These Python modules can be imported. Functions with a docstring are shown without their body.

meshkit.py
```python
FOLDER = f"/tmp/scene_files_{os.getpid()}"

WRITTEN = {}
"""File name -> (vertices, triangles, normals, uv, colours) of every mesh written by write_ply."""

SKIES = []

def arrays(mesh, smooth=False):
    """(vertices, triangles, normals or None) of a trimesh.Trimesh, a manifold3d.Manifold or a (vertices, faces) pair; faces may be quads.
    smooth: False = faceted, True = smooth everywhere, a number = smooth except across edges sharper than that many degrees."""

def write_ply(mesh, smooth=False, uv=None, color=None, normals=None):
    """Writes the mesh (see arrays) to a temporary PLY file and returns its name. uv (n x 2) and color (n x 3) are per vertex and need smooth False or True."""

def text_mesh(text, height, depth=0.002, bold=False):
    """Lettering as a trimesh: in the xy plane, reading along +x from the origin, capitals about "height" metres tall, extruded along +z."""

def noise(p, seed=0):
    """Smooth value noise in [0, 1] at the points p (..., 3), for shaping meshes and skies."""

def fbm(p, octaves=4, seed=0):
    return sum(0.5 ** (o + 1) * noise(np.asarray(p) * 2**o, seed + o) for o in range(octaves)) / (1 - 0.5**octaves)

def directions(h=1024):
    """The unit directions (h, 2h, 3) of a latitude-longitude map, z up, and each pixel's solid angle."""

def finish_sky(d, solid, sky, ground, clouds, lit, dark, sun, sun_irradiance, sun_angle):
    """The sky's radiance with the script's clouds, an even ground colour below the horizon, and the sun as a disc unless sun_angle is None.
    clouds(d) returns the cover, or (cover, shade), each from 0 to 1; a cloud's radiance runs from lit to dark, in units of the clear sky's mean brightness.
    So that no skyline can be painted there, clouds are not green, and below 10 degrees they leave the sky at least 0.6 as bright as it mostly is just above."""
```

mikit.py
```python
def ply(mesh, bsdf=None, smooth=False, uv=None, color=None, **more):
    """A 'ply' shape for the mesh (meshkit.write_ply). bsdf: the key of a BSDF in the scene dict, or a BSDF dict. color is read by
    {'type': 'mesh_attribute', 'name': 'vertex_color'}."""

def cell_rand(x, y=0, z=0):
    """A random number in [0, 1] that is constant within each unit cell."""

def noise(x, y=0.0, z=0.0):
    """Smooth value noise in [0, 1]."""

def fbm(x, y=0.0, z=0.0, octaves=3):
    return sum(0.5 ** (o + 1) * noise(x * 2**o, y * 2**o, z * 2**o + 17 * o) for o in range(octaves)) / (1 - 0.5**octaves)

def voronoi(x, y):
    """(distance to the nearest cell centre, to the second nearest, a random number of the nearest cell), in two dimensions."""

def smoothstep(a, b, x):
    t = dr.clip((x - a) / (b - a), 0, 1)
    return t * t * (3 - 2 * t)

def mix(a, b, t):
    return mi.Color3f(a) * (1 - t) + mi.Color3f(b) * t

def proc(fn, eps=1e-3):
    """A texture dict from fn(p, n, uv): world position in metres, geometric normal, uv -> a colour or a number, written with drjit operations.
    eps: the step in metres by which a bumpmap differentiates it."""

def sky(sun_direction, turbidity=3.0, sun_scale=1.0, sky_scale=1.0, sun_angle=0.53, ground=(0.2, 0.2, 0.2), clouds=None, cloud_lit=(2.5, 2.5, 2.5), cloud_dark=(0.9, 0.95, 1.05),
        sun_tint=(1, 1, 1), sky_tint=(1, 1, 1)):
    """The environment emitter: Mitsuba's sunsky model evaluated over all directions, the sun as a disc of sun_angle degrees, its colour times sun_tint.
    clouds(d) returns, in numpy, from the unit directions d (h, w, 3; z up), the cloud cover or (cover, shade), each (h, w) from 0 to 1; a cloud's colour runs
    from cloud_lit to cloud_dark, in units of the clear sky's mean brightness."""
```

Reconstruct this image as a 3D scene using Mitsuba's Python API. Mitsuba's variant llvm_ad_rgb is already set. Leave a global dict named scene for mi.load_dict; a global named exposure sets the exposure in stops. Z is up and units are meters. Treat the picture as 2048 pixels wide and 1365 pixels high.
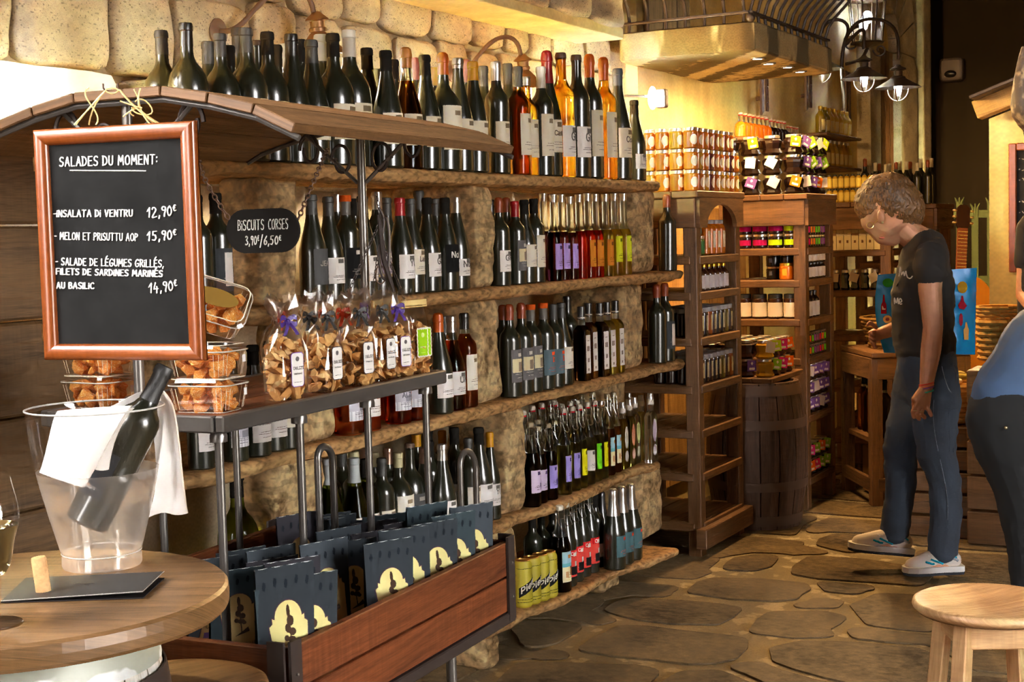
import math, random
import numpy as np, trimesh, mitsuba as mi, drjit as dr
import mikit, meshkit
from mikit import noise, fbm, voronoi, cell_rand, smoothstep, mix
from shapely.geometry import Polygon, LineString, Point, MultiPolygon
from shapely.ops import unary_union
import manifold3d as m3
T = mi.ScalarTransform4f
R = random.Random(7)
scene, labels = {}, {}

# ------------------------------------------------------------------ camera
# X: away from the wine wall, Y: along it into the shop, Z: up; eye at 1.43 m
EYE = np.array([0, 0, 1.43]); FOC = 2900.0
YAW, PITCH, ROLL = math.radians(28.5), math.radians(4.15), math.radians(1.55)
fw = np.array([-math.sin(YAW) * math.cos(PITCH), math.cos(YAW) * math.cos(PITCH), -math.sin(PITCH)])
r0 = np.array([math.cos(YAW), math.sin(YAW), 0.0]); u0 = np.cross(r0, fw)
RT = math.cos(ROLL) * r0 - math.sin(ROLL) * u0
UP = math.cos(ROLL) * u0 + math.sin(ROLL) * r0
scene['camera'] = {'type': 'perspective', 'fov': math.degrees(2 * math.atan(1024 / FOC)), 'fov_axis': 'x', 'near_clip': 0.05, 'far_clip': 200.0,
                   'to_world': T().look_at(origin=EYE.tolist(), target=(EYE + fw).tolist(), up=UP.tolist())}

# ------------------------------------------------------------------ light
exposure = 0.0
DAY = 360.0          # overcast daylight through the open street front behind the camera
WARM = (1.0, 0.60, 0.24)
scene['sky'] = mikit.sky((-0.35, -0.8, 0.75), turbidity=4.0, sun_scale=0.0, sky_scale=DAY, ground=(0.35, 0.34, 0.32),
                         clouds=lambda d: np.full(d.shape[:2], 1.0), cloud_lit=(1.55, 1.5, 1.46), cloud_dark=(1.2, 1.2, 1.25))
BULB = dict(gooseneck=4200.0, flood=2000.0, pendant=9000.0, lantern=4500.0, downlight=3800.0)

# ------------------------------------------------------------------ helpers
def lin(h, k=1.0):
    h = h.lstrip('#')
    c = [int(h[i:i + 2], 16) / 255 for i in (0, 2, 4)]
    return [k * (x / 12.92 if x <= .04045 else ((x + .055) / 1.055) ** 2.4) for x in c]
def rgb(h, k=1.0): return {'type': 'rgb', 'value': lin(h, k) if isinstance(h, str) else list(h)}
def ray(px, py):
    d = fw + RT * (px - 1024) / FOC - UP * (py - 682.5) / FOC
    return d
def at_x(px, py, x): d = ray(px, py); return EYE + d * (x / d[0])
def at_y(px, py, y): d = ray(px, py); return EYE + d * (y / d[1])
def at_z(px, py, z): d = ray(px, py); return EYE + d * ((z - EYE[2]) / d[2])
def at_d(px, py, k): return EYE + ray(px, py) * k          # k metres along the optical axis
def at_plane(px, py, p0, n):
    d = ray(px, py); return EYE + d * (np.dot(np.asarray(p0) - EYE, n) / np.dot(d, n))
def proj(p):
    q = np.asarray(p) - EYE; k = q @ fw
    return 1024 + FOC * (q @ RT) / k, 682.5 - FOC * (q @ UP) / k
MATS = {}
def mat(name, d):
    scene['mat_' + name] = d; MATS[name] = 1; return 'mat_' + name
def two(d): return {'type': 'twosided', 'bsdf': d}
def flat(h, k=1.0):
    n = 'flat_' + h.lstrip('#') + ('' if k == 1 else '_%d' % (k * 100))
    if n not in MATS: mat(n, two({'type': 'diffuse', 'reflectance': rgb(h, k)}))
    return 'mat_' + n
def gloss(h, a=.08, k=1.0):
    n = 'gloss_%s_%d_%d' % (h.lstrip('#'), a * 1000, k * 100)
    if n not in MATS: mat(n, two({'type': 'roughplastic', 'distribution': 'ggx', 'alpha': a, 'int_ior': 1.5, 'diffuse_reflectance': rgb(h, k), 'nonlinear': True}))
    return 'mat_' + n
def metal(h, a=.2):
    n = 'metal_%s_%d' % (h.lstrip('#'), a * 1000)
    if n not in MATS: mat(n, two({'type': 'principled', 'base_color': rgb(h), 'metallic': 1.0, 'roughness': math.sqrt(a)}))
    return 'mat_' + n
def clear(h, rough=.0):
    n = 'clear_%s_%d' % (h.lstrip('#'), rough * 100)
    if n not in MATS: mat(n, {'type': 'principled', 'base_color': rgb(h), 'spec_trans': 1.0, 'roughness': max(rough, .03), 'eta': 1.36, 'specular': .5} if False else
                          {'type': 'principled', 'base_color': rgb(h), 'spec_trans': 1.0, 'roughness': max(rough, .04), 'eta': 1.4})
    return 'mat_' + n
def sheen(h, r=.85, s=.4):
    n = 'cloth_%s' % h.lstrip('#')
    if n not in MATS: mat(n, two({'type': 'principled', 'base_color': rgb(h), 'roughness': r, 'sheen': s, 'specular': .2}))
    return 'mat_' + n

USED = {}
def key(name):
    if name not in USED: USED[name] = 0; return name
    USED[name] += 1; return '%s_%03d' % (name, USED[name])
def thing(name, label, cat, group=None):
    k = key(name); labels[k] = {'label': label, 'category': cat}
    if group: labels[k]['group'] = group
    return k
def struct(name, mesh=None, m=None, smooth=False, uv=None):
    k = key(name); labels[k] = {'kind': 'structure'}
    if mesh is not None: scene[k] = mikit.ply(mesh, m, smooth, uv)
    return k
def put(parent, name, shape, m=None, tw=None, smooth=False, label=None, stuff=False, uv=None):
    """shape: a mesh, or a ply dict from base(); one entry under parent."""
    k = key(parent + '__' + name)
    if isinstance(shape, WB): d = mikit.ply(shape.mesh, m, False, shape.uv)
    elif isinstance(shape, dict): d = {**shape}; d['bsdf'] = {'type': 'ref', 'id': m}
    else: d = mikit.ply(shape, m, smooth, uv)
    if tw is not None: d['to_world'] = tw
    scene[k] = d
    if label: labels[k] = {'label': label}
    stuff = stuff or name == 'print'
    if stuff: labels.setdefault(k, {})['kind'] = 'stuff'
    return k
def single(name, shape, m, label, cat, group=None, tw=None, smooth=False, stuff=False, uv=None):
    k = thing(name, label, cat, group)
    if isinstance(shape, WB): d = mikit.ply(shape.mesh, m, False, shape.uv)
    elif isinstance(shape, dict): d = {**shape}; d['bsdf'] = {'type': 'ref', 'id': m}
    else: d = mikit.ply(shape, m, smooth, uv)
    if tw is not None: d['to_world'] = tw
    scene[k] = d
    if stuff: labels[k] = {'label': label, 'kind': 'stuff'}
    return k
BASE = {}
def base(name, fn, smooth=40):
    if name not in BASE: BASE[name] = mikit.ply(fn(), None, smooth)
    return BASE[name]
def TM(m): return T(np.asarray(m, float).tolist())
def TL(p): return T().translate([float(x) for x in p])
def frame(p, x, y, z):
    m = np.eye(4); m[:3, 0] = x; m[:3, 1] = y; m[:3, 2] = z; m[:3, 3] = p
    return TM(m)
ORD = 'first second third fourth fifth sixth seventh eighth ninth tenth eleventh twelfth thirteenth fourteenth fifteenth sixteenth seventeenth eighteenth nineteenth twentieth'.split()
TENS = {2: 'twenty', 3: 'thirty', 4: 'forty', 5: 'fifty'}
def nth(i):
    if i <= 20: return ORD[i - 1]
    t, u = divmod(i, 10)
    return TENS[t] + ('-' + ORD[u - 1] if u else 'th') if u else TENS[t][:-1] + 'ieth'

# meshes
class WB:
    def __init__(s, mesh, uv): s.mesh, s.uv = mesh, uv
def wjoin(l):
    v = np.vstack([w.mesh[0] for w in l]); o = np.cumsum([0] + [len(w.mesh[0]) for w in l])
    return WB((v, np.vstack([w.mesh[1] + a for w, a in zip(l, o)])), np.vstack([w.uv for w in l]))
def wood(c, s, ax=1, bev=.004, rot=0.0, M=None, rnd=None):
    """chamfered board with grain uv in metres along axis ax; c centre, s full sizes, rot about z."""
    h = np.asarray(s, float) / 2; b = min(bev, h.min() * .45)
    V, F, UV = [], [], []
    off = np.array([R.uniform(0, 50), R.uniform(0, 50)])
    sg = (-1, 1)
    def face(pts):
        pts = np.array(pts, float); n = np.cross(pts[1] - pts[0], pts[2] - pts[0])
        if n @ pts.mean(0) < 0: pts = pts[::-1]
        k = len(V) and sum(len(x) for x in V)
        V.append(pts); i = k or 0
        F.extend([[i, i + j, i + j + 1] for j in range(1, len(pts) - 1)])
        o = [a for a in range(3) if a != ax]
        n = np.abs(n)
        if n[ax] == n.max(): uv = np.stack([pts[:, o[0]] * .25, pts[:, o[1]]], 1)
        else:
            w = o[0] if n[o[1]] >= n[o[0]] else o[1]
            uv = np.stack([pts[:, ax], pts[:, w]], 1)
        UV.append(uv + off)
    for a in range(3):
        p, q = [x for x in range(3) if x != a]
        for e in sg:
            f = []
            for (i, j) in ((-1, -1), (1, -1), (1, 1), (-1, 1)):
                v = np.zeros(3); v[a] = e * h[a]; v[p] = i * (h[p] - b); v[q] = j * (h[q] - b); f.append(v)
            face(f)
        for i in sg:
            for j in sg:
                f = []
                for t, (x, y) in ((-1, (0, b)), (1, (0, b)), (1, (b, 0)), (-1, (b, 0))):
                    v = np.zeros(3); v[a] = t * (h[a] - b); v[p] = i * (h[p] - x); v[q] = j * (h[q] - y); f.append(v)
                face(f)
    for i in sg:
        for j in sg:
            for k in sg:
                face([[i * h[0], j * (h[1] - b), k * (h[2] - b)], [i * (h[0] - b), j * h[1], k * (h[2] - b)], [i * (h[0] - b), j * (h[1] - b), k * h[2]]])
    v = np.vstack(V)
    if rot: cs, sn = math.cos(rot), math.sin(rot); v = v @ np.array([[cs, sn, 0], [-sn, cs, 0], [0, 0, 1]])
    if M is not None: v = v @ np.asarray(M).T
    return WB((v + np.asarray(c, float), np.array(F)), np.vstack(UV))
def beam(p, q, w, t, up=(0, 0, 1), bev=.003):
    """board from p to q, width w (across, horizontal side), thickness t along up."""
    p, q = np.asarray(p, float), np.asarray(q, float); y = q - p; l = np.linalg.norm(y); y /= l
    x = np.cross(y, up); x /= np.linalg.norm(x); z = np.cross(x, y)
    return wood((p + q) / 2, (w, l, t), 1, bev, M=np.stack([x, y, z], 1))
def lathe(prof, n=20):
    prof = np.asarray(prof, float); a = np.arange(n) * 2 * np.pi / n
    v, f, ring = [], [], []
    for r, z in prof:
        if r < 1e-6: ring.append((len(v), 1)); v.append([0, 0, z])
        else: ring.append((len(v), n)); v.extend(np.stack([r * np.cos(a), r * np.sin(a), np.full(n, z)], 1).tolist())
    for (i, m), (j, k) in zip(ring, ring[1:]):
        for t in range(n):
            u = (t + 1) % n
            if m > 1 and k > 1: f += [[i + t, i + u, j + u], [i + t, j + u, j + t]]
            elif m > 1: f.append([i + t, i + u, j])
            elif k > 1: f.append([i, j + u, j + t])
    return np.array(v), np.array(f)
def sweep(pts, rad, n=8, cap=True):
    p = np.asarray(pts, float); rad = np.broadcast_to(np.asarray(rad, float), (len(p),))
    t = np.gradient(p, axis=0); t /= np.linalg.norm(t, axis=1, keepdims=True) + 1e-12
    a = np.cross(t[0], [0, 0, 1.0] if abs(t[0][2]) < .9 else [1.0, 0, 0]); a /= np.linalg.norm(a)
    A = []
    for k in range(len(p)):
        a = a - t[k] * (a @ t[k]); a /= np.linalg.norm(a) + 1e-12; A.append(a)
    A = np.array(A); B = np.cross(t, A); g = np.arange(n) * 2 * np.pi / n
    v = (p[:, None] + rad[:, None, None] * (np.cos(g)[None, :, None] * A[:, None] + np.sin(g)[None, :, None] * B[:, None])).reshape(-1, 3)
    f = []
    for i in range(len(p) - 1):
        for j in range(n):
            u = (j + 1) % n
            f += [[i * n + j, i * n + u, (i + 1) * n + u], [i * n + j, (i + 1) * n + u, (i + 1) * n + j]]
    v = v.tolist()
    if cap:
        for i, q in ((0, p[0]), ((len(p) - 1) * n, p[-1])):
            c = len(v); v.append(q.tolist())
            f += [[c, i + (j + 1) % n, i + j] if i == 0 else [c, i + j, i + (j + 1) % n] for j in range(n)]
    return np.array(v), np.array(f)
def spline(pts, n=24):
    from scipy.interpolate import CubicSpline
    p = np.asarray(pts, float); s = np.r_[0, np.cumsum(np.linalg.norm(np.diff(p, axis=0), axis=1))]
    return CubicSpline(s, p)(np.linspace(0, s[-1], n))
def joined(l):
    l = [(np.asarray(m.vertices), np.asarray(m.faces)) if hasattr(m, 'vertices') else m for m in l]
    o = np.cumsum([0] + [len(m[0]) for m in l])
    return np.vstack([m[0] for m in l]), np.vstack([np.asarray(m[1]) + a for m, a in zip(l, o)])
def moved(m, p=(0, 0, 0), rz=0, s=1.0, M=None):
    v = np.asarray(m[0] if isinstance(m, tuple) else m.vertices) * s; f = m[1] if isinstance(m, tuple) else m.faces
    if M is not None: v = v @ np.asarray(M).T
    if rz: c, q = math.cos(rz), math.sin(rz); v = v @ np.array([[c, q, 0], [-q, c, 0], [0, 0, 1]])
    return v + np.asarray(p, float), np.asarray(f)
def rock(s, seed, amp=.1, sub=3, p=5.0, freq=3.0, flat_top=False):
    """a rounded block of full size s, roughened."""
    b = trimesh.creation.box((2, 2, 2))
    for _ in range(sub): b = b.subdivide()
    v = b.vertices; v = v / (np.abs(v) ** p).sum(1, keepdims=True) ** (1 / p)
    q = v * np.asarray(s) / 2
    d = (meshkit.fbm(q * freq / max(min(s), .05) + seed * 7.3, 4, seed) - .5) * 2
    q2 = q + v / np.linalg.norm(v, axis=1, keepdims=True) * (d * amp)[:, None]
    if flat_top:
        h = s[2] / 2; m = np.abs(q[:, 2]) > h * .97; q2[m, 2] = np.sign(q[m, 2]) * h
    return q2, np.asarray(b.faces)
def extr(poly, z0, z1):
    ms = [trimesh.creation.extrude_polygon(g, z1 - z0, engine='earcut') for g in getattr(poly, 'geoms', [poly]) if g.area > 1e-9]
    m = trimesh.util.concatenate(ms); m.apply_translation([0, 0, z0]); return m
def ball(p, r, sub=2):
    m = trimesh.creation.icosphere(subdivisions=sub, radius=1.0)
    return np.asarray(m.vertices) * np.asarray(r) + np.asarray(p), np.asarray(m.faces)
def emitter(k): return {'type': 'area', 'radiance': {'type': 'rgb', 'value': [WARM[i] * k for i in range(3)]}}

# handwriting: strokes in a box one unit high
PEN = {'A': '0,0 .3,1 .6,0|.1,.35 .5,.35', 'B': '0,0 0,1 .28,.98 .42,.86 .42,.68 .28,.55 0,.53 .32,.5 .5,.38 .5,.16 .34,.02 0,0', 'C': '.55,.85 .35,1 .1,.8 0,.45 .12,.1 .35,0 .55,.12',
       'D': '0,0 0,1|-.08,1 .26,.95 .46,.78 .54,.5 .46,.22 .26,.05 -.05,0', 'E': '.48,1 0,.98 0,.02 .5,0|0,.52 .4,.54', 'F': '.5,1 0,.98 0,0|0,.52 .4,.54', 'G': '.6,.85 .35,1 .1,.8 0,.4 .2,0 .5,.08 .58,.42 .34,.42',
       'H': '0,0 0,1|.5,1 .5,0|0,.5 .5,.5', 'I': '0,0 0,1', 'i': '0,0 0,.65|0,.85 .02,.92', 'J': '.4,1 .4,.2 .2,0 0,.15', 'K': '0,0 0,1|.5,1 0,.5 .5,0', 'L': '0,1 0,0 .45,.02', 'M': '0,0 .08,1 .35,.35 .62,1 .7,0',
       'N': '0,0 .03,1 .5,0 .53,1', 'O': '.3,1 .06,.8 0,.4 .2,.02 .48,.1 .58,.5 .48,.88 .3,1', 'P': '0,0 0,1 .3,.97 .45,.85 .45,.66 .3,.52 0,.48', 'Q': '.3,1 .06,.8 0,.4 .2,.02 .48,.1 .58,.5 .48,.88 .3,1|.35,.25 .6,-.05',
       'R': '0,0 0,1 .3,.97 .44,.86 .44,.66 .3,.53 0,.5|.18,.5 .5,0', 'S': '.5,.88 .25,1 .03,.8 .15,.55 .45,.42 .45,.12 .2,0 0,.12', 'T': '0,1 .6,1|.3,1 .28,0', 'U': '0,1 0,.3 .08,.08 .25,0 .42,.08 .5,.3 .5,1', 'V': '0,1 .25,0 .55,1',
       'W': '0,1 .15,0 .35,.7 .55,0 .7,1', 'X': '0,0 .5,1|0,1 .5,0', 'Y': '0,1 .25,.5|.55,1 .15,0', 'Z': '0,1 .5,1 0,0 .55,0',
       '0': '.25,1 .03,.7 0,.35 .18,0 .4,.2 .45,.65 .25,1', '1': '-.1,.62 .22,1 .1,0', '2': '.02,.8 .22,1 .42,.8 .3,.45 0,0 .5,.02', '3': '.02,.9 .25,1 .42,.8 .18,.55 .46,.3 .3,.02 0,.1', '4': '.22,1 0,.35 .5,.35|.36,.6 .3,-.1',
       '5': '.5,1 .1,1 .06,.6 .35,.6 .45,.28 .25,0 0,.08', '6': '.42,1 .1,.6 0,.25 .2,0 .42,.2 .35,.45 .05,.35', '9': '.42,.7 .2,.6 .05,.8 .22,1 .42,.9 .42,.5 .3,-.05', ',': '.08,.1 0,-.2', ':': '0,.25 .02,.3|0,.7 .02,.75', '-': '0,.45 .3,.47', '/': '0,-.3 .4,1.2',
       'E2': '.45,.88 .25,1 .05,.6 .2,0 .45,.1|-.08,.62 .32,.64|-.08,.42 .3,.44', 'a': '.4,.6 .1,.55 .02,.2 .2,0 .4,.2 .4,.6 .45,0', "'": '0,.2 .14,.42'}
def pen(text, h, w, slant=0.0, gap=.2, track=1.0):
    """strokes of one line of hand lettering: (shapely shape, advance); É = E with an accent, € = euro, small after ^."""
    x, out = 0.0, []
    small = False
    for ch in text:
        if ch == '^': small = True; continue
        if ch == ' ': x += h * .38 * track; continue
        k = h * (.62 if small else 1); dy = h * .45 if small else 0
        acc = ch == 'É'
        g = PEN['E' if acc else 'E2' if ch == '€' else ch]
        xs = []
        strokes = g.split('|') + (['.1,1.15 .32,1.42'] if acc else [])
        for s in strokes:
            pts = np.array([[float(c) for c in q.split(',')] for q in s.split()])
            xs += pts[:, 0].tolist()
            if len(pts) > 3 and ch in 'CGOQS023689€J,': pts = spline(pts, 4 * len(pts))
            P = np.stack([x + (pts[:, 0] * .74 + pts[:, 1] * slant) * k * track, dy + pts[:, 1] * k], 1)
            out.append(LineString(P).buffer(w * (.8 if small else 1) / 2, quad_segs=3))
        x += (max(xs) * .74 + gap) * k * track
        small = False
    return unary_union(out).simplify(w * .08), x
def lettering(text, h, w, **k):
    s, adv = pen(text, h, w, **k)
    return extr(s, 0, .0012), adv
_txt = {}
def print_text(text, h, bold=False):
    if (text, bold) not in _txt: m = meshkit.text_mesh(text, 1.0, .0, bold) if False else meshkit.text_mesh(text, 1.0, .05, bold); _txt[(text, bold)] = (np.array(m.vertices), np.array(m.faces))
    v, f = _txt[(text, bold)]
    v = v.copy(); v[:, :2] *= h; v[:, 2] *= .006
    return v, f
# ------------------------------------------------------------------ materials
def woodproc(dark, light, knots=.0, scale=1.0):
    d, l = lin(dark), lin(light)
    def fn(p, n, uv):
        u, v = uv.x * scale, uv.y * scale
        w = fbm(u * 1.7, v * 9, 3.0, 3)
        g = fbm(u * 5 + w * 2, v * 90 + w * 9, 1.0, 4)
        fine = noise(u * 40, v * 700, 5.0)
        t = dr.clip(.15 + g * .75 + (fine - .5) * .35 + (w - .5) * .9, 0, 1)
        c = mix(d, l, t)
        saw = noise(u * 220, v * 8, 9.0)
        return c * (.88 + .24 * saw * noise(u * 6, v * 6, 2.0))
    return fn
def woodmat(name, dark, light, rough=.55, spec=.3, scale=1.0):
    return mat(name, two({'type': 'principled', 'base_color': mikit.proc(woodproc(dark, light, scale=scale)), 'roughness': rough, 'specular': spec}))
W_RACK = woodmat('rack_wood', '#2e1d10', '#7a5535')
W_PALE = woodmat('pale_wood', '#6e4a22', '#b98a4c')
W_CART = woodmat('cart_wood', '#261007', '#582c14', .42, .35)
W_ROOF = woodmat('roof_wood', '#3c2817', '#755434', .55)
W_OAK = woodmat('oak_wood', '#3a2814', '#735434', .38, .5)
W_BEECH = woodmat('beech_wood', '#94683f', '#c49a6e', .45, .4)
W_FRAME = woodmat('frame_wood', '#602b0c', '#8a461a', .3, .5)
W_PANEL = woodmat('panel_wood', '#2a1d10', '#5c4328', .6)
def barkfn(p, n, uv):
    x, y, z = p.x, p.y, p.z
    a = fbm(x * 22, y * 22, z * 14, 4)
    b = fbm(x * 70 + 3, y * 70, z * 50, 3)
    c = mix(lin('#5e4830'), lin('#d0ac7c'), dr.clip(a * 1.7 - .35 + (b - .5) * .9, 0, 1))
    lich = smoothstep(.55, .7, fbm(x * 16 + 5, y * 16, z * 16, 4)) * smoothstep(.35, .6, b)
    c = mix(c, lin('#cdb684'), lich * .6)
    dark = smoothstep(.62, .5, fbm(x * 30, y * 30 + 9, z * 60, 3))
    return c * (.68 + .32 * dark)
BARK = mat('cork_bark', two({'type': 'principled', 'base_color': mikit.proc(barkfn), 'roughness': .9, 'specular': .15}))
def shelffn(p, n, uv):
    x, y, z = p.x, p.y, p.z
    a = fbm(x * 30, y * 5, z * 40, 4); b = fbm(x * 60, y * 55, z * 90, 3)
    c = mix(lin('#5c4024'), lin('#bd9260'), dr.clip(a * .9 + .05 + (b - .5) * .8, 0, 1))
    return c * (.75 + .3 * smoothstep(.3, .55, b))
SHELF = mat('shelf_bark', two({'type': 'principled', 'base_color': mikit.proc(shelffn), 'roughness': .8, 'specular': .2}))
def stonefn(p, n, uv):
    x, y, z = p.x, p.y, p.z
    a = fbm(x * 7, y * 7, z * 7, 4); b = noise(x * 320, y * 320, z * 320); q = noise(x * 170 + 7, y * 170, z * 170)
    c = mix(lin('#7b6d58'), lin('#b3a588'), dr.clip(a * 1.5 - .25, 0, 1))
    c = c * (.82 + .3 * b)
    return c * (1 - .45 * smoothstep(.7, .85, q)) * (.8 + .35 * fbm(x * 60, y * 60, z * 60, 2))
STONE = mat('wall_stone', two({'type': 'diffuse', 'reflectance': mikit.proc(stonefn)}))
def mortarfn(p, n, uv):
    a = fbm(p.x * 9, p.y * 9, p.z * 9, 4); b = noise(p.x * 160, p.y * 160, p.z * 160)
    return mix(lin('#9a8a70'), lin('#c5b595'), a) * (.8 + .3 * b)
MORTAR = mat('wall_mortar', two({'type': 'diffuse', 'reflectance': mikit.proc(mortarfn)}))
def plasterfn(p, n, uv):
    a = fbm(p.x * 4, p.y * 4, p.z * 1.5, 4); b = noise(p.x * 90, p.y * 90, p.z * 90)
    st = fbm(p.x * 14, p.y * 14, p.z * .8, 3)
    return mix(lin('#b59a62'), lin('#e2cf98'), dr.clip(a * .9 + st * .5 - .2, 0, 1)) * (.9 + .15 * b)
PLASTER = mat('plaster', two({'type': 'diffuse', 'reflectance': mikit.proc(plasterfn)}))
def slabfn(p, n, uv):
    x, y = p.x, p.y
    a = fbm(x * 5, y * 5, 1.0, 4); b = fbm(x * 45, y * 60, 2.0, 3); s = noise(x * 240, y * 240, 4.0)
    c = mix(lin('#352b1f'), lin('#6e5c42'), dr.clip(a * 1.1 - .1 + (b - .5) * .8, 0, 1))
    return c * (.8 + .35 * s)
SLAB = mat('floor_stone', two({'type': 'principled', 'base_color': mikit.proc(slabfn), 'roughness': .85, 'specular': .1}))
def jointfn(p, n, uv):
    a = fbm(p.x * 6, p.y * 6, 1.0, 4); s = noise(p.x * 200, p.y * 200, 4.0)
    w = smoothstep(.6, .72, fbm(p.x * 18, p.y * 18, 8.0, 3))
    return mix(mix(lin('#6f6450'), lin('#96876a'), a), lin('#c0b294'), w * .6) * (.8 + .3 * s)
JOINT = mat('floor_mortar', two({'type': 'diffuse', 'reflectance': mikit.proc(jointfn)}))
def concretefn(p, n, uv):
    a = fbm(p.x * 12, p.y * 12, p.z * 12, 4); s = noise(p.x * 170, p.y * 170, p.z * 170)
    st = smoothstep(.46, .6, .75 * noise(p.x * 8 + p.y * 6.5, 3.0, p.z * .6) + .25 * fbm(p.x * 40, p.y * 40, p.z * 9, 2))
    return mix(mix(lin('#857350'), lin('#b5a27a'), a), lin('#2c251b'), st * .88) * (.75 + .4 * s)
CONCRETE = mat('balcony_stone', two({'type': 'diffuse', 'reflectance': mikit.proc(concretefn)}))
IRON = mat('wrought_iron', two({'type': 'principled', 'base_color': rgb('#2b2320'), 'roughness': .5, 'metallic': .5, 'specular': .5}))
STEEL = mat('grey_steel', two({'type': 'principled', 'base_color': rgb('#5c5956'), 'roughness': .38, 'metallic': .75, 'specular': .5}))
RUST = mat('rusty_iron', two({'type': 'principled', 'base_color': rgb('#4a3528'), 'roughness': .6, 'metallic': .3}))
BOTTLE = mat('bottle_glass', two({'type': 'roughplastic', 'distribution': 'ggx', 'alpha': .05, 'int_ior': 1.5, 'diffuse_reflectance': rgb((.006, .007, .004))}))
FILM = mat('cellophane', {'type': 'thindielectric', 'int_ior': 1.5})
WHITEWASH = flat('#efe9dc')

# ------------------------------------------------------------------ the setting
WX = -2.86                                   # wine wall
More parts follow.
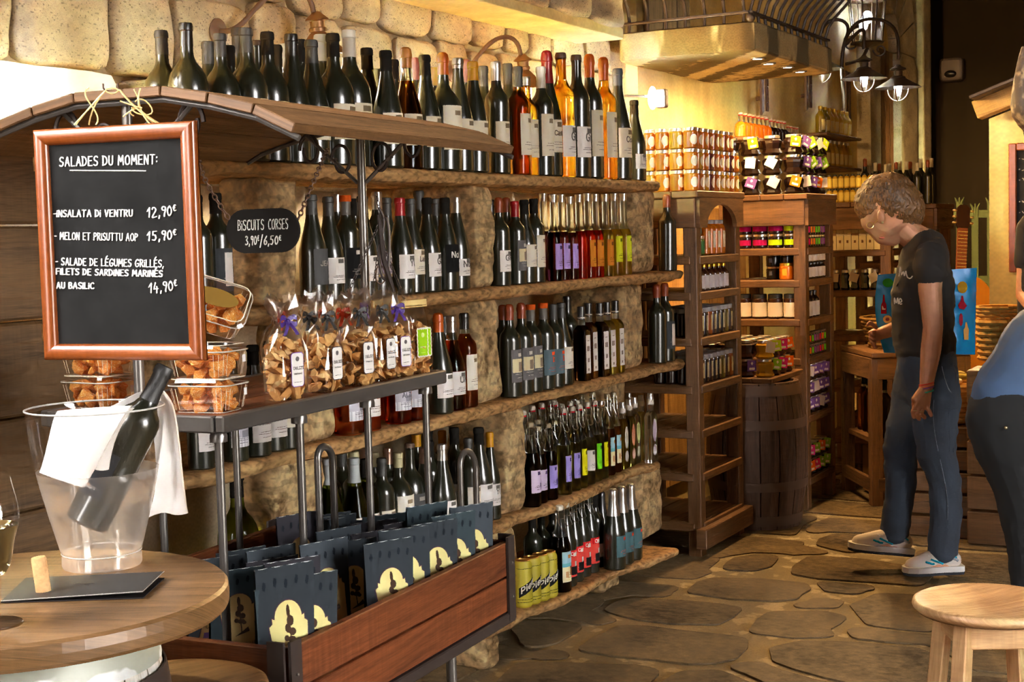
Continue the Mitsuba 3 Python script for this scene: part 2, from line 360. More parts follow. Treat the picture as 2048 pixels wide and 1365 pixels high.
# floor: mortar bed, flagstones
fl = struct('floor', moved(trimesh.creation.box((16, 26, .1)), (3, 5, -.0555)), JOINT)
px_slabs = ['1205,1222 1227,1202 1273,1195 1365,1200 1457,1209 1489,1216 1470,1234 1434,1250 1342,1248 1273,1239',
            '1150,1300 1190,1275 1232,1252 1296,1253 1411,1266 1502,1275 1502,1294 1475,1317 1434,1328 1319,1323 1227,1312',
            '1362,1184 1392,1165 1434,1156 1525,1158 1613,1167 1617,1179 1594,1197 1548,1202 1457,1197',
            '1020,1257 1043,1243 1100,1243 1163,1252 1154,1266 1117,1284 1066,1296 1040,1289',
            '1434,1138 1470,1115 1512,1108 1567,1112 1540,1133 1502,1142', '1580,1147 1594,1128 1617,1112 1730,1119 1800,1130 1870,1150 1840,1172 1730,1164 1640,1158',
            '1498,1266 1512,1239 1540,1223 1640,1220 1695,1230 1668,1257 1677,1275 1594,1275', '1535,1321 1540,1294 1594,1282 1730,1285 1840,1294 1900,1330 1890,1400 1640,1353',
            '985,1363 1043,1326 1135,1324 1273,1333 1320,1340 1296,1367 1240,1400 1000,1400', '1314,1367 1351,1342 1434,1340 1470,1353 1530,1380 1480,1430 1330,1420',
            '1625,1090 1660,1068 1750,1072 1800,1085 1790,1100 1690,1105', '1700,1210 1745,1185 1840,1190 1960,1200 1990,1235 1850,1262 1730,1250']
custom = [Polygon([at_z(*map(float, q.split(',')), 0.0)[:2] for q in s.split()]).buffer(0) for s in px_slabs]
block = unary_union(custom).buffer(.04)
cells, y = [], -3.0
rr = random.Random(11)
while y < 12.2:
    hgt = rr.uniform(.34, .52); x = -2.8 - rr.uniform(0, .4); sl = rr.uniform(-.04, .04)
    while x < 4.4:
        w = rr.uniform(.45, .95); g = .022
        c = [(x + g, y + g), (x + w * .5, y + g + rr.uniform(-.02, .02)), (x + w - g, y + g), (x + w - g + rr.uniform(-.04, .04), y + hgt * .5), (x + w - g, y + hgt - g), (x + w * .5, y + hgt - g + rr.uniform(-.02, .02)), (x + g, y + hgt - g), (x + g + rr.uniform(-.04, .04), y + hgt * .5)]
        poly = Polygon([(a, b + sl * a) for a, b in c]).buffer(0).difference(block)
        for q in getattr(poly, 'geoms', [poly]):
            if q.area > .03: cells.append(q)
        x += w
    y += hgt
rs = random.Random(5)
for q in custom + cells:
    q = q.buffer(-.05).buffer(.05, quad_segs=3)
    q = max(getattr(q, 'geoms', [q]), key=lambda a: a.area)
    if q.area < .02: continue
    q = q.segmentize(.12)
    q = Polygon([(a + (meshkit.noise(np.array([a * 9, b * 9, 1.])) - .5) * .03, b + (meshkit.noise(np.array([a * 9, b * 9, 7.])) - .5) * .03) for a, b in q.exterior.coords]).buffer(0)
    q = max(getattr(q, 'geoms', [q]), key=lambda a: a.area)
    put(fl, 'flagstone', extr(q, -.03, rs.uniform(-.001, .002)), SLAB)

# stone wall behind the wine: mortar bed and one block per stone
wl = struct('wall_left', moved(trimesh.creation.box((.12, 5.5, 3.5)), (WX - .085, 3.75, 1.75)), MORTAR)
rs = random.Random(21)
z = 1.60
rowh = [.30, .27, .31, .3, .3]
i = 0
for h in rowh:
    y = 1.55 + rs.uniform(0, .2)
    while y < 6.3:
        w = rs.uniform(.2, .36)
        if not (y < 2.98 and z < 1.86):
            d = rs.uniform(.07, .11)
            put(wl, 'stone', moved(rock((d, w - .012, h - .01), i, .014, 3, 6.0, 1.2), (WX - .02, y + w / 2, z + h / 2 + rs.uniform(-.012, .012))), STONE, smooth=50)
        y += w; i += 1
    z += h
put(wl, 'whitewashed_lintel', moved(rock((.1, 1.5, .46), 77, .006, 4, 40.0, 2.0), (WX + .0, 2.23, 1.665)), WHITEWASH, smooth=50)
# plastered wall beyond, with the dark boards of the yard at its end
wp = struct('wall_left', moved(trimesh.creation.box((.16, 6.2, 4.2)), (WX + .0, 9.55, 2.1)), PLASTER)
struct('wall_back', moved(trimesh.creation.box((12, .12, 4.4)), (2.5, 12.7, 2.2)), flat('#15110c'))
struct('ceiling', moved(trimesh.creation.box((9.2, 16.6, .12)), (1.6, 4.5, 4.1)), flat('#3a3026'))
for y0, y1 in ((-3.7, .6), (2.6, 12.7)):
    struct('wall_right', moved(trimesh.creation.box((.12, y1 - y0, 4.1)), (3.9, (y0 + y1) / 2, 2.05)), flat('#4a3d2c'))
struct('wall_right', moved(trimesh.creation.box((.12, 2.0, 1.0)), (3.9, 1.6, 3.6)), flat('#4a3d2c'))
# street front behind the photographer: a tall doorway to the daylight; a second one opens in the right wall
for x0, x1 in ((-6.5, -2.42), (-1.6, 6.5)):
    struct('wall_front', moved(trimesh.creation.box((x1 - x0, .3, 4.2)), ((x0 + x1) / 2, -3.7, 2.1)), flat('#6b5c48'))
struct('wall_front', moved(trimesh.creation.box((13, .3, 1.0)), (0, -3.7, 3.6)), flat('#6b5c48'))
struct('wall_left', moved(trimesh.creation.box((.12, 3.2, 4.1)), (-2.62, -2.2, 2.05)), flat('#5a4c3a'))
# dark boarded partition at the left
wb = struct('wall_partition')
for k in range(8):
    put(wb, 'board', wood((-2.5 , .62, .105 + k * .212), (.05, 3.72, .207), 1, .006), W_PANEL)
# ------------------------------------------------------------------ cork-bark shelving
SZ = [1.64, 1.26, .872, .46, .14]
edge_px = ['480,329 700,332 960,341 1322,358', '640,622 791,602 960,576 1165,555 1371,539', '640,888 760,865 960,818 1165,762 1372,715',
           '700,1150 963,1057 1060,1022 1114,1007 1193,972 1264,939 1324,924', '975,1264 1040,1228 1133,1192 1185,1165 1236,1139 1328,1110 1367,1098']
def bark_shelf(z, pts, t, seed, back=-2.79):
    P = np.array(pts); P = P[np.argsort(P[:, 1])]
    ys = np.linspace(P[0, 1], P[-1, 1], 90); xs = np.interp(ys, P[:, 1], P[:, 0])
    n1 = meshkit.fbm(np.stack([ys * 7, ys * 0 + seed, ys * 0], 1), 3, seed) - .5
    n2 = meshkit.fbm(np.stack([ys * 9, ys * 0 + seed, ys * 0 + 5], 1), 3, seed) - .5
    V, F = [], []
    m = 9
    for i, (y, x) in enumerate(zip(ys, xs)):
        f = x + n1[i] * .035; b = t + n2[i] * .02
        if i in (0, 89): f -= .01
        c = [(back, 0), (f - .1, 0), (f - .012, 0), (f, -.007), (f + .003 + n2[i] * .012, -b * .45), (f - .006, -b * .85), (f - .03, -b), (f - .12, -b * .9), (back, -b * .8)]
        V += [[a, y, z + d] for a, d in c]
    V = np.array(V)
    j = np.arange(len(V)); k = j % m
    bump = (meshkit.fbm(V * np.array([60, 45, 70]) + seed, 3, seed) - .5) * .014
    V[:, 0] += np.where((k >= 3) & (k <= 6), bump, 0); V[:, 2] += np.where((k >= 4) & (k <= 7), bump, 0)
    for i in range(89):
        for a in range(m):
            b = (a + 1) % m
            F += [[i * m + a, (i + 1) * m + a, (i + 1) * m + b], [i * m + a, (i + 1) * m + b, i * m + b]]
    for o, s in ((0, 1), (89 * m, -1)):
        F += [[o, o + a, o + a + 1][::s] for a in range(1, m - 1)]
    return V, np.array(F)
rack = thing('cork_shelving', 'long rustic wine shelving of bark-edged planks on rough cork bark pillars', 'shelving')
names = ['top', 'second', 'third', 'fourth', 'lowest']
EDGE = []
for k, e in enumerate(edge_px):
    pts = [at_z(*map(float, q.split(',')), SZ[k]) if k > 2 else at_x(*map(float, q.split(',')), -2.348) * np.array([1, 1, 0]) + np.array([0, 0, SZ[k]]) for q in e.split()]
    if k < 4: pts.insert(0, np.array([pts[0][0], 2.35, SZ[k]]))
    EDGE.append(pts)
    put(rack, 'shelf_plank', bark_shelf(SZ[k], pts, .042 if k < 4 else .035, k + 3), SHELF, smooth=35)
def shelf_x(k, y):
    P = np.array(EDGE[k]); P = P[np.argsort(P[:, 1])]
    return float(np.interp(y, P[:, 1], P[:, 0]))
pillars = [(0, 522, 600, 490), (0, 950, 988, 480), (0, 1264, 1308, 460), (1, 300, 340, 700), (1, 606, 672, 830), (1, 955, 1006, 700), (1, 1250, 1290, 650),
           (2, 548, 648, 980), (2, 1012, 1052, 930), (2, 1256, 1310, 780), (3, 1000, 1042, 1150), (3, 1278, 1330, 1010)]
PBOX = []
for i, (k, a, b, py) in enumerate(pillars):
    x = -2.392
    y0, y1 = at_x(a, py, x)[1], at_x(b, py, x)[1]
    zt, zb = SZ[k] - .03, SZ[k + 1] + .0
    dpt = {0: .15, 3: .15, 4: .14, 7: .16, 8: .25, 9: .25}.get(i, .34)
    if i == 9: x -= .12
    PBOX.append((k + 1, x - dpt, x + .012, y0 - .012, y1 + .012))
    s = (dpt, y1 - y0, zt - zb)
    v, f = rock(s, 30 + i, .026, 4, 11.0, .45)
    bow = np.sin(v[:, 2] * 7 + i) * .008 + (meshkit.fbm(v * 9 + i, 3, i) - .5) * .03
    v[:, 1] += bow * (np.abs(v[:, 1]) > s[1] * .3); v[:, 0] += (meshkit.fbm(v * 26 + i, 3, i) - .5) * .02
    v[:, 2] = np.clip(v[:, 2], -s[2] / 2, s[2] / 2)
    put(rack, 'cork_pillar', (v + np.array([x - dpt / 2 + .0, (y0 + y1) / 2, (zt + zb) / 2]), f), BARK, smooth=30)
for i, (a, b, py, yb) in enumerate([(932, 1040, 1300, 1338), (1150, 1306, 1150, 1188)]):
    p, q = at_z(a, yb, 0), at_z(b, yb - 8, 0)
    s = (.26, q[1] - p[1], .115)
    v, f = rock(s, 60 + i, .035, 4, 8.0, .5)
    v[:, 0] += (meshkit.fbm(v * 26 + i, 3, i) - .5) * .02; v[:, 2] = np.clip(v[:, 2], -s[2] / 2, s[2] / 2)
    put(rack, 'cork_block', (v + np.array([(p[0] + q[0]) / 2 - .13, (p[1] + q[1]) / 2, s[2] / 2 - .004]), f), BARK, smooth=30)

# ------------------------------------------------------------------ bottles
PROF = {
    'bd': [(0, 0), (.034, 0), (.0375, .004), (.0375, .188), (.0365, .2), (.0315, .2115), (.0225, .222), (.0165, .234), (.0145, .25), (.0142, .283), (.0158, .285), (.0158, .294), (.0142, .3), (0, .3)],
    'M': [(0, 0), (.041, 0), (.0455, .005), (.0455, .15), (.0445, .168), (.040, .186), (.031, .202), (.021, .214), (.0158, .226), (.0145, .24), (.0135, .283), (.0155, .285), (.0155, .294), (.014, .3), (0, .3)],
    'bg': [(0, 0), (.036, 0), (.0405, .005), (.0405, .132), (.0385, .15), (.0335, .172), (.0270, .196), (.0210, .22), (.0172, .24), (.0152, .26), (.0148, .283), (.0165, .285), (.0165, .294), (.015, .3), (0, .3)],
    'ch': [(0, 0), (.037, 0), (.0425, .006), (.0425, .13), (.040, .15), (.034, .175), (.0265, .2), (.0205, .225), (.0172, .25), (.0165, .28), (.0175, .285), (.0165, .298), (.012, .303), (0, .304)],
    'fl': [(0, 0), (.025, 0), (.0275, .004), (.0275, .145), (.0265, .156), (.0215, .168), (.0155, .18), (.013, .195), (.0125, .29), (.0138, .292), (.0138, .298), (0, .3)],
    'sw': [(0, 0), (.032, 0), (.035, .004), (.035, .15), (.0335, .165), (.0265, .19), (.019, .215), (.0155, .235), (.0145, .262), (.0165, .266), (.0165, .272), (.0130, .275), (0, .275)],
    'sl': [(0, 0), (.024, 0), (.0265, .004), (.0265, .16), (.0255, .172), (.0195, .195), (.0135, .215), (.0118, .235), (.0115, .265), (.013, .268), (.013, .274), (.0105, .276), (0, .276)],
    'rs': [(0, 0), (.040, 0), (.0425, .004), (.040, .06), (.031, .12), (.022, .18), (.0165, .22), (.0145, .25), (.0145, .29), (.0158, .292), (.0158, .298), (0, .3)],
}
BODY_TOP = {'bd': .236, 'M': .228, 'bg': .225, 'fl': .17, 'sw': .19, 'sl': .172, 'rs': .15, 'ch': .2}
LABEL_R = {'bd': .0375, 'M': .0455, 'bg': .0405, 'ch': .0425, 'fl': .0275, 'sw': .035, 'sl': .0265, 'rs': .036}
CAPS = {'k': (flat('#161513'), .052, 'black capsule'), 'd': (gloss('#2b2a26', .35), .055, 'dark grey capsule'), 'b': (gloss('#0c0b0b', .1), .05, 'shiny black capsule'), 'g': (gloss('#55534c', .3), .05, 'grey capsule'),
        'w': (gloss('#efe9dc', .3), .058, 'white capsule'), 'c': (gloss('#d8d3ae', .3), .045, 'cream capsule'), 'o': (gloss('#d9701c', .12), .048, 'orange wax cap'), 'y': (gloss('#e2a708', .25), .05, 'yellow capsule'),
        'r': (gloss('#b3101e', .15), .055, 'red capsule'), 't': (gloss('#9c4522', .15), .042, 'terracotta wax cap'), 's': (metal('#c9c6bf', .12), .05, 'silver capsule'), 'q': (metal('#c9c6bf', .12), .026, 'short silver cap'),
        'p': (metal('#b09080', .15), .052, 'rose-bronze capsule'), 'G': (gloss('#c88a3a', .15), .042, 'ochre wax cap'), 'R': (gloss('#8e1418', .1), .07, 'rounded red wax cap'), 'm': (gloss('#c86a55', .3), .05, 'salmon capsule'),
        'u': (gloss('#3f4a52', .25), .045, 'blue-grey capsule'), 'h': (gloss('#d5dfe2', .3), .066, 'pale blue-white capsule'), 'O': (gloss('#73706b', .25), .055, 'orange-topped grey capsule'), 'n': (gloss('#5a3c22', .5), .012, 'bare cork'),
        'f': (metal('#d8d8d6', .1), .1, 'silver foil'), 'F': (metal('#3a3a3c', .1), .09, 'dark foil')}
TINT = {'amber': '#9c5a12', 'rose': '#f08a4e', 'rose2': '#e0683c', 'green': '#5d6a22', 'olive': '#b8b050', 'clear': '#dfe8e0', 'red': '#a3180f', 'purple': '#2a0c14', 'yellow': '#b9a23a', 'lemon': '#c9c67a', 'brown': '#5c3212', 'pale': '#d5d6b0', 'dbrown': '#2e1a0a'}
DESC = {'dark': 'dark wine', 'amber': 'amber glass', 'rose': 'rosé wine', 'rose2': 'rosé wine', 'green': 'green glass white wine', 'olive': 'pale yellow liqueur', 'clear': 'clear liqueur', 'red': 'red liqueur', 'purple': 'dark purple liqueur', 'yellow': 'yellow liqueur',
        'lemon': 'lemon liqueur', 'brown': 'brown liqueur', 'pale': 'pale liqueur', 'dbrown': 'dark brown liqueur'}
def patch(r, z0, z1, a0, a1, n=14):
    a = np.linspace(a0, a1, n)
    v = np.vstack([np.stack([r * np.cos(a), r * np.sin(a), np.full(n, z)], 1) for z in (z0, z1)])
    f = [q for i in range(n - 1) for q in ([i, i + 1, n + i + 1], [i, n + i + 1, n + i])]
    return v, np.array(f)
def bent(m, r, x, z):
    v = np.asarray(m[0], float); a = (v[:, 0] + x) / r
    return np.stack([(r + v[:, 2]) * np.cos(a), (r + v[:, 2]) * np.sin(a), v[:, 1] + z], 1), m[1]
# label: code -> (z0, z1, half angle, colour, [(text, height, x, z, bold)], ink colour, words)
LAB = {
    'C': (.06, .14, 66, '#e9e2c4', [('', 0, 0, 0, 0)], '#6d6048', 'cream label'), 'W': (.05, .125, 66, '#eeecea', [('', 0, 0, 0, 0)], '#55524e', 'white label'), 'T': (.055, .17, 56, '#e6dfbf', [('', 0, 0, 0, 0)], '#7d6f52', 'tall cream label'),
    'D': (.05, .15, 60, '#3a3a3a', [('', 0, 0, 0, 0)], '#8d8a84', 'dark grey label'), 'S': (.045, .1, 60, '#edece6', [('', 0, 0, 0, 0)], '#55524e', 'small white label'), 'B': (.06, .15, 60, '#131313', [('', 0, 0, 0, 0)], '#cfcac2', 'black label')}
PIC = {}
def label_parts(code, typ):
    """base shapes of one label style on one bottle type: [(part name, ply dict, material)]"""
    kind, _, text = code.partition(':')
    L = LAB[kind]; r = LABEL_R[typ]
    z0, z1, ha, colr, txt, ink, _ = L
    if typ == 'rs': z0, z1 = .05, .11
    a = math.radians(ha)
    out = [('label', base('lab_%s_%s' % (kind, typ), lambda: patch(r + .0007, z0, z1, -a, a), True), flat(colr))]
    tx = [t for t in txt if t[0]]
    if text:
        h = min(.016, 1.5 * r * a * .9 / max(len(text), 2)) if len(text) > 3 else .02
        w = print_text(text, h, True)[0][:, 0].max(); tx = [(text, h, -w / 2, z0 + (z1 - z0) * .52, 1)]
    def ink_mesh():
        ms = [bent(print_text(t, h, bool(b)), r + .0011, x, z) for t, h, x, z, b in tx]
        if kind not in 'BD' or not text:
            for j, (q, wd) in enumerate(((.30, .5), (.24, .62), (.14, .4), (.78, .25))):
                z = z0 + (z1 - z0) * q; k = a * wd
                ms.append(patch(r + .0011, z, z + .0012 if j < 3 else z + .012, -k, k, 8))
        return joined(ms)
    out.append(('print', base('ink_%s_%s' % (code, typ), ink_mesh, False), flat(ink)))
    if kind in PIC: out += PIC[kind](typ, r, z0, z1, a)
    return out
def cap_shape(typ, ln, round_top=False):
    P = [p for p in PROF[typ]]; h = P[-1][1]; zs = [p[1] for p in P[:-1]]; rs_ = [p[0] for p in P[:-1]]
    z = np.unique(np.r_[h - ln, [q for q in zs if q > h - ln]])
    rr_ = np.interp(z, zs, rs_) + .0009
    top = [(rr_[-1], h + .0004), (rr_[-1] * .85, h + .0018), (0, h + .002)] if not round_top else [(rr_[-1], h), (rr_[-1] * .95, h + .006), (rr_[-1] * .6, h + .011), (0, h + .0125)]
    return lathe([(rr_[0] - .0008, z[0])] + list(zip(rr_, z)) + top, 20)
def split_prof(typ, zs):
    P = PROF[typ]; zz = [p[1] for p in P]; rad = [p[0] for p in P]
    i = next(k for k in range(len(P)) if P[k][1] > zs); r = np.interp(zs, zz[1:], rad[1:])
    return P[:i] + [(r, zs), (0, zs)], [(0, zs + .0003), (r, zs + .0003)] + P[i:]
def bottle(p, h, typ, glass, cap, lab, name, label, cat='bottle', group=None, yaw=0.0, wide=1.0, extra=None):
    t = thing(name, label, cat, group)
    s = h / PROF[typ][-1][1]; w = s * wide
    tw = T().translate([float(x) for x in p]).rotate([0, 0, 1], math.degrees(yaw)).scale([w, w, s])
    if glass == 'dark':
        put(t, 'body', base('b_' + typ, lambda: lathe(PROF[typ], 22)), BOTTLE, tw)
    else:
        bt = BODY_TOP[typ]
        put(t, 'body', base('bb_' + typ, lambda: lathe(split_prof(typ, bt)[0], 22)), clear(TINT[glass]), tw)
        put(t, 'neck', base('bn_' + typ, lambda: lathe(split_prof(typ, bt)[1], 22)), clear('#dfe8e0' if glass not in ('amber', 'green') else TINT[glass]), tw)
    if cap:
        m, ln, _ = CAPS[cap]
        put(t, 'capsule', base('cap_%s_%s' % (typ, cap), lambda: cap_shape(typ, ln, cap in 'otRGm')), m, tw)
        if cap == 'O': put(t, 'capsule_band', base('capO_' + typ, lambda: lathe([(.0176, .284), (.0176, .297), (.0168, .3022), (0, .3028)], 20)), flat('#c8501e'), tw)
    if lab:
        for n, d, m in label_parts(lab, typ): put(t, n, d, m, tw)
    if extra: extra(t, tw, typ)
    return t
PLACED = []
def free(k, x, y, r):
    for q in PLACED:
        if q[0] == k and math.hypot(q[1] - x, q[2] - y) < q[3] + r + .0015: return False
    for b in PBOX:
        if b[0] == k and b[1] - r < x < b[2] + r and b[3] - r < y < b[4] + r:
            cx, cy = min(max(x, b[1]), b[2]), min(max(y, b[3]), b[4])
            if math.hypot(cx - x, cy - y) < r + .002: return False
    return True
def spot(k, px, py, x, rad):
    """first free place for a round base of radius rad(height) on shelf k, seen at the pixel, starting at depth x."""
    for w in (1.0, .95, .9, .85, .8, .75):
        for i in range(16):
            for sg in ((1,) if i == 0 else (-1, 1)):
                dx = sg * i * .008
                if dx > .024: continue
                p = at_x(px, py, x + dx); r = rad(p[2] - SZ[k]) * w
                if free(k, x + dx, p[1], r): PLACED.append((k, x + dx, p[1], r)); return p, w
    p = at_x(px, py, x); print('no room', k, px, py); return p, .8
def row(k, spec, where, group, front=-.05, step=.095, names='wine_bottle'):
    """spec lines: top px, py, depth row, type, glass, cap, label. Stands each bottle on shelf k where its top shows at that pixel."""
    ent = []
    for s in spec.split('\n'):
        q = s.split()
        if len(q) < 7: continue
        ent.append((float(q[0]), float(q[1]), int(q[2]), q[3], q[4], q[5].strip('-'), q[6].strip('-').replace('_', ' ')))
    ent.sort(key=lambda e: (e[2], e[0]))
    cnt = {}
    for px, py, rw, typ, glass, cap, lab in ent:
        x = -2.36 + front - rw * step
        for _ in range(3):
            p = at_x(px, py, x); x = shelf_x(k, p[1]) + front - rw * step
        hh = lambda h: min(max(h, .24), .46)
        wd = lambda h: max(.84, .335 / h) if typ != 'M' and h > .335 else 1.0
        p, w = spot(k, px, py, x, lambda h: PROF[typ] and max(q[0] for q in PROF[typ]) * hh(h) / PROF[typ][-1][1] * wd(hh(h)))
        h = p[2] - SZ[k]
        if not .22 < h < .47: print('bottle', px, py, 'height', round(h, 3))
        h = hh(h)
        cnt[rw] = cnt.get(rw, 0) + 1
        cw = CAPS[cap][2] if cap else 'open neck'
        lw = LAB[lab.partition(':')[0]][6] if lab else ''
        rn = 'front' if rw == 0 else 'back' if rw == 1 else 'rear'
        desc = '%s bottle, %s%s, %s from left, %s row, %s' % (DESC.get(glass, 'dark'), cw, ', ' + lw if lw else '', nth(cnt[rw]), rn, where)
        ws = desc.split()
        if len(ws) > 16: desc = '%s bottle, %s, %s from left, %s row, %s' % (DESC.get(glass, 'dark').split()[0], lw or cw, nth(cnt[rw]), rn, where)
        bottle((p[0], p[1], SZ[k] + .0005), h, typ, glass, cap, lab, names, desc, 'bottle', group, yaw=R.uniform(-.18, .18), wide=w * wd(h))
# ---- what the shelves hold
LAB.update({
    'X': (.05, .16, 60, '#2c2e30', [], '#c9c4ba', 'charcoal label with pale figure'), 'V': (.05, .13, 60, '#b9a6d8', [], '#3a2c55', 'violet label'), 'I': (.045, .135, 52, '#8a7fd0', [], '#2a2358', 'indigo label'),
    'L': (.045, .14, 50, '#e6df1c', [], '#55510e', 'bright yellow label'), 'E': (.045, .14, 50, '#63c321', [], '#1f430c', 'green label'), 'P': (.04, .13, 52, '#9c86d6', [], '#2a2246', 'purple label'), 'N': (.04, .135, 50, '#c6742a', [], '#5a3010', 'orange label'),
    'Y': (.05, .145, 50, '#d3dc2c', [], '#4c5210', 'yellow-green label'), 'H': (.05, .14, 62, '#4f6068', [], '#c9401e', 'slate blue label'), 'A': (.05, .16, 52, '#4a4747', [], '#b9b4ab', 'grey label with cream picture'),
    'K': (.04, .115, 60, '#a9a9b4', [], '#5b5b66', 'grey cloud label'), 'Z': (.03, .13, 62, '#e8453c', [], '#201414', 'red label with black engraving'), 'J': (.035, .14, 50, '#e9dca0', [], '#a06a3a', 'beach picture label'),
    'Q': (.05, .13, 58, '#33484c', [], '#c23a26', 'dark teal label'), 'U': (.055, .13, 60, '#6d6472', [], '#d8d4cc', 'mauve-grey label'), 'F': (.04, .13, 62, '#eceae6', [], '#6a5a50', 'white label with red seal')})
def pic(fn): return lambda typ, r, z0, z1, a: fn(typ, r, z0, z1, a)
def seal(typ, r, z0, z1, a):
    def m():
        t = np.linspace(0, 2 * np.pi, 20)[:-1]
        v = np.stack([np.cos(t) * .011 + .004, np.sin(t) * .017, t * 0], 1); v = np.vstack([[[.004, 0, 0]], v])
        return bent((v, np.array([[0, i, i % 19 + 1] for i in range(1, 20)])), r + .0013, 0, z0 + (z1 - z0) * .72)
    return [('seal', base('seal_' + typ, m, False), flat('#a8473a'))]
def blocks(*bl):
    """printed colour fields: (x0, x1, z0, z1 as shares of the label, colour)"""
    def f(typ, r, z0, z1, a):
        out = []
        for i, (u0, u1, v0, v1, c) in enumerate(bl):
            out.append(('print_field', base('blk_%d_%s_%s_%s_%d' % (i, typ, c, u0, v0 * 100), lambda u0=u0, u1=u1, v0=v0, v1=v1, i=i: patch(r + .001 + i * .00015, z0 + (z1 - z0) * v0, z0 + (z1 - z0) * v1, -a + 2 * a * u0, -a + 2 * a * u1, 8), False), flat(c)))
        return out
    return f
PIC.update({'F': seal, 'A': blocks((.06, .94, .3, .72, '#cbb892'), (.4, .7, .34, .62, '#7d6a58')), 'Z': blocks((0, 1, .78, 1, '#b5171f'), (0, 1, .0, .05, '#141010'), (.25, .8, .12, .42, '#151212'), (.45, .6, .42, .6, '#d9cfc6')),
            'J': blocks((0, 1, .62, 1, '#8fb6d6'), (0, 1, .5, .62, '#5fa6b8'), (.55, .8, .2, .5, '#7a4526'), (.2, .4, .15, .35, '#b98a4e')), 'X': blocks((.3, .7, .12, .9, '#d9cfc4')), 'K': blocks((0, 1, 0, .35, '#c9cbd2'), (.4, .9, .35, .6, '#7d7f8a')),
            'U': blocks((0, 1, .02, .12, '#8d7a3c')), 'V': blocks((.55, .72, .2, .42, '#4a3a70'), (.6, .75, .75, .95, '#cdbfe6')), 'I': blocks((.5, .68, .15, .4, '#352e66'), (.55, .78, .72, .95, '#a79ee0'))})
row(0, """322 63 1 M dark d -
371 48 0 M dark b D
415 85 1 bd dark d -
439 69 0 M dark d C
457 93 1 bd dark k -
476 58 1 M dark d -
491 58 0 M dark d C
513 83 1 bd dark n -
534 66 0 M dark k C
552 92 2 bd dark k -
567 90 2 bd dark w -
582 70 0 bg dark b -
600 81 1 bd dark k -
622 82 0 bg dark d C:Grand
641 71 1 M dark w -
665 69 0 M dark k C:Lalzi
697 62 0 M dark w C
733 98 0 bg dark k -
753 140 2 bd dark k -
771 103 0 bg dark k C
786 121 1 bd dark k -
811 104 0 bg brown G C:L
829 124 1 bd dark m -
849 112 0 bg dark k C
870 137 1 bd dark y -
885 114 0 M dark o T
915 118 0 bg dark q C
932 128 2 bd dark m -
945 125 0 bg dark y C
966 134 1 bd dark d -
991 125 0 bd dark s C
1015 129 1 bd dark d W
1035 135 0 bd amber d T
1051 155 0 bd amber q T
1081 135 0 bd dark w T
1093 111 0 bg dark R C:Caste
1121 104 0 bd amber n W:Gri
1152 108 0 bd dark n W:Gri
1178 110 0 bd dark o T
1206 116 0 bd amber o T
1235 139 0 bg dark u C:Clos
1268 202 0 bg dark k S:TE""", 'top shelf', 'wine bottles on the top shelf', front=-.052)
row(1, """392 392 0 bd dark k -
430 388 0 bd dark k X
622 391 0 bg dark d D:JEAN
656 395 0 bg dark d W
672 390 1 bd dark s -
690 393 0 bd dark O B
707 399 1 bd dark k -
724 394 0 bg dark d W
753 385 0 bd dark s U:DO
772 397 1 bg dark d -
799 397 0 bg dark r W:Yl
820 399 0 bg dark d C:Lalz
837 383 1 bd dark d T
853 397 0 bg dark k W:GR
870 399 1 bg dark d -
889 397 0 bg dark k B:Nob
911 396 0 bg dark s S:Nob
934 398 0 bd dark k T
980 401 1 bd dark b -
997 402 0 bd dark t W:GRI
1012 402 1 bd dark t -
1029 404 0 bd dark r A
1048 401 0 bg dark k C
1067 399 0 bd dark k T
1086 388 1 fl purple q -
1106 390 0 fl purple q P
1122 390 0 fl purple q P
1139 394 0 fl purple q P
1157 390 0 fl red q -
1174 388 0 fl red q N
1190 389 0 fl red q N
1210 389 0 fl olive q N
1228 388 0 fl yellow q Y
1246 388 0 fl yellow q Y
1333 395 0 bd dark t -""", 'second shelf', 'bottles on the second shelf', front=-.05)
row(2, """395 720 0 bd dark k W
438 712 1 bd dark k -
462 703 0 bd dark k K
505 692 0 bg dark k F:DOMAINE
538 684 0 bg dark k F:DOMAINE
568 676 0 bg dark k C:Doma
690 652 0 bg rose q K
728 646 0 bd rose2 q F
766 648 1 bd rose2 q -
790 646 0 bg rose2 q K:ALZI
822 640 0 bg rose2 q K:ALZI
842 640 1 bg rose2 k D
876 634 0 bg dark o W
888 634 1 bd dark d -
902 634 0 bg rose s W:UN
928 628 0 bd rose b T
1005 617 1 bd dark t -
1018 616 0 bd dark t A
1042 613 0 bd dark t A
1061 611 0 bd dark O A
1086 608 0 bd dark O H:b
1106 610 0 bd dark d H:b
1122 607 0 bg dark d C
1134 594 1 bd dark b C
1313 575 0 bd dark t -
1329 572 0 bd dark t X""", 'third shelf', 'bottles on the third shelf', front=-.05)
row(3, """472 948 0 M green k C:Canarelli
657 918 0 bg green h C
657 906 1 bd dark c -
683 897 2 bd dark d -
707 918 0 bg green h C
707 905 1 bd dark c -
730 920 0 bd green k C
729 898 1 bd dark p -
748 907 1 bd dark c -
763 918 0 bd dark d C
776 898 1 bd dark p -
796 907 0 M dark c T
819 888 0 M dark n D
832 863 2 bd dark y -
847 897 0 bg dark p C
856 860 2 bd dark k -
858 884 1 bd dark k -
884 863 2 bd dark y -
884 890 0 bg dark s W
908 857 1 bd dark k W
926 863 2 bd dark y -
936 878 0 bd dark d C
957 857 0 bg dark k W
979 866 0 bg dark y W:Yl
1006 860 0 bg dark k C:YL""", 'fourth shelf, left bay', 'wine bottles on the fourth shelf', front=-.05)
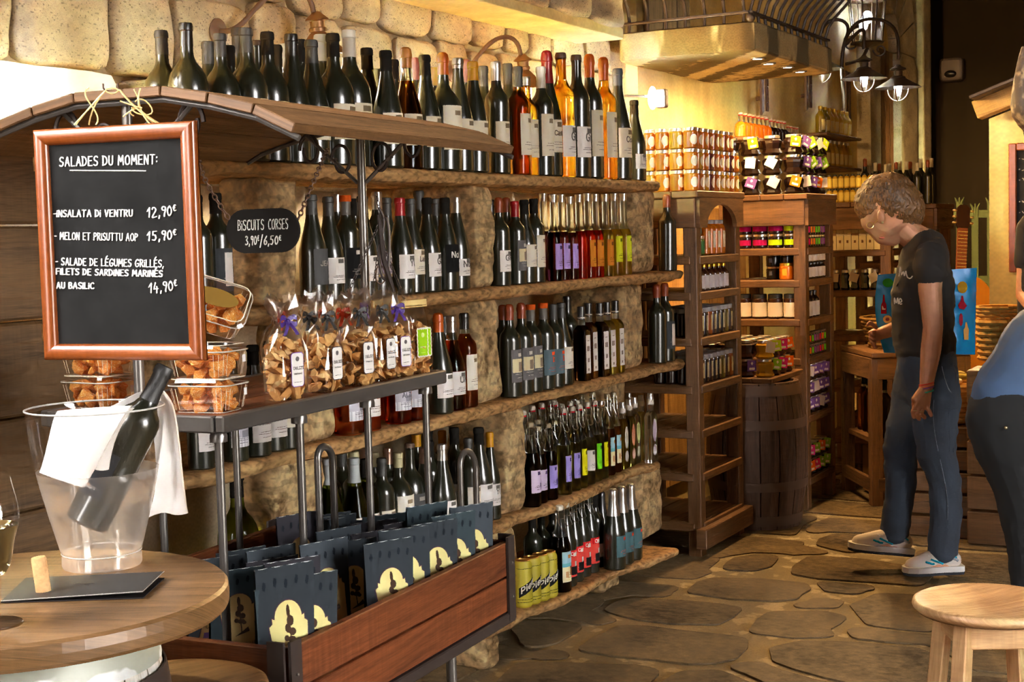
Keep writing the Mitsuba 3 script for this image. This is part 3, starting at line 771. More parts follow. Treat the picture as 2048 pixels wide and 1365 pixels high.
# ---- swing-top, flask and square bottles
CER = gloss('#e9e4d6', .25); GASK = flat('#b5202a'); WIRE = metal('#b8b8b4', .1); TAN = gloss('#d8cfb4', .3)
def swing(stopper, gasket):
    def ex(t, tw, typ):
        h = PROF[typ][-1][1]; r = .0125 if typ == 'sl' else .0145
        put(t, 'stopper', base('stop_' + typ, lambda: lathe([(0, h + .004), (r * .75, h + .004), (r * .95, h + .008), (r * .95, h + .019), (r * .7, h + .022), (0, h + .022)], 16)), stopper, tw)
        if gasket: put(t, 'gasket', base('gask_' + typ, lambda: lathe([(0, h), (r * .92, h), (r * .92, h + .0045), (0, h + .0045)], 14)), gasket, tw)
        def bail():
            w = .0012; z0 = h - .035; k = r + .004
            ms = [sweep([(0, k * s, z0 + .012), (.008, k * s, z0 - .006), (.006, k * s, h + .012), (0, 0.6 * r * s, h + .014)], w, 5) for s in (1, -1)]
            ms.append(sweep([(.008, k, z0 - .006), (.016, k * .9, z0 - .022), (.018, 0, z0 - .027), (.016, -k * .9, z0 - .022), (.008, -k, z0 - .006)], w, 5))
            a = np.linspace(0, 2 * np.pi, 17); ms.append(sweep(np.stack([(r + .0015) * np.cos(a), (r + .0015) * np.sin(a), a * 0 + z0 + .012], 1), w, 4, False))
            return joined(ms)
        put(t, 'wire_bail', base('bail_' + typ, bail), WIRE, tw)
    return ex
def corked(t, tw, typ):
    put(t, 'stopper', base('ck_' + typ, lambda: lathe([(0, .29), (.0105, .29), (.0105, .301), (0, .301)], 14)), gloss('#b08050', .5), tw)
    put(t, 'stopper_top', base('ckt_' + typ, lambda: lathe([(0, .301), (.015, .301), (.0155, .304), (.0155, .315), (.014, .317), (0, .317)], 16)), metal('#c4c4c2', .1), tw)
def rounded(w, d, r=.006):
    return Polygon([(-w / 2, -d / 2), (w / 2, -d / 2), (w / 2, d / 2), (-w / 2, d / 2)]).buffer(-r).buffer(r, quad_segs=3)
def loft(sections):
    """sections: (z, w, d, corner radius) of rounded rectangles."""
    V, F, m = [], [], 0
    for z, w, d, r in sections:
        c = []
        for sx, sy, a0 in ((1, 1, 0), (-1, 1, 90), (-1, -1, 180), (1, -1, 270)):
            for a in np.radians(a0 + np.array([0, 30, 60, 90])): c.append((sx * (w / 2 - r) + r * math.cos(a), sy * (d / 2 - r) + r * math.sin(a), z))
        m = len(c); V += c
    n = len(sections)
    for i in range(n - 1):
        for j in range(m):
            k = (j + 1) % m; F += [[i * m + j, i * m + k, (i + 1) * m + k], [i * m + j, (i + 1) * m + k, (i + 1) * m + j]]
    for o, s in ((0, -1), ((n - 1) * m, 1)):
        F += [[o, o + a, o + a + 1][::s] for a in range(1, m - 1)]
    return np.array(V), np.array(F)
def flat_label(y0, y1, z0, z1, x):
    return np.array([[x, y0, z0], [x, y1, z0], [x, y1, z1], [x, y0, z1.__float__()]]), np.array([[0, 1, 2], [0, 2, 3]])
def tall_sq(p, h, tint, label, group, yaw=0, kind='sq'):
    t = thing('liqueur_bottle', label, 'bottle', group)
    s = h / .3
    tw = T().translate([float(x) for x in p]).rotate([0, 0, 1], math.degrees(yaw)).scale([s, s, s])
    w, d = (.056, .056) if kind == 'sq' else (.036, .072)
    put(t, 'body', base('sqb_' + kind, lambda: loft([(0, w - .004, d - .004, .006), (.003, w, d, .008), (.20, w, d, .008), (.212, w * .85, d * .85, .012), (.225, .032, .032, .0155)])), clear(TINT[tint]), tw)
    put(t, 'neck', base('sqn_' + kind, lambda: loft([(.2253, .031, .031, .015), (.24, .029, .029, .0142), (.262, .029, .029, .0142)])), clear('#e4e8e0'), tw)
    if kind == 'sq':
        put(t, 'screw_cap', base('sqc', lambda: lathe([(.0152, .248), (.0158, .249), (.0158, .298), (.0150, .3), (0, .3)], 18)), gloss('#0f0f10', .12), tw)
        put(t, 'cap_band', base('sqcb', lambda: lathe([(.0161, .252), (.0161, .258)], 18)), flat('#d8d6d0'), tw)
        put(t, 'label', base('sql', lambda: flat_label(-.021, .021, .03, .185, w / 2 + .0006), False), flat('#e8e4de'), tw)
        put(t, 'print', base('sqp', lambda: joined([flat_label(-.012, .012, .12, .14, w / 2 + .001), flat_label(-.008, .01, .075, .092, w / 2 + .001), flat_label(-.006, .006, .04, .05, w / 2 + .001), flat_label(-.009, .009, .16, .163, w / 2 + .001)]), False), flat('#8e7f74'), tw)
    else:
        put(t, 'cap', base('fkc', lambda: lathe([(.0150, .25), (.0158, .251), (.0158, .282), (.0135, .286), (.0135, .296), (.012, .3), (0, .3)], 18)), metal('#b9b9b5', .15), tw)
        put(t, 'cap_band', base('fkb', lambda: lathe([(.0162, .252), (.0162, .274)], 18)), flat('#d9d5c8'), tw)
        def oval(z, a, b):
            g = np.linspace(0, 2 * np.pi, 18)[:-1]; v = np.vstack([[[w / 2 + .0008, 0, z]], np.stack([g * 0 + w / 2 + .0008, np.cos(g) * a, z + np.sin(g) * b], 1)])
            return v, np.array([[0, i, i % 17 + 1] for i in range(1, 18)])
        put(t, 'label', base('fkl', lambda: oval(.14, .024, .05), False), flat({'pale': '#c3cf7c', 'lemon': '#9cc05e', 'clear': '#b4a8cf', 'olive': '#d98a6a'}.get(tint, '#c9c9b0')), tw)
        put(t, 'label', base('fkl2', lambda: oval(.055, .022, .025), False), flat({'pale': '#d5d9a8', 'lemon': '#c2d49a', 'clear': '#c4bcd6', 'olive': '#dda898'}.get(tint, '#d4d4c4')), tw)
    return t
def at_shelf(k, px, py, front, r, wmin=.75):
    x = -2.36 + front
    for _ in range(3): p = at_x(px, py, x); x = shelf_x(k, p[1]) + front
    return spot(k, px, py, x, lambda h: r)
n = 0
for px, py, tint in ((1162, 614, 'dbrown'), (1176, 607, 'brown'), (1199, 607, 'dbrown'), (1213, 605, 'olive'), (1230, 602, 'yellow')):
    n += 1; p, w = at_shelf(2, px, py, -.045, .033)
    tall_sq((p[0], p[1], SZ[2] + .0005), min(.31, p[2] - SZ[2]), tint, 'square liqueur bottle, black screw cap, tall white label, %s of five in third shelf' % nth(n), 'square liqueur bottles', R.uniform(-.1, .1))
n = 0
for px, py, rw, typ, tint, st, lab in ((1060, 845, 0, 'sw', 'dbrown', 'c', 'V'), (1075, 853, 0, 'sw', 'dbrown', 'c', 'V'), (1075, 840, 1, 'sw', 'dbrown', 'c', ''), (1096, 847, 0, 'sw', 'dbrown', 'c', 'I'), (1109, 842, 1, 'sw', 'brown', 'c', 'I'),
                                       (1126, 817, 0, 'sl', 'lemon', 'g', 'I'), (1144, 813, 0, 'sl', 'lemon', 'g', 'I'), (1158, 809, 0, 'sl', 'lemon', 'g', 'L'), (1174, 805, 0, 'sl', 'pale', 'g', 'W'), (1188, 801, 0, 'sl', 'lemon', 'g', 'E'), (1201, 793, 0, 'sl', 'lemon', 'k', 'L'),
                                       (1214, 789, 0, 'sl', 'brown', 'c', 'J'), (1227, 785, 0, 'sl', 'brown', 'c', 'J'),
                                       (1046, 815, 1, 'sl', 'clear', 'g', ''), (1064, 811, 1, 'sl', 'clear', 'g', ''), (1083, 806, 1, 'sl', 'clear', 'g', ''), (1101, 802, 2, 'sl', 'lemon', 'g', ''), (1108, 798, 1, 'sl', 'clear', 'g', ''),
                                       (1123, 808, 1, 'sl', 'lemon', 'g', ''), (1140, 803, 1, 'sl', 'lemon', 'g', ''), (1154, 801, 1, 'sl', 'pale', 'g', ''), (1148, 790, 2, 'sl', 'clear', 'k', ''), (1163, 789, 2, 'sl', 'clear', 'c', ''), (1185, 785, 1, 'sl', 'clear', 'c', '')):
    n += 1
    r = LABEL_R[typ] * .95
    p, w = at_shelf(3, px, py, -.045 - rw * .075, r)
    top = .022 if st != 'k' else .04
    h0 = PROF[typ][-1][1]; h = min(max((p[2] - SZ[3]) / (h0 + top) * h0, .24), .31)
    ex = swing(CER if st == 'g' else TAN, GASK if st == 'g' else None) if st != 'k' else (lambda t, tw, ty: corked(t, tw @ T().translate([0, 0, -.019]), ty))
    desc = '%s swing-top bottle%s, %s, %s from left, fourth shelf' % (DESC.get(tint, tint).split(' liq')[0], {'g': ', red gasket', 'c': ', tan stopper', 'k': ', cork'}[st], ('with ' + LAB[lab][6]) if lab else ('second row' if rw == 1 else 'rear row'), nth(n if rw == 0 else n))
    if st == 'k': desc = desc.replace('swing-top', 'corked').replace(', cork,', ', silver-topped cork,')
    bottle((p[0], p[1], SZ[3] + .0005), h, typ, tint, '', lab, 'liqueur_bottle', desc, 'bottle', 'liqueur bottles on the fourth shelf', R.uniform(-.15, .15), w * .93, ex)
n = 0
for px, py, tint in ((1244, 805, 'yellow'), (1258, 799, 'olive'), (1268, 795, 'pale'), (1281, 791, 'lemon'), (1300, 787, 'clear'), (1257, 787, 'olive')):
    n += 1; p, w = at_shelf(3, px, py, -.045 if n < 6 else -.13, .033)
    tall_sq((p[0], p[1], SZ[3] + .0005), min(.32, p[2] - SZ[3]), tint, 'flat clear liqueur flask, silver stopper, oval label, %s from left at end of fourth shelf' % nth(n), 'liqueur flasks', R.uniform(-.1, .1), 'fk')

# lowest shelf: cans, aperitif bottles, sparkling wine
LAB['Z'] = LAB['Z'][:4] + ([('CAP C', .013, -.022, .111, 1)],) + ('#f2ece4', LAB['Z'][6])
def can(p, label, yaw):
    t = thing('beer_can', label, 'can', 'yellow beer cans')
    tw = T().translate([float(x) for x in p]).rotate([0, 0, 1], yaw)
    r = .0325; h = .165
    put(t, 'body', base('can', lambda: lathe([(0, .004), (.022, .004), (.025, 0), (r - .003, .003), (r, .01), (r, h - .016), (r - .006, h - .004), (r - .006, h - .002)], 24)), gloss('#c9bd3a', .22), tw)
    put(t, 'lid', base('can_lid', lambda: lathe([(r - .007, h - .004), (r - .005, h), (r - .007, h + .001), (r - .009, h - .004), (0, h - .004)], 24)), metal('#b98d4e', .12), tw)
    def band():
        a = np.linspace(-1.2, 1.2, 14); z = .075 + a * .018
        v = np.vstack([np.stack([(r + .0005) * np.cos(a), (r + .0005) * np.sin(a), z + s], 1) for s in (-.017, .017)]); m = 14
        return v, np.array([q for i in range(m - 1) for q in ([i, i + 1, m + i + 1], [i, m + i + 1, m + i])])
    put(t, 'printed_band', base('can_band', band, False), flat('#141414'), tw)
    def word():
        v, f = print_text('Pietra', .022, True); v = v.copy(); v[:, 0] -= .034; v[:, 1] += v[:, 0] * .55; return bent((v, f), r + .0009, 0, .068)
    put(t, 'lettering', base('can_word', word, False), flat('#efece2'), tw)
    put(t, 'print', base('can_rings', lambda: joined([patch(r + .0006, z, z + .0015, -1.4, 1.4, 16) for z in (.138, .03, .02)]), False), flat('#3a3614'), tw)
def on_low(px, py_b, back=0.0):
    p = at_z(px, py_b, SZ[4]); return p + np.array([-.03 - back, 0, 0])
n = 0
for px, pyb in ((1042, 1213), (1055, 1206), (1069, 1199), (1087, 1193)):
    n += 1; p = on_low(px - 1, pyb); p[0] = shelf_x(4, p[1]) - .045; PLACED.append((4, p[0], p[1], .0335))
    can((p[0], p[1], SZ[4] + .0005), 'yellow and black beer can, %s from left in row of four on lowest shelf' % nth(n), -25 + n * 4)
n = 0
def skew(k, px, py, front, r):
    p, w = at_shelf(k, px, py, front, r); return p, w
for px, py, typ, glass, cap, lab, words in ((1119, 1022, 'sw', 'dbrown', '', 'J', 'brown swing-top bottle with beach picture label beside the yellow cans'), (1131, 1018, 'sw', 'dark', '', 'Z', 'dark swing-top aperitif bottle, red engraved label, first of four on lowest shelf'),
                                     (1145, 1011, 'sw', 'dark', '', 'Z', 'dark swing-top aperitif bottle, red engraved label, second of four on lowest shelf'), (1160, 1003, 'sw', 'dark', '', 'Z', 'dark swing-top aperitif bottle, red engraved label, third of four on lowest shelf'),
                                     (1177, 995, 'sw', 'dark', '', 'Z', 'dark swing-top aperitif bottle, red engraved label, fourth of four on lowest shelf'), (1189, 990, 'bd', 'dark', 'k', 'S:TE', 'dark bottle with small white label right of the red-labelled bottles'),
                                     (1202, 984, 'ch', 'dark', 'F', 'B', 'dark bottle with black label left of the silver-foiled sparkling bottles'), (1226, 979, 'ch', 'dark', 'f', 'Q', 'sparkling wine bottle with silver foil, teal label, left one of three'),
                                     (1243, 974, 'ch', 'dark', 'f', 'Q', 'sparkling wine bottle with silver foil, teal label, middle one of three'), (1261, 969, 'ch', 'dark', 'f', 'Q', 'sparkling wine bottle with silver foil, teal label, right one of three'),
                                     (1064, 1030, 'bd', 'dark', 'k', '', 'dark bottle standing behind the yellow cans, left one'), (1082, 1026, 'bd', 'dark', 'k', '', 'dark bottle standing behind the yellow cans, right one'),
                                     (1104, 1020, 'bd', 'dark', 'k', '', 'dark bottle standing behind the brown swing-top bottle')):
    n += 1
    back = n > 10
    typ2 = typ
    r = LABEL_R[typ]
    p, w = at_shelf(4, px, py, -.05 if not back else -.15, r)
    h = min(max(p[2] - SZ[4], .27), .325)
    if typ == 'sw': h = min(h, .29)
    bottle((p[0], p[1], SZ[4] + .0005), h, typ, glass, cap, lab, 'sparkling_wine_bottle' if typ == 'ch' else 'aperitif_bottle', words, 'bottle', None, R.uniform(-.1, .1), w, swing(CER, None) if typ == 'sw' else None)

# ------------------------------------------------------------------ lamps on the wine wall
def glow_bulb(parent, p, r, power, stretch=1.25, name='bulb'):
    m = ball((0, 0, 0), (r, r, r * stretch), 2)
    k = key(parent + '__' + name)
    area = 4 * math.pi * r * r * 1.1
    scene[k] = {**mikit.ply(moved(m, p), flat('#fff3d8'), True), 'emitter': emitter(power / area / math.pi / 10)}
BRASS = mat('aged_brass', two({'type': 'principled', 'base_color': rgb('#6b4a2c'), 'metallic': .6, 'roughness': .45}))
def gooseneck(i, y, zb, words):
    t = thing('gooseneck_lamp', words, 'lamp', 'gooseneck lamps on the stone wall')
    y0 = y - .30
    path = spline([(WX + .03, y0, zb + .06), (WX + .08, y0 + .02, zb + .07), (WX + .12, y0 + .08, zb + .14), (WX + .16, y0 + .17, zb + .195), (WX + .175, y - .06, zb + .185), (WX + .18, y - .03, zb + .135)], 26)
    put(t, 'arm', sweep(path, .0085, 8), RUST, smooth=True)
    put(t, 'wall_plate', moved(lathe([(0, 0), (.04, 0), (.04, .008), (.02, .014), (0, .014)], 18), (WX + .02, y0, zb + .06), M=[[0, 0, 1], [0, 1, 0], [-1, 0, 0]]), RUST, smooth=40)
    ti = .12 if i else 0.0; Mx = np.array([[1, 0, 0], [0, math.cos(ti), -math.sin(ti)], [0, math.sin(ti), math.cos(ti)]])
    c = (WX + .18, y, zb)
    Mx = Mx * .66
    put(t, 'gallery', moved(lathe([(0, .215), (.02, .21), (.028, .2), (.052, .18), (.056, .172), (.036, .168), (.034, .14), (.042, .136), (.042, .12), (.03, .115)], 20), c, M=Mx), BRASS, smooth=35)
    put(t, 'shade', moved(lathe([(.03, .12), (.045, .105), (.085, .06), (.125, .022), (.135, .016), (.133, .013), (.122, .018), (.082, .055), (.042, .1), (.028, .115)], 28), c, M=Mx), BRASS, smooth=35)
    glow_bulb(t, np.array(c) + np.array([0, 0, .012 if i == 0 else -.008]), .027, BULB['gooseneck'], 1.5)
gooseneck(0, 2.33, 2.0, 'aged brass gooseneck lamp left of all bottles, by the whitewashed lintel')
gooseneck(1, 3.74, 2.0, 'aged brass gooseneck lamp glowing behind white-capped bottles, left one in view')
gooseneck(2, 5.10, 2.0, 'aged brass gooseneck lamp glowing behind the amber bottles and red wax cap')
# flood lamp on its arm at the end of the shelving
t = thing('wall_flood_lamp', 'small bright oval flood lamp on a thin arm above the honey jars', 'lamp')
c = at_x(1305, 196, -2.56)
put(t, 'arm', sweep([(WX + .08, c[1] - .1, c[2] + .02), c + np.array([-.04, 0, .01])], .006, 6), STEEL)
put(t, 'housing', moved(rock((.05, .04, .085), 3, 0, 3, 8.0), c + np.array([.02, .062, 0])), IRON, smooth=True); put(t, 'yoke', sweep([c + np.array([-.04, 0, .01]), c + np.array([.0, .045, .01])], .006, 6), STEEL)
k = key(t + '__lens')
scene[k] = {**mikit.ply(moved(ball((0, 0, 0), (.022, .018, .052), 3), c + np.array([.0, -.0, 0])), flat('#fff3d8'), True), 'emitter': emitter(BULB['flood'] * 3)}
# ------------------------------------------------------------------ the biscuit cart
ZB, ZT = .73, 1.11
cNR, cFR, cFL = at_z(570, 1295, ZB), at_z(1013, 1080, ZB), at_z(530, 1058, ZB)
ca = (cFR - cNR); CL = np.linalg.norm(ca); ca /= CL
cb = np.array([-ca[1], ca[0], 0.0])                     # towards the wall
CW = float((cFL - cFR) @ cb)
def cart(l, w, z): return cNR + ca * l + cb * w + np.array([0, 0, z - ZB])
CM = np.stack([-cb, ca, [0, 0, 1.0]], 1)               # local x = towards the aisle, y = along
crt = thing('market_cart', 'rustic market cart with steel posts, boarded biscuit box, tray and low arched plank roof', 'cart')
zbot = .565
hb = (ZB - zbot) / 2
for w, nm in ((0.0, 0), (CW, 1)):
    for j in (0, 1):
        put(crt, 'side_board', beam(cart(.006, w, zbot + hb * (j + .5)), cart(CL - .006, w, zbot + hb * (j + .5)), .018, hb - .005, bev=.002), W_CART)
for l in (0.0, CL):
    for j in (0, 1):
        put(crt, 'end_board', beam(cart(l, .01, zbot + hb * (j + .5)), cart(l, CW - .01, zbot + hb * (j + .5)), .018, hb - .005, bev=.002), W_CART)
put(crt, 'box_floor', wood(cart(CL / 2, CW / 2, zbot + .006), (CW - .02, CL - .02, .012), 1, M=CM), W_CART)
for l, sl in ((-.004, -1), (CL + .004, 1)):
    for w, sw in ((-.004, -1), (CW + .004, 1)):
        put(crt, 'corner_iron', joined([moved(trimesh.creation.box((.006, .034, ZB - zbot + .03)), cart(l - sl * .014, w + sw * .0095, (ZB + zbot) / 2 - .004), M=CM), moved(trimesh.creation.box((.034, .006, ZB - zbot + .03)), cart(l + sl * .0095, w - sw * .014, (ZB + zbot) / 2 - .004), M=CM)]), IRON)
        for zz in (.60, .68): put(crt, 'rivet', ball(cart(l - sl * .014, w + sw * .0135, zz), .0032, 1), STEEL, smooth=True)
for w in (-.002, CW + .002): put(crt, 'bottom_rail', beam(cart(-.01, w, zbot - .013), cart(CL + .01, w, zbot - .013), .026, .026), IRON)
for l in (0, CL): put(crt, 'bottom_rail', beam(cart(l, .02, zbot - .013), cart(l, CW - .02, zbot - .013), .026, .026), IRON)
for l in (.22, CL - .22):
    for w in (.04, CW - .04): put(crt, 'leg', sweep([cart(l, w, zbot - .02), cart(l, w, .0)], .012, 10), STEEL, smooth=True)
# tray on four pairs of steel tubes
tNR, tFR = at_z(440, 848, 1.095), at_z(885, 752, 1.095)
ta = tFR - tNR; TLN = np.linalg.norm(ta); ta /= TLN; tb = np.array([-ta[1], ta[0], 0.0])
TW = next(w for w in np.arange(.1, .9, .004) if proj(tNR + tb * w)[0] < 92)
TMx = np.stack([-tb, ta, [0, 0, 1.0]], 1)
def tray(l, w, z): return tNR + ta * l + tb * w + np.array([0, 0, z - 1.095])
for w in (0, TW): put(crt, 'tray_rail', beam(tray(-.004, w, 1.093), tray(TLN + .004, w, 1.093), .02, .032), STEEL)
for l in (0, TLN): put(crt, 'tray_rail', beam(tray(l, .011, 1.093), tray(l, TW - .011, 1.093), .02, .032), STEEL)
for j in range(3):
    put(crt, 'tray_board', wood(tray(TLN / 2, TW * (j + .5) / 3, 1.101), (TW / 3 - .006, TLN - .024, .012), 1, M=TMx), W_CART)
for j in range(4):
    for w in (.03, TW - .03):
        p = tray(.035 + (TLN - .07) * j / 3, w, 1.075); q = p.copy(); q[2] = zbot + .012
        put(crt, 'post', sweep([p, q], .0085, 10), STEEL, smooth=True)
        put(crt, 'collar', moved(lathe([(0, 0), (.017, 0), (.017, .012), (.013, .022), (0, .022)], 12), p - np.array([0, 0, .02])), STEEL, smooth=35)
for px0, px1, pyt in ((638, 668, 893), (922, 953, 902)):
    w = .15; pl = tray(0, w, 1.0)
    A, B, C = [at_plane(px, py, pl, tb) for px, py in ((px0, 1000), ((px0 + px1) / 2, pyt), (px1, 1000))]
    A2, C2 = A.copy(), C.copy(); A2[2] = C2[2] = zbot + .012
    g = np.linspace(0, np.pi, 13); m = (A + C) / 2; r = np.linalg.norm(C - A) / 2; top = B[2] - r
    arc = [m + (A - m) * math.cos(t) + np.array([0, 0, top - m[2] + r * math.sin(t)]) for t in g]
    put(crt, 'hoop', sweep([A2] + arc + [C2], .0085, 10), STEEL, smooth=True)
# roof: planks on a flat arch
npl = tray(-.03, 0, 0)
prof = [at_plane(px, py, npl, ta) for px, py in ((142, 186), (320, 171), (415, 185), (508, 207), (592, 247))]
cx = float((at_plane(231, 180, npl, ta) - npl) @ tb)
half = []
for p in prof[1:]: half.append((abs(float((p - npl) @ tb) - cx), p[2]))
half[0] = (half[0][0], max(prof[0][2], prof[1][2]))
full = [(-a, z) for a, z in half[::-1]] + half               # offset from centre (towards the aisle positive), height
far = None
for l in np.arange(.6, 2.0, .005):
    q = npl + ta * l + tb * (cx - half[-1][0]); q[2] = half[-1][1]
    if proj(q)[0] >= 1030: far = l; break
RL = far
def roof(l, o, z): q = npl + ta * l + tb * (cx - o); q[2] = z; return q
TH = .019
for (o0, z0), (o1, z1) in zip(full, full[1:]):
    d = np.array([o1 - o0, z1 - z0]); ln = np.hypot(*d); d /= ln; nrm = np.array([-d[1], d[0]])
    if nrm[1] < 0: nrm = -nrm
    up = -tb * nrm[0] + np.array([0, 0, nrm[1]])
    om, zm = (o0 + o1) / 2 - nrm[0] * TH / 2, (z0 + z1) / 2 - nrm[1] * TH / 2
    put(crt, 'roof_plank', beam(roof(0, om, zm), roof(RL, om, zm), ln - .004, TH, up, .002), W_ROOF)
for l in (.012, RL - .012):
    put(crt, 'roof_arch', sweep([roof(l, o * .995, z - TH - .006) for o, z in full], .006, 6), STEEL)
zc = half[0][1] - TH - .005
for l in (.03, RL - .04):
    put(crt, 'roof_post', sweep([roof(l, 0, zc), roof(l, 0, ZT)], .0105, 12), STEEL, smooth=True)
    for s in (-1, 1):
        o1, z1 = half[1]
        put(crt, 'brace', sweep([roof(l, s * (half[0][0] + .05), zc - .01), roof(l, s * .012, zc - .13)], .005, 6), STEEL)
        g = np.linspace(0, 2.1 * np.pi, 26); rr_ = .030 - .0065 * g / np.pi
        sc = [roof(l, s * (.055 + r * math.cos(t)), zc - .075 + r * 1.4 * math.sin(t)) for t, r in zip(g, rr_)]
        put(crt, 'scroll', sweep(sc, .0042, 6), IRON)
        sc = [roof(l, s * (.145 + r * math.cos(t)), zc - .045 + r * 1.4 * math.sin(t)) for t, r in zip(g, rr_)]
        put(crt, 'scroll', sweep(sc, .0045, 6), IRON)
nl = [at_plane(px, 181, npl - ta * .001, ta) for px in (211, 240)]
for p in nl: put(crt, 'nail', sweep([p - ta * .006 + np.array([0, 0, .012]), p - ta * .006 - np.array([0, 0, -.004]), p + ta * .004 - np.array([0, 0, .004])], .0017, 6), RUST)

# chains
def chain(pts, link=.017, wire=.0016, wid=.0045):
    P = spline(pts, 60) if len(pts) > 2 else np.linspace(pts[0], pts[1], 60)
    s = np.r_[0, np.cumsum(np.linalg.norm(np.diff(P, axis=0), axis=1))]
    n = max(int(s[-1] / (link * .74)), 2); out = []
    for i in range(n):
        u = (i + .5) / n * s[-1]; c = np.array([np.interp(u, s, P[:, k]) for k in range(3)])
        t = np.array([np.interp(min(u + .004, s[-1]), s, P[:, k]) - np.interp(max(u - .004, 0), s, P[:, k]) for k in range(3)]); t /= np.linalg.norm(t)
        a = np.cross(t, [.3, .8, .1]); a /= np.linalg.norm(a); b = np.cross(t, a)
        side = a if i % 2 else b
        g = np.linspace(0, 2 * np.pi, 11)
        out.append(sweep([c + t * (link / 2 - .001) * math.cos(q) + side * wid * math.sin(q) for q in g], wire, 4, False))
    return joined(out)
# oval slate on two chains
sg = thing('oval_slate_sign', 'small oval black slate sign on chains reading Biscuits Corses 3,90 / 6,50', 'sign')
sd = 2.95
S0 = at_d(526, 462, sd)
sx = at_d(598, 459, sd - .03) - at_d(453, 464, sd + .03); sw = np.linalg.norm(sx) / 2; sx /= np.linalg.norm(sx); sx[2] = 0; sx /= np.linalg.norm(sx)
sy = np.array([0, 0, 1.0]); sn = np.cross(sx, sy); SM = np.stack([sx, sy, sn], 1)
sh = 44 * sd / FOC
ov = LineString([(-sw + sh, 0), (sw - sh, 0)]).buffer(sh, quad_segs=10)
put(sg, 'board', moved(extr(ov, -.004, .003), S0, M=SM), flat('#1b1a19'))
CHALK = flat('#dfe6e6')
for text, ps, pe, h in (('BiSCUITS', (478, 461), (532, 459), 20), ('CORSES', (539, 459), (580, 460), 20), ('3,90^€', (493, 490), (522, 488), 17), ('/6,50^€', (522, 490), (566, 487), 17)):
    A, B = at_plane(*ps, S0, sn), at_plane(*pe, S0, sn)
    L_ = np.linalg.norm(B - A); hh = h * sd / FOC
    m, adv = lettering(text, hh, .0019, slant=.05)
    v = np.array(m.vertices); v[:, 0] *= L_ / adv
    put(sg, 'lettering', moved((v, m.faces), A + sn * .0032, M=SM), CHALK, stuff=True)
put(sg, 'chain', chain([at_d(398, 322, 2.8), at_d(420, 378, 2.9), at_d(458, 438, sd)]), RUST, stuff=True)
put(sg, 'chain', chain([at_d(655, 298, sd + .25), at_d(632, 352, sd + .1), at_d(596, 440, sd)]), RUST, stuff=True)
# tangle of scale chains hanging from the far post
hk = thing('hanging_scale_chains', 'tangle of rusty chains and hooks hanging from the far cart post', 'chains')
fd = float((roof(RL - .04, 0, 1.4) - EYE) @ fw) - .02
for pts in (((752, 385), (760, 430), (764, 480)), ((762, 445), (778, 520), (800, 575), (808, 598)), ((757, 450), (735, 500), (708, 560), (690, 608)), ((765, 470), (752, 540), (745, 600))):
    put(hk, 'chain', chain([at_d(a, b, fd) for a, b in pts], .014, .0013, .0036), IRON, stuff=True)
put(hk, 'hook', sweep(spline([at_d(a, b, fd) for a, b in ((757, 415), (768, 450), (758, 500), (770, 560), (778, 520), (765, 440))], 30), 0.0035, 7), IRON)
put(hk, 'balance_bar', sweep([at_d(757, 430, fd), at_d(768, 520, fd - .005), at_d(795, 605, fd - .01)], [.004, .007, .003], 7), IRON)
g = np.linspace(0, 2 * np.pi, 20); rc = at_d(761, 550, fd)
put(hk, 'ring', sweep([rc + RT * .012 * math.cos(t) + UP * .022 * math.sin(t) for t in g], .002, 5, False), RUST)

# ------------------------------------------------------------------ framed chalkboard menu on raffia
cbk = thing('chalkboard_menu', 'wood-framed chalkboard menu headed SALADES DU MOMENT hanging from the cart roof', 'chalkboard')
dL, dR = 2.425, 2.325
TLp, TRp = at_d(70, 250, dL), at_d(393, 252, dR)
bx = TRp - TLp; bx[2] = 0; BWD = np.linalg.norm(bx); bx /= BWD
bn = np.cross(bx, [0, 0, 1.0]); BMx = np.stack([bx, [0, 0, 1.0], bn], 1)
O = TLp.copy(); O[2] = (TLp[2] + TRp[2]) / 2
BH = O[2] - (at_plane(403, 732, O, bn)[2] + at_plane(88, 710, O, bn)[2]) / 2
fwid = .0275
def rail(L, cut0, cut1):
    """half-round moulding along +x from 0 to L, outer edge at y=0, inward -y, mitred ends."""
    t = np.linspace(0, np.pi, 9); pr = [(-.0, -.004)] + [(-(1 - math.cos(a)) / 2 * fwid, .001 + .013 * math.sin(a) ** .7) for a in t] + [(-fwid, -.004)]
    V, UV = [], []
    for e, (c, sgn) in enumerate(((0, 1), (L, -1))):
        for y, z in pr: V.append((c + sgn * -y, y, z))
    m = len(pr); F = [q for i in range(m - 1) for q in ([i, m + i, m + i + 1], [i, m + i + 1, i + 1])]
    F += [[i, i + 1, m - 1] for i in range(1, m - 2)] + [[m + i, 2 * m - 1, m + i + 1] for i in range(1, m - 2)] + [[0, m - 1, 2 * m - 1], [0, 2 * m - 1, m]]
    V = np.array(V); return V, np.array(F), np.stack([V[:, 0], V[:, 1] * 1.3 + R.uniform(0, 9)], 1)
def place_rail(L, org, ux, uy):
    V, F, uv = rail(L, 0, 0)
    M = np.stack([ux, uy, bn], 1)
    put(cbk, 'frame_rail', (V @ M.T + org, F), W_FRAME, smooth=True, uv=uv)
Z1 = np.array([0, 0, 1.0])
place_rail(BWD, O, bx, Z1); place_rail(BH, O + bx * BWD, -Z1, bx); place_rail(BWD, O + bx * BWD - Z1 * BH, -bx, -Z1); place_rail(BH, O - Z1 * BH, Z1, -bx)
def slatefn(p, n, uv):
    a = fbm(p.x * 12, p.y * 12, p.z * 12, 4); b = fbm(p.x * 60, p.y * 60, p.z * 25, 3)
    return mix(lin('#111111'), lin('#232323'), dr.clip(a * .9 + (b - .5) * .4, 0, 1))
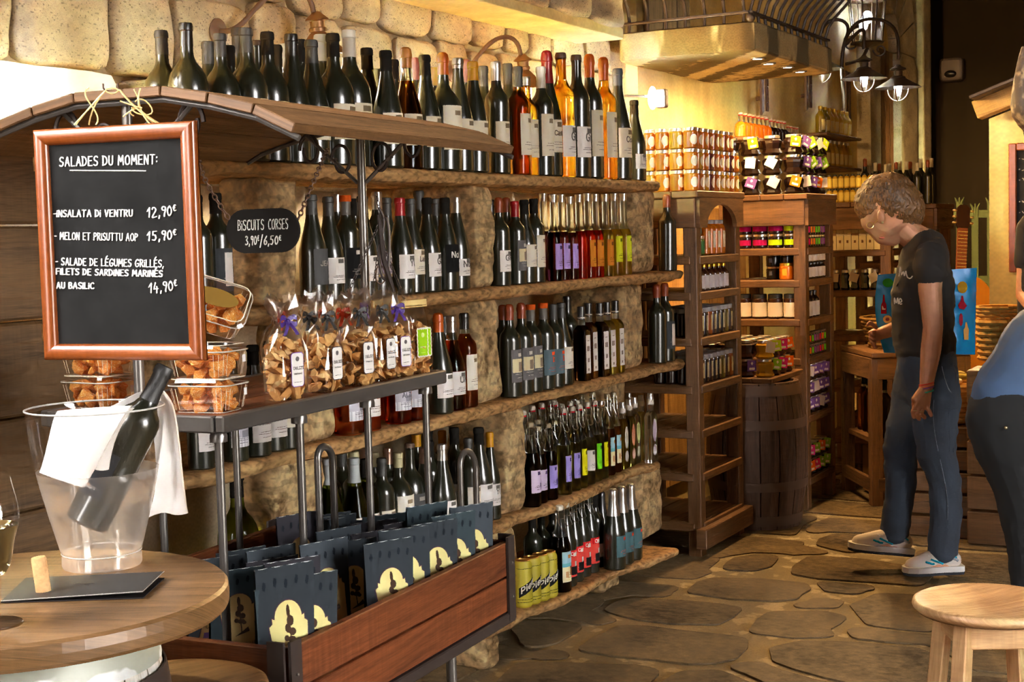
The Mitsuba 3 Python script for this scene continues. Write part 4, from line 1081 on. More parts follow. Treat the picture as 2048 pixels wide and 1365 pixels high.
SLATE = mat('chalk_slate', two({'type': 'principled', 'base_color': mikit.proc(slatefn), 'roughness': .9, 'specular': .04}))
put(cbk, 'slate', moved(trimesh.creation.box((BWD - fwid, BH - fwid, .006)), O + bx * BWD / 2 - Z1 * BH / 2 - bn * .001, M=BMx), SLATE)
po = O + bn * .0025
WCH = flat('#eef0ee')
for text, ps, pe, h, w in (('SALADES DU MOMENT:', (120, 333), (318, 328), 18, 2.4), ('-iNSALATA Di VENTRU', (108, 434), (268, 433), 13, 2.2), ('12,90^€', (297, 435), (356, 430), 19, 2.2), ('- MELON ET PRiSUTTU AOP', (110, 479), (278, 482), 14, 2.2), ('15,90^€', (297, 482), (356, 478), 18, 2.2),
                           ('- SALADE DE LÉGUMES GRiLLÉS,', (112, 530), (330, 535), 14, 2.2), ('FiLETS DE SARDiNES MARiNÉS', (113, 549), (328, 554), 12, 2.2), ('AU BASiLiC', (114, 577), (191, 578), 12, 2.2), ('14,90^€', (301, 586), (358, 580), 19, 2.2)):
    A, B = at_plane(*ps, po, bn), at_plane(*pe, po, bn)
    k = float((A - EYE) @ fw) / FOC; dv = B - A; L_ = np.linalg.norm(dv); dv /= L_
    yv = np.cross(bn, dv)
    m, adv = lettering(text, h * k, w * k, slant=.03)
    v = np.array(m.vertices); v[:, 0] *= L_ / adv
    put(cbk, 'lettering', moved((v, m.faces), A, M=np.stack([dv, yv, bn], 1)), WCH, stuff=True)
put(cbk, 'underline', sweep([at_plane(140, 341, po, bn), at_plane(292, 342, po, bn)], .0011, 5), WCH)
RAF = flat('#d8bb84')
for i, pts in enumerate((((148, 250), (185, 210), (211, 182)), ((152, 250), (190, 203), (212, 180)), ((178, 250), (188, 215), (209, 184)), ((192, 250), (190, 222), (172, 180), (178, 175)), ((211, 182), (222, 187), (240, 180)), ((212, 179), (226, 176), (240, 182)),
                         ((240, 180), (256, 200), (284, 226), (318, 250)), ((241, 183), (262, 206), (290, 232), (310, 250)), ((243, 184), (268, 210), (282, 222), (322, 249)), ((240, 202), (262, 210), (284, 216)), ((246, 234), (262, 222), (282, 215)), ((268, 178), (277, 200), (280, 216)), ((281, 176), (277, 196), (278, 216)),
                         ((270, 204), (296, 206), (304, 226), (288, 230), (264, 214)), ((272, 212), (262, 228), (268, 232)), ((281, 216), (290, 236), (302, 250)))):
    put(cbk, 'raffia_strand', sweep(spline([at_d(a, b, 2.37 + .004 * (i % 3)) for a, b in pts], 14) if len(pts) > 2 else [at_d(a, b, 2.37) for a, b in pts], .0014, 5), RAF)

# ------------------------------------------------------------------ biscuits in clear tubs and cellophane bags
def chunk(seed, s):
    q = np.random.default_rng(seed).normal(size=(14, 3)); q /= np.linalg.norm(q, axis=1, keepdims=True)
    h = trimesh.convex.convex_hull(q * np.asarray(s) / 2); return np.array(h.vertices), np.array(h.faces)
def frifn(p, n, uv):
    a = fbm(p.x * 60, p.y * 60, p.z * 60, 3); b = noise(p.x * 700, p.y * 700, p.z * 700)
    return mix(mix(lin('#b9601c'), lin('#e39a48'), a), lin('#f3dcb8'), smoothstep(.55, .8, b) * .6)
FRIT = mat('sugared_biscuit', two({'type': 'diffuse', 'reflectance': mikit.proc(frifn)}))
CRISP = [flat('#c4935c'), flat('#d3a673'), flat('#b3824c')]
PET = mat('clear_plastic', {'type': 'thindielectric', 'int_ior': 1.7})
def tub(M, label, seed, lidtag=True, gold=False):
    t = thing('biscuit_tub', label, 'tub', 'clear biscuit tubs on the cart tray')
    L, W, H = .135, .105, .052
    sec = [(.0, L - .03, W - .03, .012), (.004, L - .022, W - .022, .016), (H * .9, L - .006, W - .006, .02), (H, L, W, .022), (H + .002, L + .004, W + .004, .022), (H + .006, L - .006, W - .006, .02), (H + .012, L - .012, W - .012, .018)]
    v, f = loft(sec); n = 16
    k = np.arange(len(v)) % n
    put(t, 'shell', (v, f), PET, M)
    put(t, 'ribs', base('tubribs', lambda: joined([sweep([v[16 * 1 + j], v[16 * 2 + j]], .0006, 4) for j in range(16)] + [sweep([v[6 * 16 + j] for j in list(range(16)) + [0]], .0012, 5, False)]), False), gloss('#e4dccb', .1), M, stuff=True)
    put(t, 'rim', joined([sweep([v[3 * 16 + j] for j in list(range(16)) + [0]], .0016, 5, False), sweep([v[j] for j in list(range(16)) + [0]], .001, 5, False), sweep([v[6 * 16 + j] for j in list(range(16)) + [0]], .001, 5, False)]), gloss('#d9d6cf', .1), M, smooth=True)
    g = np.random.default_rng(seed)
    for i in range(33):
        lay = i // 11; j = i % 11
        b_ang = j * 2 * np.pi / 8; rr2 = (1.0 if j < 8 else .35) * (1 + .06 * lay)
        c = np.array([rr2 * .038 * np.sign(math.cos(b_ang)) * abs(math.cos(b_ang)) ** .6 + g.uniform(-.004, .004), rr2 * .026 * np.sign(math.sin(b_ang)) * abs(math.sin(b_ang)) ** .6 + g.uniform(-.003, .003), .013 + lay * .0145])
        q = np.eye(4); q[:3, :3] = trimesh.transformations.random_rotation_matrix(g.random(3))[:3, :3]; q[:3, 3] = c
        put(t, 'biscuit', base('fri%d' % (i % 4), lambda i=i: chunk(i % 4 + 5, (.044, .030, .026)), False), FRIT, M @ TM(q))
    if lidtag: put(t, 'price_sticker', base('tubtag', lambda: flat_label(.02, .032, .028, .042, L / 2 - .002), False), flat('#e8eaf0'), M)
    if gold:
        gg = np.linspace(0, 2 * np.pi, 24)[:-1]; v = np.vstack([[[0, 0, H + .0135]], np.stack([np.cos(gg) * .045, np.sin(gg) * .022, gg * 0 + H + .0135], 1)])
        put(t, 'oval_label', (v, np.array([[0, i, i % 23 + 1] for i in range(1, 24)])), gloss('#8a6a24', .25), M)
    return t
def tr_frame(l, w, z, rot=0.0):
    c, s = math.cos(rot), math.sin(rot); x = -tb * c + ta * s; y = tb * s + ta * c
    p = tray(l, w, z); m = np.eye(4); m[:3, 0] = x; m[:3, 1] = y; m[:3, 2] = [0, 0, 1]; m[:3, 3] = p; return m
tub(TM(tr_frame(.085, .085, ZT - .002, 0.1)), 'clear tub of sugared biscuits, bottom of the right stack on the cart tray', 1)
tub(TM(tr_frame(.085, .085, ZT + .063, 0.06)), 'clear tub of sugared biscuits, second in the right stack under the tilted tub', 2)
tub(TM(tr_frame(.10, TW - .055, ZT - .002, -.1)), 'clear tub of sugared biscuits, bottom of the left stack behind the bucket', 3)
tub(TM(tr_frame(.10, TW - .055, ZT + .063, -.06)), 'clear tub of sugared biscuits, top of the left stack below the chalkboard', 4)
m = tr_frame(.10, .085, ZT + .176, .25)
rx = trimesh.transformations.rotation_matrix(.75, [1, 0, 0]) @ trimesh.transformations.rotation_matrix(.45, [0, 1, 0])
tub(TM(m @ rx), 'tilted clear biscuit tub with gold oval label, topmost on the right stack', 5, False, True)

def gathered(seed, W=.085, D=.055, H=.13):
    """a pouch gathered at the neck with a fan of film above."""
    g = np.random.default_rng(seed)
    n = 28; a = np.arange(n) * 2 * np.pi / n
    V = []; sec = [(0, W, D, .0), (.006, W, D, .002), (.05, W * 1.06, D * 1.12, .003), (.1, W * 1.0, D * 1.0, .004), (H, W * .78, D * .7, .006), (H + .018, W * .4, D * .4, .006), (H + .028, .018, .016, .002), (H + .04, W * .5, .022, .008), (H + .06, W * .72, .032, .012), (H + .078, W * .8, .03, .016)]
    for i, (z, w, d, k) in enumerate(sec):
        c = np.sign(np.cos(a)) * np.abs(np.cos(a)) ** .45 * d / 2; s = np.sign(np.sin(a)) * np.abs(np.sin(a)) ** .45 * w / 2
        r = g.normal(size=(n, 3)) * k * np.array([.6, .4, .5])
        V.append(np.stack([c, s, np.full(n, z)], 1) + r)
    V = np.vstack(V); F = []
    for i in range(len(sec) - 1):
        for j in range(n):
            k = (j + 1) % n; F += [[i * n + j, i * n + k, (i + 1) * n + k], [i * n + j, (i + 1) * n + k, (i + 1) * n + j]]
    F += [[0, j + 1, j] for j in range(1, n - 1)]
    return V, np.array(F)
def bow(c):
    out = []
    for s in (-1, 1):
        P = [(0, 0, 0), (.004, s * .012, .009), (.006, s * .022, .006), (.005, s * .021, -.006), (.003, s * .01, -.004), (0, 0, 0)]
        Q = spline(P, 14)
        v = np.vstack([Q + [0, 0, .005], Q - [0, 0, .005]]); m = 14
        out.append((v, np.array([q for i in range(m - 1) for q in ([i, i + 1, m + i + 1], [i, m + i + 1, m + i])])))
        Q = spline([(.003, 0, 0), (.009, s * .008, -.012), (.012, s * .018, -.028)], 8); v = np.vstack([Q + [0, .005, 0], Q - [0, .005, 0]]); m = 8
        out.append((v, np.array([q for i in range(m - 1) for q in ([i, i + 1, m + i + 1], [i, m + i + 1, m + i])])))
    out.append(ball((.003, 0, 0), (.005, .006, .006), 1))
    v, f = joined(out); return v + np.asarray(c), f
OCT = Polygon([(-.016, -.03), (-.012, -.034), (.012, -.034), (.016, -.03), (.016, .03), (.012, .034), (-.012, .034), (-.016, .03)])
def plate(poly, x, z0):
    v, f = trimesh.creation.triangulate_polygon(poly, engine='earcut'); return np.stack([np.full(len(v), x), v[:, 0], v[:, 1] + z0], 1), f
def stamp():
    pts = []
    for k in range(9): pts += [(-.018 + k * .0045, -.034 - (k % 2) * .002)]
    for k in range(15): pts += [(.02 + (k % 2) * .002, -.034 + k * .0048)]
    for k in range(9): pts += [(.018 - k * .0045, .036 - (k % 2) * .002)]
    for k in range(15): pts += [(-.02 - (k % 2) * .002, .034 - k * .0048)]
    return Polygon(pts).buffer(0)
def biscuit_bag(px, py, w, bowc, edge, words, kraft=False, yaw=0.0, lab=True, seed=0):
    """stands on the tray in the row w metres in from the aisle edge, where its foot shows at the pixel."""
    pl = tray(0, w, 1.0); p = at_plane(px, py, pl, tb); l = float((p - tNR) @ ta)
    l = min(max(l, .06), TLN - .05)
    M = TM(tr_frame(l, w, ZT - .003, yaw))
    t = thing('biscuit_bag', words, 'bag', 'cellophane biscuit bags on the cart tray')
    H = .13 if not kraft else .15
    if kraft:
        sec = [(0, .05, .075, .008), (.06, .056, .08, .012), (.13, .04, .08, .01), (.165, .012, .08, .005), (.17, .01, .08, .004)]
        put(t, 'film', base('kraft_bag', lambda: loft(sec), 30), FILM, M)
        put(t, 'folded_top', base('kraft_top', lambda: moved(loft([(0, .014, .084, .003), (.018, .012, .084, .003)]), (0, 0, .158)), False), flat('#c9a36c'), M)
    else:
        put(t, 'film', base('film%d' % (seed % 4), lambda: gathered(seed % 4), False), FILM, M)
        put(t, 'bow', base('bow', lambda: bow((.008, 0, H + .03)), 30), gloss(bowc, .3), M)
    g = np.random.default_rng(seed + 40)
    for i in range(44):
        a = i * 2.399; lay = i // 10
        c = np.array([.018 * math.cos(a), .031 * math.sin(a), .014 + lay * .025 + g.uniform(-.004, .004)])
        if lay == 4: c[:2] *= .55; c[2] -= .004
        q = np.eye(4); q[:3, :3] = trimesh.transformations.rotation_matrix(g.uniform(0, 6), [g.normal(), g.normal(), g.normal() * .5])[:3, :3]; q[:3, 3] = c
        put(t, 'biscuit', base('cri%d' % (i % 4), lambda i=i: chunk(i % 4 + 15, (.040, .029, .015)), False), CRISP[i % 3], M @ TM(q))
    xf = .0345
    if lab and not kraft:
        put(t, 'label_edge', base('oct1', lambda: plate(OCT.buffer(.0015), xf, .062), False), flat(edge), M)
        put(t, 'label', base('oct2', lambda: plate(OCT, xf + .0004, .062), False), flat('#eceae8'), M)
        def wr():
            v, f = print_text('DELIZI', .0062, True); v = np.stack([v[:, 2] * .1 + xf + .0008, v[:, 0] - .0125, v[:, 1] + .062], 1)
            v2, f2 = print_text('VIN BLANC', .003, True); v2 = np.stack([v2[:, 2] * .1 + xf + .0008, v2[:, 0] - .0105, v2[:, 1] + .052], 1)
            return joined([(v, f), (v2, f2), flat_label(-.01, .01, .036, .0368, xf + .0008), plate(Point(0, .022).buffer(.005, quad_segs=4), xf + .0007, .062)])
        put(t, 'print', base('octp', wr, False), flat('#4a4648'), M)
    if kraft:
        put(t, 'stamp_edge', base('st1', lambda: plate(stamp(), xf - .001, .075), False), flat('#e6e6e0'), M)
        put(t, 'label', base('st2', lambda: plate(stamp().buffer(-.0035), xf - .0006, .075), False), flat('#86b41e'), M)
        put(t, 'print', base('stp', lambda: joined([plate(Point(0, .018).buffer(.006, quad_segs=4), xf, .075), flat_label(-.011, .011, .062, .066, xf), flat_label(-.008, .008, .05, .051, xf)]), False), flat('#bcd67c'), M)
bags = [(575, 812, .045, '#4d2a96', '#7a5aa0', 'clear bag of biscuits with purple bow, leftmost of the bag row beside the tubs'), (617, 803, .085, '#161618', '#3a3438', 'clear bag of biscuits with black bow, second from left, half hidden'),
        (652, 795, .04, '#161618', '#3a3438', 'clear bag of biscuits with black bow and broad DELIZI label, third from left'), (684, 786, .085, '#d8431c', '#3a3438', 'clear bag of biscuits with orange bow, fourth from left'),
        (716, 780, .04, '#161618', '#3a3438', 'clear bag of biscuits with black bow and DELIZI label, fifth from left'), (760, 770, .045, '#161618', '#3a3438', 'clear bag of biscuits with black bow, sixth from left'), (792, 762, .04, '#4d2a96', '#7a5aa0', 'clear bag of biscuits with purple ribbon, seventh from left beside the green labels')]
for i, (px, py, w, bc, ed, wd) in enumerate(bags): biscuit_bag(px, py, w, bc, ed, wd, yaw=-.25 + .06 * (i % 3), seed=i)
for i, (px, py, wd) in enumerate(((826, 752, 'kraft-topped biscuit bag with green stamp label, left one of two'), (866, 745, 'kraft-topped biscuit bag with green stamp label, at the far tray corner'))): biscuit_bag(px, py, .045, '', '', wd, True, -.2, seed=20 + i)
for i, (px, py, bc, wd) in enumerate(((560, 790, '#d8431c', 'clear biscuit bag with orange bow in the back row, left'), (640, 775, '#d8431c', 'clear biscuit bag with orange bow in the back row, middle'), (722, 758, '#4d2a96', 'clear biscuit bag with purple bow in the back row, right'))):
    biscuit_bag(px, py, .155, bc, '', wd, yaw=.1, lab=False, seed=30 + i)
biscuit_bag(800, 748, .14, '', '', 'kraft-topped biscuit bag in the back row near the far post', True, .05, seed=50)

# ---- paper biscuit bags standing in the box
BW_, BH_ = .118, .25
def bsurf(u, v, side=1):
    """u across -.5..+.5, v up 0..1: the pouch face, bulged below, flat at the top."""
    bul = .024 * np.exp(-((v - .3) / .33) ** 2) * np.cos(np.pi * u) ** .5 + .006 * (1 - v)
    return np.stack([side * (bul + .002), u * BW_ * (1 - .06 * np.sin(np.pi * v)), v * BH_], -1)
def pouch():
    n, m = 9, 12; out = []
    for s in (1, -1):
        u, v = np.meshgrid(np.linspace(-.4999, .4999, n), np.linspace(0, 1, m)); P = bsurf(u, v, s).reshape(-1, 3)
        P[:, 2] += (P[:, 2] > BH_ * .99) * np.where(np.arange(len(P)) % 2, .0018, 0)
        F = [q for i in range(m - 1) for j in range(n - 1) for q in ([i * n + j, i * n + j + 1, (i + 1) * n + j + 1], [i * n + j, (i + 1) * n + j + 1, (i + 1) * n + j])]
        out.append((P, np.array(F)))
    return joined(out)
def onbag(poly, off):
    """a flat print wrapped on the bag's face; poly in metres, origin at the bag's foot centre."""
    v, f = trimesh.creation.triangulate_polygon(poly, engine='earcut')
    v, f = trimesh.remesh.subdivide_to_size(np.c_[v, np.zeros(len(v))], f, .012)
    P = bsurf(np.clip(v[:, 0] / BW_, -.4999, .4999), v[:, 1] / BH_); P[:, 0] += off
    return P, f
def arch_poly():
    g = np.linspace(0, np.pi, 14)
    top = [(.026 * math.cos(a), .128 + .026 * math.sin(a)) for a in g]
    q = [(.038, .02), (.031, .06), (.035, .10), (.037, .118), (.031, .122), (.031, .13)] + top + [(-.031, .13), (-.031, .122), (-.037, .118), (-.035, .10), (-.031, .06), (-.038, .02)]
    return Polygon([(x * 1.1, .05 + (y - .02) * 1.08) for x, y in q]).buffer(0)
ARCH = arch_poly()
def treep():
    g = [Polygon([(-.001, .075), (.001, .075), (.0008, .11), (-.0008, .11)])]
    for x, y, a, b in ((0, .132, .003, .009), (.002, .12, .006, .007), (-.003, .111, .005, .006), (.004, .106, .006, .005), (-.007, .099, .004, .004), (.001, .097, .007, .004), (.006, .094, .004, .003)): g.append(Point(0, 0).buffer(1, quad_segs=3).__class__([(x + a * math.cos(t), y + b * math.sin(t)) for t in np.linspace(0, 6.28, 10)]))
    g.append(Polygon([(-.012, .072), (.014, .078), (.012, .086), (.002, .08)]))
    from shapely import affinity
    return affinity.translate(affinity.scale(unary_union(g), 1.25, 1.25, origin=(0, .1)), 0, .037)
def marks():
    ms = []
    for k in range(5):
        x = -.044 + k * .022; ms.append(onbag(Polygon([(x + .0035 * math.cos(t) + .001 * math.sin(3 * t), .222 + (k % 2) * .004 + .008 * math.sin(t)) for t in np.linspace(0, 6.28, 9)]).buffer(0), .0006))
    return joined(ms)
PAPER = [flat('#24282c'), flat('#272f33'), flat('#262529'), flat('#2e3338')]
def paper_bag(tl, trr, w, words, face=True):
    pl = cart(0, w, 0); A, B = at_plane(*tl, pl, cb), at_plane(*trr, pl, cb)
    c = (A + B) / 2; zt = c[2]; l = float((c - cNR) @ ca); l = min(max(l, .075), CL - .075)
    bh = min(max(zt - (zbot + .013), .2), .33)
    M = TM(np.array(np.vstack([np.c_[CM, cart(l, w, zbot + .0135)], [0, 0, 0, 1]]))) @ T().rotate([0, 0, 1], R.uniform(-36, -22)).rotate([0, 1, 0], R.uniform(-3, 6)).scale([1, 1.0, bh / BH_])
    t = thing('paper_biscuit_bag', words, 'bag', 'paper biscuit bags in the cart box')
    put(t, 'pouch', base('pouch', pouch, 50), R.choice(PAPER), M)
    put(t, 'top_edge', base('pouch_edge', lambda: sweep([bsurf(np.array(u), np.array(1.0)) * [0, 1, 1] for u in np.linspace(-.5, .5, 9)], .0011, 5), True), flat('#c2c9cc'), M)
    put(t, 'print', base('pmarks', marks, False), flat('#15191e'), M)
    if face:
        put(t, 'label_edge', base('arch0', lambda: onbag(ARCH.buffer(.0016), .0007), False), flat('#3c2630'), M)
        put(t, 'label', base('arch1', lambda: onbag(ARCH, .0011), False), flat('#cdb077'), M)
        def pr():
            v, f = print_text('CANISTRELLI', .0075); w_ = v[:, 0].max(); P = bsurf((v[:, 0] - w_ / 2) / BW_ * (.058 / w_), (v[:, 1] + .078) / BH_); P[:, 0] += .0016
            return joined([onbag(treep(), .0015), (P, f)])
        put(t, 'print', base('archp', pr, False), flat('#33261e'), M)
        put(t, 'ribbon', base('archr', lambda: onbag(Polygon([(-.034, .052), (.034, .052), (.032, .067), (-.032, .067)]), .0014), False), flat('#7a5f9e'), M)
def c5(x, y): return 380 + x / 3.103, 980 + y / 3.103
pb = [('front', .05, '285,600,500,478 470,628,590,570 655,555,770,490 1165,340,1265,290 1280,262,1385,232 1455,220,1550,180 1570,170,1675,130 1680,115,1785,75'), ('second', .16, '725,345,945,305 920,345,1060,290 1080,295,1220,230 565,460,685,405 1280,225,1400,180 1395,105,1460,60'),
      ('third', .285, '430,390,590,340 440,480,570,410 835,270,1035,225 1070,215,1215,185 1175,150,1280,115 1490,160,1640,80 215,505,320,465'), ('rear', .42, '585,175,725,125 735,205,880,170 880,155,990,120 1095,170,1260,85 200,440,380,390 60,455,190,440')]
for nm, w, s in pb:
    ss = sorted(s.split(), key=lambda q: float(q.split(',')[0]))
    last = -9
    for i, q in enumerate(ss):
        a = [float(z) for z in q.split(',')]
        paper_bag(c5(a[0], a[1]), c5(a[2], a[3]), w + R.uniform(-.008, .008), 'dark blue paper biscuit bag, cream tree label, %s from left, %s row of box' % (nth(i + 1), nm))
# ------------------------------------------------------------------ barrel table, bucket, menu, stools
TZ = .89
P = np.array([at_z(x, y, TZ)[:2] for x, y in ((469, 1181), (465, 1165), (437, 1144), (383, 1126), (287, 1111), (150, 1102), (0, 1100), (451, 1200), (410, 1217), (328, 1237), (219, 1262), (109, 1278), (0, 1288))])
A_ = np.c_[2 * P, np.ones(len(P))]; sol = np.linalg.lstsq(A_, (P ** 2).sum(1), rcond=None)[0]
tc = sol[:2]; trad = math.sqrt(sol[2] + tc @ tc)
print('table', tc, trad)
def tp(x, y, z=0.0): return np.array([x, y, TZ + z])
tab = thing('barrel_table', 'bar table made of a pale wine barrel with a thick round worn oak top', 'table')
def round_board(r, t, n=64, e=.006):
    v, f = lathe([(0, -t), (r - e, -t), (r - e * .2, -t + e), (r, -t * .5), (r - e * .2, -e * .8), (r - e, 0), (0, 0)], n)
    return v, f
v, f = round_board(trad, .04)
rad = np.hypot(v[:, 0], v[:, 1]); wob = (meshkit.fbm(v * 30, 3, 3) - .5) * .006
v[:, :2] *= (1 + np.where(rad > trad * .9, wob, 0)[:, None]); 
oa = math.radians(28)
uvt = np.stack([v[:, 0] * math.cos(oa) + v[:, 1] * math.sin(oa), -v[:, 0] * math.sin(oa) + v[:, 1] * math.cos(oa) + v[:, 2] * 2], 1)
put(tab, 'table_top', (v + np.array([tc[0], tc[1], TZ]), f), W_OAK, smooth=True, uv=uvt) if False else put(tab, 'table_top', (v + np.array([tc[0], tc[1], TZ]), f), W_OAK, smooth=False, uv=uvt)
rb = trad * .6
def barrel(parent, c, z0, z1, r_end, r_mid, ns, wood_m, hoop_m, hoops, hoop_w=.035, rust=None):
    """staves one by one, two heads, hoops."""
    H = z1 - z0
    prof = lambda t: r_end + (r_mid - r_end) * math.sin(math.pi * t)
    for k in range(ns):
        a0, a1 = 2 * np.pi * (k + .03) / ns, 2 * np.pi * (k + .97) / ns; V, UV = [], []
        o = R.uniform(0, 30)
        for t in np.linspace(0, 1, 9):
            for a, dr_ in ((a0, -.022), (a0, 0), ((a0 + a1) / 2, .0008), (a1, 0), (a1, -.022)):
                r = prof(t) + dr_; V.append((c[0] + r * math.cos(a), c[1] + r * math.sin(a), z0 + H * t)); UV.append((H * t + o, (a - a0) * r + dr_ + o))
        F = [q for i in range(8) for j in range(5) for q in ([i * 5 + j, i * 5 + (j + 1) % 5, (i + 1) * 5 + (j + 1) % 5], [i * 5 + j, (i + 1) * 5 + (j + 1) % 5, (i + 1) * 5 + j])]
        F += [[0, 2, 1], [0, 3, 2], [0, 4, 3], [40, 41, 42], [40, 42, 43], [40, 43, 44]]
        put(parent, 'stave', (np.array(V), np.array(F)), wood_m, uv=np.array(UV))
    for z in (z0 + .02, z1 - .025): put(parent, 'head', moved(lathe([(0, 0), (r_end - .018, 0), (r_end - .018, .012), (0, .012)], 32), (c[0], c[1], z)), wood_m, uv=np.zeros((2 * 32 + 2, 2)) + np.array([3.0, 2.0]))
    for t, w in hoops:
        ta_, tb_ = t - w / H / 2, t + w / H / 2
        put(parent, 'hoop', moved(lathe([(prof(ta_) + .0012, ta_ * H), (prof(ta_) + .003, ta_ * H), (prof(tb_) + .003, tb_ * H), (prof(tb_) + .0012, tb_ * H)], 40), (c[0], c[1], z0)), hoop_m, smooth=35)
def galvfn(p, n, uv):
    a = fbm(p.x * 14, p.y * 14, p.z * 30, 4); b = smoothstep(.5, .56, fbm(p.x * 9 + 4, p.y * 9, p.z * 16, 4))
    return mix(mix(lin('#aeb6b2'), lin('#d9dedb'), a), lin('#6a6c58'), b * .75)
GALV = mat('weathered_zinc', two({'type': 'principled', 'base_color': mikit.proc(galvfn), 'roughness': .5, 'specular': .4}))
W_STAVE = woodmat('pale_stave', '#8d7f70', '#d3cabd', .7)
barrel(tab, tc, 0, TZ - .041, rb, rb + .055, 22, W_STAVE, GALV, ((.955, .07), (.80, .04)), rust=None)
put(tab, 'dark_hoop', moved(lathe([(rb + .021, 0), (rb + .024, 0), (rb + .031, -.045), (rb + .028, -.045)], 40), (tc[0], tc[1], TZ - .125)), IRON, smooth=35)

# wine bucket
bc = at_z(205, 1131, TZ); bd_ = float((bc - EYE) @ fw)
rb0 = 78 * bd_ / FOC * 1.0
zr = at_plane(197, 815, bc, np.array([fw[0], fw[1], 0]))[2]; Hb = zr - TZ
rt = 134 * bd_ / FOC
bk = thing('wine_bucket', 'clear acrylic wine bucket of iced water, misted, on the barrel table', 'bucket')
outp = [(rb0 * .98, .0), (rb0, .004), (rb0 * .99, .022), (rb0 * 1.02, .03), (rb0 * 1.12, .055), (rb0 * 1.26, .09), (rt * .86, .15), (rt * .95, .21), (rt, Hb)]
pr = np.array(outp); zz = np.linspace(.03, Hb, 24); ro = np.interp(zz, pr[:, 1], pr[:, 0])
ACR = mat('acrylic', {'type': 'thindielectric', 'int_ior': 1.49})
ACS = mat('acrylic_solid', {'type': 'dielectric', 'int_ior': 1.49})
MIST = mat('misted_acrylic', {'type': 'blendbsdf', 'weight': .16, 'bsdf_0': {'type': 'thindielectric', 'int_ior': 1.33}, 'bsdf_1': {'type': 'principledthin', 'base_color': rgb('#e9e4de'), 'spec_trans': 0.0, 'diff_trans': 1.3, 'roughness': .5, 'eta': 1.3}})
zw = .165
m1 = zz <= zw + .001; m2 = zz >= zw - .006
put(bk, 'misted_wall', moved(lathe(list(zip(ro[m1], zz[m1])), 48), bc), MIST, smooth=True)
put(bk, 'upper_wall', moved(lathe(list(zip(ro[m2], zz[m2])), 48), bc), ACR, smooth=True)
put(bk, 'rim', moved((lambda t: sweep(np.stack([rt * np.cos(t), rt * np.sin(t), t * 0 + Hb], 1), .0018, 6, False))(np.linspace(0, 2 * np.pi, 49)), bc), gloss('#dcdcda', .08), smooth=True)
put(bk, 'base', moved(lathe([(0, .0), (rb0 * .97, 0), (rb0, .004), (rb0 * .99, .022), (rb0 * 1.0, .031)], 48), bc + np.array([0, 0, .0004])), mat('frosted_base', {'type': 'blendbsdf', 'weight': .14, 'bsdf_0': {'type': 'thindielectric', 'int_ior': 1.7}, 'bsdf_1': {'type': 'principledthin', 'base_color': rgb('#efe9e2'), 'spec_trans': 0.0, 'diff_trans': 1.0, 'roughness': .3, 'eta': 1.3}}), smooth=40)
put(bk, 'base_ring', moved((lambda t: sweep(np.stack([rb0 * .99 * np.cos(t), rb0 * .99 * np.sin(t), t * 0 + .025], 1), .0012, 6, False))(np.linspace(0, 2 * np.pi, 41)), bc), gloss('#d9d6d2', .08), smooth=True)
put(bk, 'water', moved(lathe([(0, zw - .012), (float(np.interp(zw - .012, zz, ro)) - .002, zw - .012)], 40), bc), ACR)
# bottle in the bucket
b0, b1 = at_d(166, 1062, bd_ - .01), at_d(326, 745, bd_ + .02)
ax = b1 - b0; hl = np.linalg.norm(ax); ax /= hl
b0 = b0 + ax * .012
xa = np.cross([0, 1.0, 0], ax); xa /= np.linalg.norm(xa); ya = np.cross(ax, xa)
t = thing('wine_bottle', 'dark chilled wine bottle with black capsule leaning in the clear bucket', 'bottle')
s = hl / .302
tw = frame(b0, xa * s, ya * s, ax * s)
put(t, 'body', base('b_bd', lambda: lathe(PROF['bd'], 22)), BOTTLE, tw)
put(t, 'capsule', base('cap_bd_chill', lambda: cap_shape('bd', .065)), gloss('#17181b', .25), tw)
put(t, 'label', base('lab_chill', lambda: patch(.0382, .05, .13, -1.3, 1.3), True), flat('#23262a'), tw @ T().rotate([0, 0, 1], 235))
put(t, 'print', base('lab_chillp', lambda: bent(print_text('JEAN-BAPT', .007), .0386, -.02, .06), False), flat('#a8a8a8'), tw @ T().rotate([0, 0, 1], 235))
